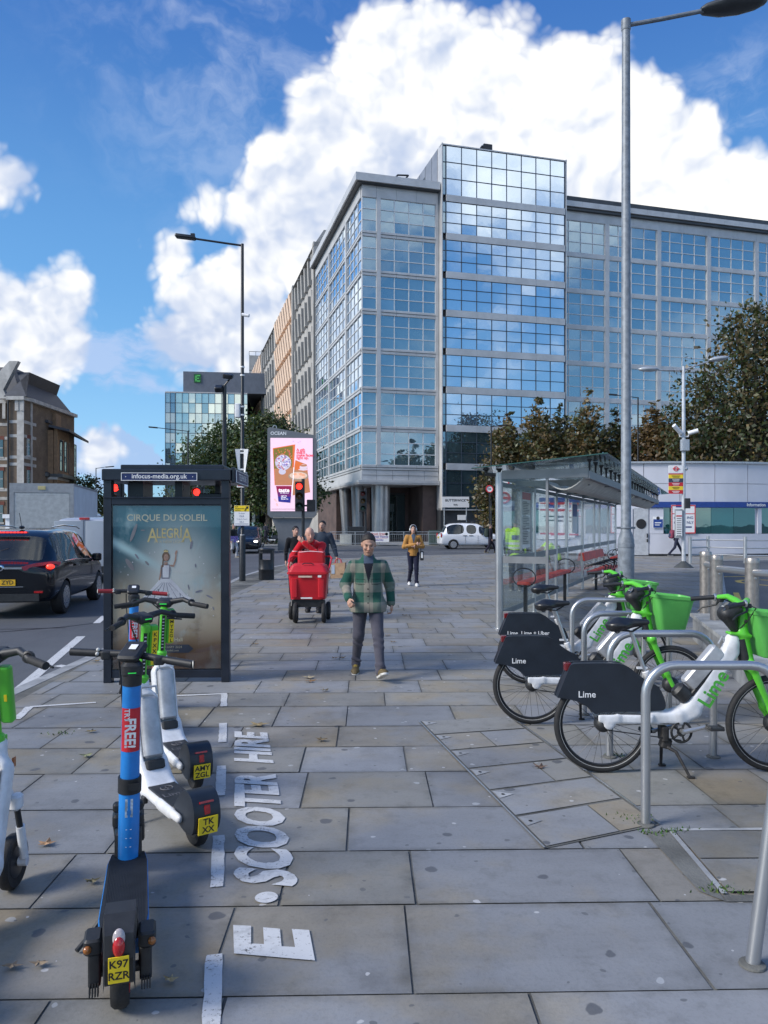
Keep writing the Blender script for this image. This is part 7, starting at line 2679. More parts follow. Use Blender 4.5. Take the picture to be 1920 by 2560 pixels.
 rings = [bring(bz, xa + .075, xb - .075, .095, .03), bring(bz + .012, xa + .065, xb - .065, .105, .035), bring(tz - .03, xa + .002, xb - .012, .165, .05), bring(tz - .028, xa - .006, xb, .172, .052), bring(tz, xa - .008, xb + .004, .175, .054), bring(tz, xa + .004, xb - .01, .163, .05), bring(bz + .03, xa + .075, xb - .075, .095, .03)]
 # the rim slopes down towards the front
 for k, rg in enumerate(rings):
  rings[k] = [(x, y, z - (x - xa) * .10 * ((z - bz) / (tz - bz))) for (x, y, z) in rg]
 q = len(rings[0])
 V = [p for rg in rings for p in rg]
 m.add(V, [tuple(range(q - 1, -1, -1)), tuple(6 * q + k for k in range(q))] + [(i * q + k, i * q + (k + 1) % q, (i + 1) * q + (k + 1) % q, (i + 1) * q + k) for i in range(6) for k in range(q)])
 m.build('basket', LBASK, b, smooth=40)
 # handlebar: green swept arms, grips, levers, bell
 hx, hz_ = B(1395, 285)
 cr, sr_ = math.cos(R(steer)), math.sin(R(steer))
 def HB(dx, dy, dz):
  return (hx + dx * cr - dy * sr_, dx * sr_ + dy * cr, hz_ + dz)
 m = MB()
 for s in (-1, 1):
  m.tube([HB(.0, 0, .0), HB(-.005, s * .06, .03), HB(-.03, s * .14, .055), HB(-.07, s * .21, .045)], [.028, .025, .020, .016], 10)
 m.build('handlebar', LIMEG, b, smooth=60)
 for s in (-1, 1):
  m = MB(); m.cyl(HB(-.085, s * .225, .043), HB(-.235, s * .285, .025), .0165, n=12); m.build('grip', BLKPL, b)
  m = MB(); m.torus(HB(-.085, s * .225, .043), .018, .009, 14, 6, 'X'); m.build('bell', STEEL, b)
  m = MB(); m.tube([HB(-.06, s * .205, .03), HB(-.075, s * .225, -.01), HB(-.16, s * .262, -.035), HB(-.19, s * .272, -.06)], [.012, .008, .006, .005], 6); m.rbox(HB(-.055, s * .20, .025), (.04, .04, .03), .01); m.build('brake_lever', BLKPL, b)
  m = MB(); m.tube([HB(-.04, s * .18, .03), HB(.04, s * .12, .0), HB(.02, s * .05, -.09), HB(-.03, s * .02, -.16)], .004, 5); m.build('cable', BLKPL, b)
 m = MB(); m.ell((B(1405, 360)[0], -.033, B(1405, 360)[1]), (.012, .006, .014)); m.build('lock_button', BLKPL, b)
 return b


bk = make_bike('green and white hire bicycle nearest the camera with navy rear guard, behind a steel stand', (1.50, 5.22, 0), .6, [('Lime', 585, .062)])
make_bike('middle green and white hire bicycle, navy rear guard reading one word', (1.263, 6.49, 0), 0.3, [('Lime', 585, .062)], 10)
make_bike('farthest green and white hire bicycle with two words on its navy rear guard', (1.55, 8.14, 0), 0.0, [('Lime', 540, .058), ('Lime + Uber', 720, .058)], 6)
far = clone(bk, (at(688, HZ, 64).x, 64.0, .05), 175, 'tiny distant green hire bicycle beside the hedge and screen pedestal')

# ------------------------------------------------------------------- scooters
def gwheel(parent, x, r, w_=.055, rim=BLACKM, hub=.45):
 m = MB(); m.lathe([(r * .62, -w_ * .42), (r * .9, -w_ * .5), (r * .985, -w_ * .3), (r, 0), (r * .985, w_ * .3), (r * .9, w_ * .5), (r * .62, w_ * .42), (r * .62, -w_ * .42)], (x, 0, r), 36, 'Y')
 w = m.build('wheel', RUBBER, parent, smooth=50)
 m = MB(); m.lathe([(0, -w_ * .48), (r * hub, -w_ * .46), (r * .66, -w_ * .40), (r * .66, w_ * .40), (r * hub, w_ * .46), (0, w_ * .48)], (x, 0, r), 28, 'Y'); m.build('rim', rim, w, smooth=40)
 return w


def lime_scooter(label, p_rear, p_front, plate, stem_text, steer=20):
 pr, pf = Vector(p_rear), Vector(p_front)
 d = pf - pr
 L = 1.02
 t = thing('electric_scooter', label, 'scooter', (pr.x, pr.y, 0), math.degrees(math.atan2(d.y, d.x)), 'hire scooters in the painted bay')
 r = .125
 gwheel(t, 0, r)
 gwheel(t, L, r)
 # white U-shaped body: deck side rails rising into the battery neck
 s = Sdf()
 s.cap((.02, .085, .15), (.30, .085, .145), .026, .03, .015, fy=.7).cap((.02, -.085, .15), (.30, -.085, .145), .026, .03, .015, fy=.7)
 s.box((.36, 0, .140), (.50, .20, .06), .025, k=.02)
 s.box((.62, 0, .20), (.24, .19, .09), .035, rotm(0, -40, 0), k=.04)
 s.box((.765, 0, .42), (.12, .165, .50), .045, rotm(0, 18, 0), k=.04)
 s.box((.855, 0, .67), (.08, .085, .16), .03, rotm(0, 10, 0), k=.04)
 s.cap((.86, 0, .56), (.95, 0, .46), .04, .035, .03)
 s.box((.70, 0, .47), (.10, .105, .40), .02, rotm(0, 18, 0), k=.01, op='s')
 sdf_obj('body', s, .0095, BIKEW, t, relax=2)
 m = MB(); m.rbox((.34, 0, .174), (.46, .165, .012), .03); m.mat = mat('grey_print', (.10, .10, .11), .6)
 m.torus((.43, 0, .181), .035, .004, 20, 5, 'Z')
 for k in range(3):
  m.box((.43, 0, .181), (.07, .004, .003), rotm(0, 0, 60 * k))
 m.text('Lime', .07, Matrix.Translation((.31, 0, .1815)) @ rotm(0, 0, -90), bold=.01); m.build('deck', BLKPL, t, smooth=40)
 m = MB(); m.rbox((.705, 0, .475), (.075, .115, .36), .03, rotm(0, 18, 0)); m.tube([(.735, -.05, .66), (.745, -.045, .71), (.745, .045, .71), (.735, .05, .66)], .008, 6); m.build('battery', BATT, t, smooth=40)
 m = MB(); m.rbox((.63, 0, .265), (.06, .115, .06), .02, rotm(0, 18, 0)); m.build('battery_dock', BLKPL, t, smooth=40)
 # fork leg with sprung white cover
 for sd2 in (-1, 1):
  m = MB(); m.mat = BLKPL; m.cyl((.94, sd2 * .055, .40), (.98, sd2 * .058, .26), .014); m.mat = BIKEW; m.rbox((.945, sd2 * .05, .43), (.07, .05, .07), .02); m.cyl((.968, sd2 * .058, .31), (1.01, sd2 * .058, .15), .020, n=14); m.cyl((L, sd2 * .03, r), (L, sd2 * .068, r), .022); m.build('fork', None, t, smooth=40)
 m = MB(); m.mat = mat('amber_reflector', (.35, .10, .02), .3); m.rbox((.92, -.05, .62), (.03, .008, .045), .005); m.rbox((.92, .05, .62), (.03, .008, .045), .005); m.build('reflector', None, t, smooth=0)
 # rear guard: tall black wedge with lamp and plate
 m = MB()
 gpz = outline([(-.12, .085), (-.165, .19), (-.125, .305), (.0, .315), (.12, .2), (.15, .15), (.05, .10)])
 m.prism(gpz, -.072, .072, 'XZ'); m.mat = REDLENS; m.box((-.136, 0, .268), (.02, .075, .010), rotm(0, 18, 0)); m.box((-.144, 0, .232), (.02, .03, .045), rotm(0, 8, 0)); m.build('rear_guard', NAVYP, t, smooth=30)
 m = MB(Matrix.Translation((-.160, 0, .150)) @ rotm(0, -6, 0)); m.box((0, 0, .005), (.008, .104, .09)); m.mat = INK
 for i, q in enumerate(plate):
  m.text(q, .046, Matrix.Translation((-.0055, 0, .026 - .042 * i)) @ rotm(90, 0, -90), bold=.02)
 m.build('number_plate', YEL, t, smooth=0)
 # stem
 sp0, sp1 = Vector((.868, 0, .70)), Vector((.795, 0, 1.10))
 m = MB(); m.cyl(sp0, sp1, .024, n=16); m.lathe([(.036, 0), (.038, .02), (.036, .09), (.026, .10)], sp0 - Vector((0, 0, .03)), 16, rot=rotm(0, -10, 0)); m.rbox(sp0 + Vector((.035, -.01, .02)), (.03, .03, .06), .008); m.lathe([(.028, 0), (.03, .03), (.024, .05)], sp1 - Vector((0, 0, .06)), 16, rot=rotm(0, -10, 0)); m.build('stem', LIMEG, t, smooth=40)
 mid = sp0.lerp(sp1, .52)
 m = MB(Matrix.Translation(mid) @ rotm(0, -10, 0)); m.rbox((.012, -.055, .04), (.05, .055, .26), .014); m.build('side_case', LIMEG, t, smooth=40)
 m = MB(Matrix.Translation(mid) @ rotm(0, -10, 0)); m.box((-.015, -.060, .03), (.004, .036, .22) if stem_text else (.004, .012, .03)); m.mat = INK
 for i, q in enumerate(stem_text):
  m.text(q, .036, Matrix.Translation((-.0178, -.060, .115 - .036 * i)) @ rotm(90, 0, -90), bold=.02)
 m.build('side_plate', YEL, t, smooth=0)
 m = MB(Matrix.Translation(mid) @ rotm(0, -10, 0)); m.box((-.0242, .004, .0), (.003, .022, .27)); m.mat = WPLATE
 for k in range(10):
  m.box((-.0262, .004, -.11 + .024 * k), (.002, .014, .006))
 m.build('info_strip', BLKPL, t, smooth=0)
 # bars
 cr, sr_ = math.cos(R(steer)), math.sin(R(steer))
 def HB(dx, dy, dz):
  return (sp1.x + dx * cr - dy * sr_, dx * sr_ + dy * cr, sp1.z + dz)
 m = MB()
 for s_ in (-1, 1):
  m.tube([HB(.02, 0, .0), HB(.02, s_ * .06, .035), HB(.01, s_ * .14, .05), HB(-.02, s_ * .20, .03), HB(-.04, s_ * .23, .02)], [.024, .022, .018, .016, .014], 10)
 m.rbox(HB(.03, 0, .025), (.10, .11, .05), .02, rotm(0, -15, steer)); m.build('handlebar', BLKPL, t, smooth=50)
 m = MB(); m.box(HB(-.024, 0, .02), (.004, .05, .006), rotm(0, 0, steer)); m.build('status_light', mat('green_status', (.03, .6, .08), .3, emit=.4), t, smooth=0)
 for s_ in (-1, 1):
  m = MB(); m.cyl(HB(-.035, s_ * .225, .022), HB(-.085, s_ * .335, .008), .0175, n=12); m.build('grip', RUBBER, t)
  m = MB(); m.tube([HB(.0, s_ * .19, .02), HB(.04, s_ * .22, .0), HB(.0, s_ * .31, -.015)], [.011, .007, .005], 6); m.torus(HB(-.02, s_ * .205, .03), .02, .009, 12, 6, 'X'); m.build('brake_lever', BLKPL, t)
 m = MB(); m.tube([HB(.02, .10, .03), HB(.07, .05, -.03), (.87, .02, .95), (.90, .02, .70), (.92, .02, .60)], .005, 5); m.build('cable', BLKPL, t)
 m = MB(); m.rbox((.52, .10, .11), (.05, .03, .04), .01); m.tube([(.52, .10, .11), (.46, .16, .02), (.40, .17, .012)], .010, 7); m.build('kickstand', BLKPL, t)
 return t


lime_scooter('green and white scooter beside the blue one, rear plate with letters TK', (-1.00, 4.04), (-1.70, 5.0), ('TK', 'XX'), 'KPXX', 25)
lime_scooter('green and white scooter farther back by the poster, rear plate reading AMY', (-1.22, 4.90), (-1.73, 5.78), ('AMY', 'ZGL'), 'AMYZGL', -28)
lime_scooter('green and white scooter cut off by the left edge of the frame', (-1.69, 2.54), (-1.74, 3.56), ('BNR', 'KX'), '', -14)

SKYB = mat('sky_blue_paint', (.018, .22, .62), .38, 0, .12, 8, detail=7, coat=.15)
REDRIM = mat('red_rim', (.45, .02, .02), .4)


def blue_scooter(label, p_rear, p_front, plate, grips, steer=-18, lean=0.0, full=True):
 pr, pf = Vector(p_rear), Vector(p_front)
 d = pf - pr
 L = 1.16
 t = thing('electric_scooter', label, 'scooter', (pr.x, pr.y, 0), math.degrees(math.atan2(d.y, d.x)), 'hire scooters in the painted bay')
 r = .125
 for x in (0, L):
  w = gwheel(t, x, r, .062, BLACKM, .40)
  m = MB()
  for s_ in (-1, 1):
   m.torus((x, s_ * .026, r), r * .60, .007, 30, 6)
  m.build('red_ring', REDRIM, w, smooth=60)
 m = MB(); dp = [(.12, -.062), (.20, -.085), (.30, -.095), (.80, -.088), (.90, -.075), (.90, .075), (.80, .088), (.30, .095), (.20, .085), (.12, .062)]
 m.prism(dp, .105, .158, 'XY'); m.build('deck', SKYB, t, smooth=30)
 m = MB(); m.prism([(x * .995 + .003, y * .955) for x, y in dp], .1585, .165, 'XY')
 for k in range(25):
  m.box((.52, -.076 + .0063 * k, .1655), (.62, .0022, .002))
 m.build('deck_grip', mat('deck_rubber', (.012, .015, .020), .7, 0, .3, 12), t, smooth=30)
 m = MB()                                 # rear guard arching over the wheel
 prof = [(-.160, .165), (-.172, .25), (-.155, .325), (-.08, .362), (.04, .345), (.15, .24), (.19, .17)]
 for i in range(len(prof) - 1):
  (x0, z0), (x1, z1) = prof[i], prof[i + 1]
  w0, w1 = .046 + .006 * (i > 2), .046 + .006 * (i > 1)
  m.add([(x0, -w0, z0), (x1, -w1, z1), (x1, w1, z1), (x0, w0, z0), (x0 * .93, -w0, z0 - .012), (x1 * .93, -w1, z1 - .012), (x1 * .93, w1, z1 - .012), (x0 * .93, w0, z0 - .012)], [(0, 1, 2, 3), (7, 6, 5, 4), (0, 4, 5, 1), (2, 6, 7, 3), (0, 3, 7, 4), (1, 5, 6, 2)])
  for s_ in (-1, 1):
   m.add([(x0, s_ * w0, z0), (x1, s_ * w1, z1), (x1 * .8, s_ * (w1 + .006), z1 - .06), (x0 * .8, s_ * (w0 + .006), z0 - .05)], [(0, 1, 2, 3)])
 m.build('rear_guard', BLKPL, t, smooth=50)
 m = MB(); m.mat = mat('clear_lens', (.4, .35, .35), .1, coat=.5); m.ell((-.166, 0, .318), (.012, .021, .030), rot=rotm(0, 15, 0)); m.mat = REDLENS; m.ell((-.176, 0, .294), (.014, .020, .034), rot=rotm(0, 8, 0)); m.build('tail_light', None, t)
 m = MB(Matrix.Translation((-.184, 0, .222)) @ rotm(0, -4, 0)); m.rbox((0, 0, 0), (.004, .066, .090), .0015); m.mat = INK
 for i, q in enumerate(plate):
  m.text(q, .037, Matrix.Translation((-.0034, 0, .020 - .040 * i)) @ rotm(90, 0, -90), bold=.02)
 m.build('number_plate', YEL, t, smooth=0)
 for s_ in (-1, 1):                       # swing arm, brake block and turn lamp either side
  m = MB(); m.rbox((-.02, s_ * .090, .245), (.10, .06, .055), .015); m.rbox((-.02, s_ * .085, .160), (.08, .042, .12), .012); m.rbox((.07, s_ * .075, .14), (.18, .03, .05), .01)
  for k in range(4):
   m.box((-.06, s_ * (.072 + .009 * k), .10), (.03, .005, .04))
  m.cyl((0, s_ * .03, r), (0, s_ * .09, r), .018); m.build('swing_arm', BLKPL, t, smooth=30)
  m = MB(); m.ell((-.075, s_ * .106, .245), (.012, .014, .014)); m.build('turn_lamp', mat('amber_lens', (.30, .10, .015), .2, coat=.4), t)
 # folding joint, stem
 s0, s1 = Vector((.86, 0, .155)), Vector((.80, lean, 1.06))
 m = MB(); m.tube([s0, s0.lerp(s1, .37)], [.047, .047], 22, flat=(1.05, 1)); m.tube([s0.lerp(s1, .41), s0.lerp(s1, .90)], [.043, .041], 22); m.mat = WPLATE
 ax = (s1 - s0).normalized()
 rr = Matrix.Rotation(math.atan2(ax.x, ax.z), 4, 'Y') @ Matrix.Rotation(-math.atan2(ax.y, ax.z), 4, 'X')
 for k in range(3):
  q = s0.lerp(s1, .08 + .045 * k)
  m.box(q + Vector((-.0475, 0, 0)), (.002, .026, .003), rr); m.box(q + Vector((-.0475, .0, .012)), (.002, .006, .006), rr)
 q = s0.lerp(s1, .28); m.mat = mat('worn_sticker', (.45, .52, .58), .6, 0, .4, 60); m.box(q + Vector((-.0475, 0, 0)), (.002, .034, .085), rr); m.mat = mat('worn_blue_sticker', (.02, .18, .5), .6); m.box(q + Vector((-.0487, 0, -.02)), (.001, .018, .02), rr)
 m.build('stem', SKYB, t, smooth=50)
 m = MB(); q = s0.lerp(s1, .39); m.tube([q - ax * .035, q + ax * .035], .052, 20); m.box(q + Vector((-.05, -.02, 0)), (.02, .05, .03)); m.build('stem_clamp', BLKPL, t, smooth=40)
 m = MB(); m.rbox(s0 + Vector((.06, 0, .05)), (.16, .12, .16), .03); m.rbox(s0 + Vector((.05, 0, .17)), (.10, .14, .06), .02); m.rbox(s0 + Vector((.02, 0, .235)), (.05, .135, .04), .015); m.build('folding_joint', BLKPL, t, smooth=40)
 m = MB(); m.tube([s0.lerp(s1, .90), s0.lerp(s1, 1.0)], [.043, .046], 20); m.build('stem_collar', BLKPL, t, smooth=40)
 m = MB(); q = s0.lerp(s1, .68); m.M = Matrix.Translation(q) @ rr
 n = 8
 for k in range(n):
  a0, a1 = R(180 - 62 + 124 * k / n), R(180 - 62 + 124 * (k + 1) / n)
  m.quad((.0447 * math.cos(a0), .0447 * math.sin(a0), -.10), (.0447 * math.cos(a1), .0447 * math.sin(a1), -.10), (.0447 * math.cos(a1), .0447 * math.sin(a1), .10), (.0447 * math.cos(a0), .0447 * math.sin(a0), .10))
 m.mat = WPLATE
 m.text('FREE!', .066, Matrix.Translation((-.0475, .004, -.012)) @ rotm(90, 0, -90) @ rotm(0, 0, -90), bold=.03, sx=.9); m.text('TRY', .032, Matrix.Translation((-.0475, .018, .072)) @ rotm(90, 0, -90) @ rotm(0, 0, -90), bold=.03)
 m.build('sticker', REDINK, t, smooth=60)
 m = MB(); m.rbox(s1 + Vector((.01, 0, -.02)), (.10, .095, .07), .03); m.rbox(s1 + Vector((.035, 0, .055)), (.13, .105, .035), .02, rotm(0, -28, steer)); m.mat = WPLATE; m.box(s1 + Vector((.030, -.005, .078)), (.035, .035, .002), rotm(0, -28, steer)); m.build('head_unit', BLKPL, t, smooth=40)
 m = MB(); m.box(s1 + Vector((-.042, 0, -.03)), (.004, .035, .004)); m.build('status_light', mat('green_status', (.03, .6, .08), .3, emit=.4), t, smooth=0)
 cr, sr_ = math.cos(R(steer)), math.sin(R(steer))
 def HB(dx, dy, dz):
  return (s1.x + .05 + dx * cr - dy * sr_, s1.y + dx * sr_ + dy * cr, s1.z + .03 + dz + dy * .07)
 m = MB(); m.tube([HB(0, -.17, 0), HB(.01, 0, .01), HB(0, .17, 0)], .017, 12); m.build('handlebar', BLKPL, t)
 for s_ in (-1, 1):
  m = MB(); m.cyl(HB(0, s_ * .17, 0), HB(-.015, s_ * .30, -.004), .0185, n=14); m.build('grip', grips, t)
  m = MB(); m.lathe([(0, .006), (.016, .004), (.019, 0)], HB(-.015, s_ * .302, -.004), 14, 'Y', None if s_ < 0 else rotm(0, 0, 180)); m.build('grip_cap', mat('pale_cap', (.55, .54, .50), .5), t)
  m = MB(); m.rbox(HB(.0, s_ * .13, -.005), (.045, .05, .04), .012); m.tube([HB(.02, s_ * .13, 0), HB(.06, s_ * .17, -.01), HB(.05, s_ * .25, -.015)], [.010, .006, .005], 6); m.build('brake_lever', BLKPL, t)
 m = MB(); m.ell(HB(-.02, .165, .0), (.008, .009, .009)); m.ell(HB(-.012, .165, .018), (.008, .009, .009)); m.build('button', mat('pale_cap', (.55, .54, .50), .5), t)
 m = MB()                                 # front guard
 for i in range(8):
  a0, a1 = R(20 + 150 * i / 8), R(20 + 150 * (i + 1) / 8)
  P = [(L + (r + .02) * math.cos(a), y, r + (r + .02) * math.sin(a)) for a, y in ((a0, -.045), (a1, -.045), (a1, .045), (a0, .045))]
  Q = [(L + (r + .012) * math.cos(a), y, r + (r + .012) * math.sin(a)) for a, y in ((a0, -.045), (a1, -.045), (a1, .045), (a0, .045))]
  m.add(P + Q, [(0, 1, 2, 3), (7, 6, 5, 4), (0, 4, 5, 1), (2, 6, 7, 3)])
 for s_ in (-1, 1):
  m.tube([(.93, s_ * .05, .30), (L, s_ * .055, r)], [.022, .016], 8)
 m.build('front_guard', BLKPL, t, smooth=50)
 m = MB(); m.tube([s1 + Vector((.05, .06, .02)), s1 + Vector((.10, .05, -.10)), s0.lerp(s1, .6) + Vector((.06, .03, 0)), s0 + Vector((.10, .03, .25))], .005, 5); m.build('cable', BLKPL, t)
 m = MB(); m.tube([(.45, .08, .11), (.42, .14, .04), (.38, .18, .012)], .010, 7); m.build('kickstand', BLKPL, t)
 return t


blue_scooter('blue stemmed scooter nearest the camera with yellow plate K97 RZR', (-.935, 2.70), (-1.28, 3.83), ('K97', 'RZR'), BLKPL, -26, -.02)
blue_scooter('blue scooter with red grips standing right against the poster', (-1.86, 6.15), (-2.42, 7.15), ('K41', 'PLN'), mat('red_grip', (.30, .02, .025), .5), -14)

# =================================================================== PEOPLE
SKINM = attr_mat('skin', .5, 0.0, var=.05, vscale=30, spec=.4)
CLOTH = attr_mat('cloth', .9, .25, 220, .10, 18, sheen=.2, spec=.15)
HAIRM = attr_mat('hair', .55, .5, 260, .2, 60, spec=.35)
SHOEM = attr_mat('shoe', .6, .1, 120, .1, 20)


def V3(*a):
 return np.array(a, float)


BASE = dict(pel=(0, 0, .94), ch=(0, 0, 1.28), nk=(0, .005, 1.455), hd=(0, -.015, 1.625),
   shL=(.178, .005, 1.405), elL=(.235, .03, 1.13), wrL=(.245, -.05, .885), shR=(-.178, .005, 1.405), elR=(-.235, .03, 1.13), wrR=(-.245, -.05, .885),
   hpL=(.088, 0, .92), knL=(.10, -.02, .50), anL=(.10, .03, .085), hpR=(-.088, 0, .92), knR=(-.10, -.02, .50), anR=(-.10, .03, .085),
   ftL=(0, -1, 0), ftR=(0, -1, 0))


def person(label, loc, rz, scale=1.0, J=None, head=(0, 0, 0), skin=(.46, .27, .19), hair=(.03, .022, .018), hairkind='short', top=None, topfn=None, hem=.86, bulk=1.0,
           legs=(.05, .05, .06), legw=1.0, shoe=(.10, .08, .05), sole=(.6, .6, .58), h=.012, hands=True, beard=0.0, sleeves=True, collar=True, belly=0.0, extra=None, headscale=1.0):
 """standing or walking figure facing -y; J overrides joints; head = (pitch, turn, tilt) in degrees"""
 j = {k: V3(*v) for k, v in {**BASE, **(J or {})}.items() if k[:2] != 'th' and k[:4] != 'curl'}
 HR = rotm(0, 0, head[1]) @ rotm(head[0], 0, 0) @ rotm(0, head[2], 0)
 Q = np.array(HR.to_3x3())
 hs = headscale
 hp = lambda x, y, z: j['hd'] + Q @ V3(x, y, z) * hs
 E3 = lambda a, b, c: V3(a, b, c) * hs
 s = Sdf()
 b = bulk
 s.cap(j['pel'] + V3(0, 0, .02), j['ch'], .125 * b, .135 * b, .05, fy=.72)
 s.cap(j['shL'] - V3(.03, 0, .02), j['shR'] + V3(.03, 0, -.02), .062, .062, .05)
 s.cap(j['nk'] - V3(0, 0, .05), hp(0, .02, -.06), .056, .052, .03)
 s.ell(hp(0, .018, .025), E3(.074, .093, .094), HR, .02)          # skull
 s.ell(hp(0, -.022, -.045), E3(.058, .066, .075), HR, .035)       # jaw
 s.ell(hp(0, -.066, -.096), E3(.026, .020, .017), HR, .025)       # chin
 if h < .0075:
  s.ell(hp(.036, -.070, -.018), E3(.022, .02, .02), HR, .02).ell(hp(-.036, -.070, -.018), E3(.022, .02, .02), HR, .02)
  for e in (-1, 1):
   s.ell(hp(e * .031, -.092, .010), E3(.017, .009, .008), HR, .006, 's')
  s.cap(hp(-.038, -.080, .026), hp(.038, -.080, .026), .011, k=.015)
 s.cap(hp(0, -.086, .012), hp(0, -.110, -.024), .008 * hs, .0135 * hs, .012)
 s.ell(hp(0, -.096, -.030), E3(.019, .012, .010), HR, .008)
 s.cap(hp(-.016, -.086, -.058), hp(.016, -.086, -.058), .0085, k=.010)
 for e in (-1, 1):
  s.ell(hp(e * .076, .012, -.005), E3(.010, .020, .032), HR, .006)
 for q in 'LR':
  s.cap(j['sh' + q], j['el' + q], .048, .040, .03)
  s.cap(j['el' + q], j['wr' + q], .040, .027, .02)
  s.cap(j['hp' + q], j['kn' + q], .078, .052, .03)
  s.cap(j['kn' + q], j['an' + q], .050, .034, .02)
  s.cap(j['an' + q], j['an' + q] + V3(*j['ft' + q]) * .12 - V3(0, 0, .045), .030, .018, .01)
  # hand: palm, four fingers, thumb
  d = j['wr' + q] - j['el' + q]
  d = d / np.linalg.norm(d)
  fwd = V3(*(J or {}).get('th' + q, (0, -1, 0)))
  fwd = fwd - d * fwd.dot(d)
  fwd /= np.linalg.norm(fwd)
  inn = np.cross(d, fwd) * (1 if q == 'L' else -1)
  if inn.dot(V3(-1 if q == 'L' else 1, 0, 0)) < 0 and 'th' + q not in (J or {}):
   inn = -inn
  w0 = j['wr' + q]
  if hands and h < .0095:
   for o in (-.022, 0, .022):
    s.cap(w0 + d * .015 + fwd * o * .7, w0 + d * .078 + fwd * o, .0165, .0145, .012)
   curl = float((J or {}).get('curl' + q, .6))
   for i, (o, L_) in enumerate(((.030, .066), (.011, .074), (-.009, .070), (-.028, .056))):
    p0 = w0 + d * .085 + fwd * o
    p1 = p0 + (d * math.cos(curl * .7) + inn * math.sin(curl * .7)) * L_ * .5
    p2 = p1 + (d * math.cos(curl * 2.0) + inn * math.sin(curl * 2.0)) * L_ * .5
    s.cap(p0, p1, .0092, .0086, .004).cap(p1, p2, .0086, .0074, .003)
   t0 = w0 + d * .028 + fwd * .026
   t1 = t0 + (d * .7 + fwd * .6 + inn * .35) * .040
   t2 = t1 + (d * .95 + fwd * .1 + inn * .3) * .030
   s.cap(t0, t1, .0125, .010, .008).cap(t1, t2, .010, .0082, .004)
  else:
   s.ell(w0 + d * .06, V3(.022, .034, .062), None, .02)
   s.cap(w0 + d * .09, w0 + d * .155 + inn * .02, .018, .013, .01)
   s.cap(w0 + d * .03 + fwd * .02, w0 + d * .075 + fwd * .045, .013, .010, .01)
 sk = V3(*skin)

 def skincol(P):
  C = np.tile(sk, (len(P), 1))
  L = (P - j['hd']) @ Q / hs
  face = L[:, 1] < -.03
  def spot(c, r, col, a=1.0):
   dd = np.sqrt((((L - V3(*c)) / V3(*r)) ** 2).sum(1))
   w = np.clip(1.6 - dd * 1.6, 0, 1)[:, None] * a * face[:, None]
   C[:] = C * (1 - w) + V3(*col) * w
  spot((0, -.09, -.03), (.09, .06, .03), sk * V3(1.10, .88, .85), .5)
  if beard:
   spot((0, -.07, -.085), (.075, .07, .055), sk * .45, beard)
   spot((0, -.10, -.044), (.032, .03, .010), sk * .35, beard)
  for e in (-1, 1):
   spot((e * .031, -.085, .012), (.024, .04, .012), sk * .62)
   spot((e * .031, -.085, .008 if head[0] < 10 else .004), (.016, .04, .006 if head[0] < 10 else .004), (.06, .038, .03))
   spot((e * .032, -.085, .031), (.026, .05, .0075), (V3(*hair) * .5 + sk * .28) if hairkind != 'bald' else sk * .6)
  spot((0, -.09, -.058), (.026, .04, .0065), sk * V3(.75, .42, .42))
  return C
 o = sdf_obj('person', s, h, SKINM, None, skincol, relax=1 if h > .007 else 1)
 o.location = loc
 o.rotation_euler = (0, 0, R(rz))
 o.scale = (scale,) * 3
 tag(o, label, 'person')
 # hair
 if hairkind != 'bald':
  hS = Sdf()
  hS.ell(hp(0, .024, .036), E3(.081, .097, .096), HR, .0)
  if hairkind == 'long':
   hS.cap(hp(0, .06, .0), hp(.0, .075, -.20), .075, .06, .04, fy=.7).cap(hp(.06, .02, .0), hp(.075, .015, -.20), .03, .025, .03).cap(hp(-.06, .02, .0), hp(-.075, .015, -.20), .03, .025, .03)
  if hairkind == 'bun':
   hS.cap(hp(0, .09, .04), hp(.03, .13, .02), .05, .035, .04)
  hS.ell(hp(0, -.092, -.02), E3(.072, .085, .100), HR, .01, 's')
  if hairkind == 'short':
   hS.ell(hp(0, -.060, -.08), E3(.13, .110, .150), HR, .015, 's')
   hS.ell(hp(0, .0, -.13), E3(.13, .16, .08), HR, .015, 's')
  hc = V3(*hair)
  def haircol(P):
   L = (P - j['hd']) @ Q / hs
   g = np.clip((.062 - L[:, 2]) / .05, 0, 1)[:, None] * (.75 if hairkind == 'short' else 0)
   return hc * (1 - g) + np.minimum(hc * 3.5 + .02, .2) * g
  sdf_obj('hair', hS, max(.007, h * .9), HAIRM, o, haircol)
 # trousers
 t = Sdf()
 t.ell(j['pel'] + V3(0, .01, -.01), V3(.165 * b, .125 * b, .12), None, .03)
 for q in 'LR':
  kn, an = j['kn' + q], j['an' + q]
  t.cap(j['hp' + q] + V3(0, .005, .0), kn, .098 * b * legw, .068 * legw, .035)
  t.cap(kn, an + V3(0, 0, .035), .068 * legw, .052 * legw, .03)
  t.cap(an + V3(0, -.005, .05), an + V3(0, -.012, -.012), .054 * legw, .060 * legw, .015)
  # soft creases at the knee and ankle
  for zf, am in ((.12, .010), (.30, .008), (.85, .008)):
   c = kn * (1 - zf) + an * zf
   t.cap(c + V3(-.05, -.045, .01), c + V3(.05, -.05, -.02), .008 + am, k=.03)
 lc = V3(*legs)
 sdf_obj('trousers', t, h * 1.1, CLOTH, o, lambda P: np.tile(lc, (len(P), 1)))
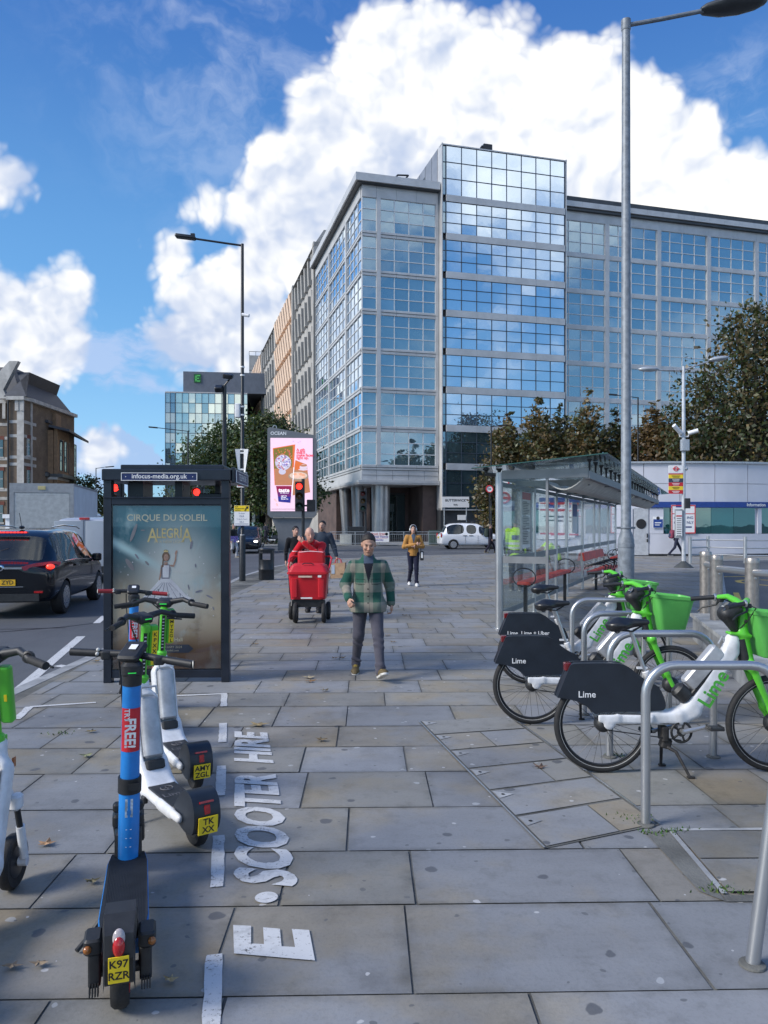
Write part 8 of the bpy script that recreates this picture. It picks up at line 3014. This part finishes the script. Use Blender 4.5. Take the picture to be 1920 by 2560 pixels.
 # shoes
 for q in 'LR':
  f = V3(*j['ft' + q]); f = f / np.linalg.norm(f)
  an = j['an' + q]
  upv = V3(0, 0, 1) - f * f[2]; upv /= np.linalg.norm(upv)
  base = an - upv * .062
  c = Sdf()
  c.cap(an - f * .012 + upv * .012, an - f * .012 + upv * .045, .047, .049, .02)
  c.cap(base - f * .05 + upv * .018, base + f * .165 + upv * .012, .042, .040, .02).cap(an - f * .02 + upv * .015, base + f * .06 + upv * .03, .045, .036, .03).ell(base + f * .145 + upv * .014, V3(.054, .062, .040), None, .02)
  c.cap(base - f * .055 - upv * .006, base + f * .185 - upv * .006, .036, .043, .004, )
  c.plane(-upv, -(base - upv * .022).dot(upv))
  sh_, so_ = V3(*shoe), V3(*sole)
  def shc(P, base=base, upv=upv, f=f):
   a = (P - base) @ upv
   C = np.where((a < .004)[:, None], so_, sh_)
   if shoe[0] > .09 and h < .007:        # yellow laces
    u_ = (P - base) @ f
    side = np.abs((P - base) @ np.cross(f, upv))
    lace = (a > .02) & (u_ > -.01) & (u_ < .11) & (side < .022) & (np.sin(u_ * 330) > .2)
    C = np.where(lace[:, None], V3(.50, .36, .06), C)
   return C
  sdf_obj('shoe', c, h * .8, SHOEM, o, shc)
 # jacket / top
 if top is not None or topfn is not None:
  g = Sdf()
  low = V3(j['pel'][0], j['pel'][1], hem)
  g.cap(low + V3(0, 0, .02 if not belly else -.10), j['ch'] + V3(0, 0, .02), (.182 if belly else .160) * b, .156 * b, .04, fy=.80)
  if belly:
   g.cap(low + V3(-.09, -.04, .06), low + V3(.09, -.04, .06), .130 * b, k=.06, fy=1.25)
   g.ell((j['pel'] + j['ch']) / 2 + V3(0, -.04, -.04), V3(.155, .125, .18), None, .05)
  g.cap(j['shL'] - V3(.035, 0, .02), j['shR'] + V3(.035, 0, -.02), .068, .068, .05)
  g.cap(j['ch'], j['nk'] - V3(0, 0, .015), .10, .075, .05)
  for q in 'LR':
   if sleeves:
    g.cap(j['sh' + q], j['el' + q], .070 * b, .062 * b, .04)
    d = j['wr' + q] - j['el' + q]
    g.cap(j['el' + q], j['el' + q] + d * .95, .060 * b, .046 * b, .03)
    d1 = d / np.linalg.norm(d)
    for fz in (.05, .30):
     c = j['el' + q] + d * fz
     g.cap(c + V3(-.03, -.045, .0), c + V3(.03, -.045, .02), .018, k=.02)
   else:
    g.cap(j['sh' + q], j['sh' + q] * .75 + j['el' + q] * .25, .066, .062, .03)
  if collar:
   for e in (-1, 1):
    g.cap(j['nk'] + V3(e * .055, .03, .02), j['nk'] + V3(e * .052, -.058, -.05), .021, .020, .012)
   g.cap(j['nk'] + V3(-.055, .035, .02), j['nk'] + V3(.055, .035, .02), .021, k=.012)
  g.plane((0, 0, -1), -hem)
  tc = V3(*(top or (.2, .2, .2)))
  sdf_obj('jacket', g, h, CLOTH, o, (lambda P: topfn(P, j)) if topfn else (lambda P: np.tile(tc, (len(P), 1))))
 if extra:
  extra(o, j, hp)
 return o


# --- man in the green plaid overshirt
def plaid(P, j):
 z, x = P[:, 2], P[:, 0]
 zb = ((1.385 - z) / .118)
 zi = np.floor(zb).astype(int) % 2                     # 0 pale row / 1 green row
 # sleeves run on their own columns
 arm = np.abs(x) > .205
 xb = np.where(arm, np.floor((P[:, 1] + .5) / .085).astype(int) % 2, (((np.abs(x) + .0) > .055) & (np.abs(x) < .158)).astype(int))
 tan, mid, grn = V3(.245, .225, .185), V3(.125, .155, .125), V3(.020, .085, .062)
 C = np.where((zi & xb)[:, None] > 0, grn, np.where((zi | xb)[:, None] > 0, mid, tan))
 # weave softens the stripe edge a little
 # open front: dark jumper and grey collar in the V
 v = (P[:, 1] < -.06) & (z > 1.13) & (np.abs(x - .003) < np.clip((z - 1.14) * .24, 0, .058))
 C = np.where(v[:, None], V3(.012, .013, .022), C)
 v2 = v & (z > 1.385)
 C = np.where(v2[:, None], V3(.06, .085, .13), C)
 edge = (P[:, 1] < -.05) & (np.abs(x - .012) < .004) & (z < 1.15)
 C = np.where(edge[:, None], C * .45, C)
 for e in (-1, 1):                                   # pocket flaps
  dx, dz = x - e * .098, z - 1.165
  bd = (P[:, 1] < -.03) & (np.abs(dx) < .062) & (dz < .028) & (dz > -.034 - .012 * (1 - np.abs(dx) / .062))
  rim = bd & ((dz < -.026) | (np.abs(dx) > .056) | (dz > .021))
  C = np.where(rim[:, None], C * .42, C)
 for zz in (1.075, .985, .905):
  bt = (P[:, 1] < -.05) & (np.sqrt((x + .004) ** 2 + (z - zz) ** 2) < .009)
  C = np.where(bt[:, None], V3(.01, .01, .012), C)
 return C


mp = at(919, HZ, 8.45)
MS = .915
person('man in a green and tan plaid overshirt walking towards the camera, looking down', (mp.x, 8.62, 0), 3, MS,
       J=dict(pel=(0, .03, .93), ch=(0, -.015, 1.27), nk=(.0, -.03, 1.455), hd=(.005, -.085, 1.615),
              shL=(.180, -.01, 1.352), shR=(-.180, -.01, 1.352), elL=(.272, .06, 1.12), wrL=(.292, .02, .875), elR=(-.283, .02, 1.12), wrR=(-.240, -.19, .955),
              hpL=(.09, .02, .92), hpR=(-.09, .03, .92), knL=(.115, -.20, .525), anL=(.135, -.40, .125), knR=(-.115, .0, .50), anR=(-.145, .20, .115),
              ftL=(.22, -.92, .34), ftR=(-.08, -.95, -.22), thR=(.5, -.6, .5), thL=(0, -1, 0), curlR=.95, curlL=.8),
       head=(17, 0, 0), skin=(.45, .26, .185), hair=(.022, .018, .016), topfn=plaid, hem=.785, bulk=1.08, legs=(.072, .070, .090), legw=1.0, shoe=(.115, .085, .04), sole=(.62, .61, .58), h=.0062, beard=.28, belly=1, headscale=1.09)

# --- man in red leaning on a red delivery trolley
cx_ = at(771, HZ, 13.35)
tro = thing('delivery_trolley', 'bright red four wheeled delivery trolley with lidded box and pouch', 'trolley', (cx_.x, 13.2, 0), 0)
RD = mat('red_trolley_plastic', (.52, .012, .022), .38, 0, .10, 3, detail=6)
m = MB()
def frus(z0, z1, w0, w1, d0, d1, r=.05):
 n = 5
 V = []
 for (z, w_, d_) in ((z0, w0, d0), (z1, w1, d1)):
  for (sx_, sy_, a0) in ((1, 1, 0), (-1, 1, 90), (-1, -1, 180), (1, -1, 270)):
   for k in range(n + 1):
    a = R(a0 + 90 * k / n)
    V.append((sx_ * (w_ / 2 - r) + r * math.cos(a), .30 + sy_ * (d_ / 2 - r) + r * math.sin(a), z))
 q = len(V) // 2
 m.add(V, [tuple(range(q - 1, -1, -1)), tuple(range(q, 2 * q))] + [(k, (k + 1) % q, (k + 1) % q + q, k + q) for k in range(q)])
frus(.40, .84, .60, .68, .50, .58)
frus(.84, .875, .72, .72, .62, .62)
m.rbox((-.235, .02, .60), (.11, .03, .34), .03); m.rbox((.235, .02, .60), (.11, .03, .34), .03)
m.build('box_body', RD, tro, smooth=35)
m = MB(); frus(.877, .985, .70, .60, .60, .48, .07); frus(.985, 1.015, .58, .52, .46, .42, .08); m.build('lid', RD, tro, smooth=40)
m = MB(); m.tube([(-.10, .06, 1.008), (-.06, .05, 1.03), (.06, .05, 1.03), (.10, .06, 1.008)], .008, 6); m.build('lid_handle', BLKPL, tro)
m = MB(); m.mat = mat('pale_label', (.6, .45, .36), .5); m.box((-.04, -.008, .80), (.24, .008, .03)); m.mat = WPLATE; m.box((.21, -.014, .805), (.06, .008, .035)); m.box((-.02, .024, .425), (.20, .008, .025), rotm(4)); m.build('label', None, tro, smooth=0)
m = MB(); m.rbox((0, .72, 1.10), (.50, .16, .24), .05); m.mat = WPLATE; m.tube([(-.22, .65, 1.20), (0, .63, 1.22), (.22, .65, 1.20)], .006, 5); m.build('pouch', RD, tro, smooth=40)
m = MB(); m.tube([(-.33, .10, .86), (-.37, .30, .95), (-.38, .62, 1.09), (-.34, .74, 1.12), (.0, .78, 1.12), (.34, .74, 1.12), (.38, .62, 1.09), (.36, .30, .95), (.33, .10, .86)], .016, 10); m.build('handle', RD, tro, smooth=60)
m = MB(); m.b2((-.26, .08, .26), (.26, .52, .40)); m.tube([(-.28, .1, .38), (-.28, .06, .28)], .02, 8); m.tube([(.28, .1, .38), (.30, .08, .20)], .02, 8); m.tube([(-.37, .3, .95), (-.34, .25, .5), (-.30, .2, .36)], .012, 6); m.build('chassis', BLKPL, tro, smooth=0)
for (x, y, r) in ((-.205, -.02, .175), (.285, .02, .17), (-.335, .45, .16), (.325, .50, .16)):
 m = MB(); m.lathe([(r * .6, -.03), (r * .92, -.034), (r, -.012), (r, .012), (r * .92, .034), (r * .6, .03), (r * .6, -.03)], (x, y, r), 26, 'X'); w_ = m.build('wheel', RUBBER, tro, smooth=40)
 m = MB(); m.lathe([(0, -.028), (r * .3, -.03), (r * .62, -.02), (r * .62, .02), (r * .3, .03), (0, .028)], (x, y, r), 20, 'X'); m.build('rim', BLKPL, w_, smooth=40)

def redtop(P, j):
 C = np.tile(V3(.50, .010, .020), (len(P), 1))
 z = P[:, 2]
 st_ = (np.abs(P[:, 0]) > .13) & (np.abs(z - (j['shL'][2] - .10)) < .006)
 C = np.where(st_[:, None], V3(.7, .6, .6), C)
 lg = (np.abs(P[:, 0] + .06) < .045) & (np.abs(z - (j['ch'][2] - .01)) < .010) & (P[:, 1] < 0)
 C = np.where(lg[:, None], V3(.7, .55, .5), C)
 zp = (np.abs(P[:, 0]) < .004) & (P[:, 1] < 0)
 return np.where(zp[:, None], C * .4, C)
rp_ = at(775, HZ, 14.5)
person('bald man in a red fleece leaning on the red trolley, hand at his ear', (rp_.x, 14.55, 0), 2, 1.03,
       J=dict(pel=(.06, .22, .90), ch=(.06, -.09, 1.20), nk=(.03, -.27, 1.345), hd=(.015, -.36, 1.475),
              shL=(.235, -.16, 1.27), shR=(-.14, -.19, 1.31), elL=(.20, -.40, 1.09), wrL=(-.095, -.43, 1.335), elR=(-.30, -.26, 1.08), wrR=(-.335, -.40, .985),
              hpL=(.14, .22, .90), hpR=(-.03, .22, .90), knL=(.16, .16, .48), anL=(.15, .24, .085), knR=(-.04, .20, .48), anR=(-.06, .34, .09), thL=(0, -.3, 1), thR=(1, -.4, 0), curlL=.5, curlR=1.2),
       head=(14, 14, -4), skin=(.50, .29, .22), hairkind='bald', topfn=redtop, hem=.88, legs=(.012, .013, .02), shoe=(.012, .012, .014), sole=(.02, .02, .02), h=.0085, headscale=1.05)

# --- man in navy with a paper bag; woman in black beside him
np_ = at(806, HZ, 18.5)
person('tall dark haired man in a navy sweater behind the red trolley, carrying a paper bag', (np_.x, 18.5, 0), -4, 1.03,
       J=dict(elL=(.27, .03, 1.13), wrL=(.34, -.04, .895), knL=(.10, -.12, .50), anL=(.11, -.18, .09), knR=(-.10, .02, .50), anR=(-.10, .28, .13), curlL=1.4),
       head=(0, -8, 0), skin=(.42, .245, .18), hair=(.014, .011, .010), top=(.030, .042, .064), hem=.90, legs=(.012, .014, .022), h=.010, beard=.6, collar=False)
bgp = at(841, HZ, 18.35)
bag = thing('paper_bag', 'brown paper carrier bag with red handles held by the man in navy', 'bag', (np_.x + .375, 18.38, 0), -10)
m = MB(); m.add([(-.17, -.07, .40), (.19, -.07, .43), (.19, .07, .43), (-.17, .07, .40), (-.15, -.085, .76), (.20, -.085, .79), (.20, .085, .79), (-.15, .085, .76)], [(3, 2, 1, 0), (4, 5, 6, 7), (0, 1, 5, 4), (1, 2, 6, 5), (2, 3, 7, 6), (3, 0, 4, 7)])
m.mat = mat('pale_blue_print', (.35, .42, .52), .6); m.add([(-.13, -.0865, .52), (-.05, -.0865, .52), (-.05, -.0885, .74), (-.13, -.0885, .73)], [(0, 1, 2, 3)]); m.mat = mat('dark_kraft', (.10, .065, .04), .8); m.box((.12, -.083, .52), (.06, .004, .02)); m.build('body', mat('kraft_paper', (.40, .26, .16), .8, 0, .15, 9, bump=.3, bscale=20), bag, smooth=0)
m = MB()
for y in (-.06, .06):
 m.tube([(-.06, y, .77), (-.04, y * .4, .86), (.02, y * .2, .885), (.08, y * .4, .86), (.10, y, .78)], .008, 6)
m.build('handle', REDINK, bag)
wp_ = at(739, HZ, 18.2)
person('dark haired woman in a black top behind the red trolley', (wp_.x, 18.2, 0), 12, .955, J=dict(knL=(.09, -.10, .50), anL=(.09, -.14, .09), knR=(-.09, .0, .5), anR=(-.09, .2, .12)),
       head=(0, 18, 6), skin=(.44, .25, .19), hair=(.012, .009, .009), hairkind='bun', top=(.009, .009, .012), hem=.80, bulk=.90, legs=(.010, .010, .013), h=.010, collar=False)

# --- woman in a tan jacket with white headphones
tp_ = at(1033, HZ, 21.2)
def phones(o, j, hp):
 m = MB()
 P = [hp(.088 * math.cos(a), .015, .028 + .098 * math.sin(a)) for a in [math.pi * k / 10 for k in range(11)]]
 m.tube([Vector(p) for p in P], .010, 6)
 for e in (-1, 1):
  m.ell(hp(e * .090, .012, -.008), (.022, .036, .042))
 m.build('headphones', WHITE, o)
 m = MB(); m.tube([(.13, .10, 1.42), (.15, -.06, 1.40), (.19, -.12, 1.2), (.22, -.05, .98)], .012, 6); m.build('bag_strap', BLKPL, o)
def tanj(P, j):
 C = np.tile(V3(.40, .20, .055), (len(P), 1))
 v = (P[:, 1] < -.05) & (P[:, 2] > 1.22) & (np.abs(P[:, 0]) < np.clip((P[:, 2] - 1.2) * .25, 0, .06))
 C = np.where(v[:, None], V3(.06, .09, .14), C)
 zp = (np.abs(P[:, 0]) < .008) & (P[:, 1] < 0) & (P[:, 2] < 1.24)
 return np.where(zp[:, None], C * .5, C)
person('woman in a tan jacket with white headphones and arms crossed, walking', (tp_.x, 21.2, 0), 4, .97,
       J=dict(elL=(.27, -.03, 1.13), wrL=(.06, -.19, 1.13), elR=(-.27, -.03, 1.12), wrR=(.05, -.22, 1.20), knL=(.075, -.13, .50), anL=(.07, -.22, .09), knR=(-.07, -.02, .50), anR=(-.10, .20, .10), thL=(0, -.2, 1), thR=(0, -.2, 1)),
       head=(0, 0, 0), skin=(.47, .28, .21), hair=(.014, .010, .010), hairkind='long', topfn=tanj, hem=.86, bulk=.98, legs=(.012, .014, .034), legw=.98, shoe=(.60, .60, .60), sole=(.65, .65, .65), h=.0095, extra=phones)
hbp = thing('shoulder_bag', 'small dark shoulder bag at the hip of the woman in tan', 'bag', (tp_.x + .24, 21.18, .84), 0)
m = MB(); m.rbox((0, 0, 0), (.10, .16, .26), .03); m.mat = WPLATE; m.box((0, -.083, .02), (.05, .006, .16)); m.build('body', BLKPL, hbp)

# --- station walker with backpack
wk = at(1683, HZ, 40.9)
person('person in a pale blue denim top and dark trousers walking right past the station window', (wk.x, 40.5, 0), 90, 1.0,
       J=dict(knL=(.09, -.22, .52), anL=(.09, -.38, .10), knR=(-.09, .10, .50), anR=(-.09, .40, .13), ch=(0, -.05, 1.27), nk=(0, -.09, 1.44), hd=(0, -.14, 1.60), shL=(.17, -.05, 1.39), shR=(-.17, -.05, 1.39), elR=(-.22, -.02, 1.13), wrR=(-.2, -.22, 1.0), elL=(.22, .03, 1.13), wrL=(.22, -.15, 1.0)),
       head=(8, 0, 0), skin=(.20, .11, .075), hair=(.010, .009, .010), hairkind='bun', top=(.17, .25, .42), hem=.92, bulk=.96, legs=(.022, .026, .05), shoe=(.02, .022, .03), sole=(.6, .6, .6), h=.015)
bp_ = thing('backpack', 'maroon and navy backpack on the person walking past the station', 'backpack', (wk.x - .20, 40.5, 1.20), 0)
m = MB(); m.rbox((-.02, 0, .0), (.22, .32, .46), .09, rotm(0, 12, 0)); m.mat = mat('navy_fabric', (.03, .035, .08), .8); m.rbox((-.13, 0, -.06), (.08, .24, .22), .04, rotm(0, 12, 0)); m.build('body', mat('maroon_fabric', (.20, .035, .07), .8, 0, .3, 12), bp_)
# --- pedestrian by the taxi
tw = at(1226, HZ, 46)
person('person in dark clothes walking right beside the white taxi', (tw.x, 46, ROADZ), 88, 1.03,
       J=dict(knL=(.09, -.18, .52), anL=(.09, -.30, .10), knR=(-.09, .08, .50), anR=(-.09, .30, .12)),
       skin=(.46, .28, .2), hair=(.10, .07, .05), top=(.012, .011, .02), hem=.62, bulk=1.05, legs=(.02, .018, .032), h=.016)
bp_ = thing('backpack', 'dark green backpack on the person beside the white taxi', 'backpack', (tw.x - .22, 46, 1.22), 0)
m = MB(); m.rbox((0, 0, 0), (.26, .34, .52), .10); m.rbox((-.12, 0, -.08), (.10, .26, .24), .05); m.build('body', mat('green_fabric', (.02, .035, .028), .8, 0, .3, 12), bp_)

# --- two workers in yellow vests behind the shelter glass
def hivis(P, j):
 C = np.tile(V3(.50, .85, .02), (len(P), 1))
 for zz in (1.02, 1.12):
  b_ = np.abs(P[:, 2] - zz) < .022
  C = np.where(b_[:, None], V3(.6, .62, .6), C)
 bk_ = (np.abs(P[:, 0]) < .09) & (np.abs(P[:, 2] - 1.26) < .05) & (P[:, 1] > .03)
 C = np.where(bk_[:, None], V3(.03, .06, .16), C)
 arm = (np.abs(P[:, 0]) > .24)
 return np.where(arm[:, None], V3(.02, .022, .03), C)
hv = at(1290, HZ, 19.6)
person('standing worker in a yellow high visibility vest seen through the shelter end glass', (hv.x, 19.6, 0), 165, 1.09, J=dict(), skin=(.3, .18, .13), topfn=hivis, hem=.80, bulk=1.1, legs=(.04, .045, .05), h=.014)
hv = at(1356, HZ, 19.0)
def hiv2(P, j):
 C = np.tile(V3(.50, .85, .02), (len(P), 1))
 b_ = np.abs(P[:, 0] + .08) < .03
 return np.where(b_[:, None], V3(.6, .62, .6), C)
person('bending worker in a yellow high visibility vest seen through the shelter glass', (hv.x, 19.2, 0), 120, 1.0,
       J=dict(pel=(0, .10, .92), ch=(0, -.26, 1.10), nk=(0, -.42, 1.12), hd=(0, -.55, 1.06), shL=(.18, -.36, 1.10), shR=(-.18, -.36, 1.10), elL=(.22, -.42, .84), wrL=(.15, -.5, .62), elR=(-.22, -.42, .84), wrR=(-.15, -.5, .62), hpL=(.09, .1, .92), hpR=(-.09, .1, .92)),
       head=(50, 0, 0), skin=(.3, .18, .13), topfn=hiv2, hem=.80, bulk=1.05, legs=(.04, .045, .05), h=.014, collar=False)

# --- three distant pedestrians on the left
d1_ = at(641, HZ, 59)
person('distant small person in dark clothes standing by the hedge holding a bag', (d1_.x, 59, .05), 60, .92, J=dict(wrR=(-.12, -.22, 1.02), wrL=(.12, -.22, 1.02)), skin=(.5, .3, .22), hair=(.10, .06, .04), top=(.03, .035, .03), hem=.80, legs=(.015, .015, .018), h=.02)
hb2 = thing('handbag', 'small brown bag in the hands of the distant person by the hedge', 'bag', (d1_.x + .12, 58.85, .98), 60)
m = MB(); m.rbox((0, 0, 0), (.34, .12, .22), .04); m.torus((0, 0, .13), .10, .012, 14, 5); m.build('body', mat('tan_leather', (.25, .15, .08), .6), hb2)
d2_ = at(664, HZ, 64)
person('distant tall person in a dark navy coat by the hedge', (d2_.x, 64, .05), 150, 1.06, skin=(.3, .2, .15), top=(.015, .017, .03), hem=.60, legs=(.014, .015, .022), h=.02)
d3_ = at(584, HZ, 40)
def purp(P, j):
 C = np.tile(V3(.02, .022, .022), (len(P), 1))
 b_ = P[:, 2] < 1.12
 C2 = np.where((np.sin(P[:, 0] * 60) * np.sin(P[:, 2] * 50 + P[:, 1] * 40) > 0)[:, None], V3(.16, .10, .42), V3(.4, .3, .55))
 return np.where(b_[:, None], C2, C)
person('person with a purple patterned top and pale grey leggings crossing right of the kiosk', (d3_.x, 40, ROADZ), 60, 1.03,
       J=dict(knL=(.09, -.16, .52), anL=(.09, -.10, .10), knR=(-.09, .0, .50), anR=(-.09, .36, .16)), skin=(.45, .27, .2), hair=(.15, .12, .10), topfn=purp, hem=.80, legs=(.42, .43, .46), h=.016)
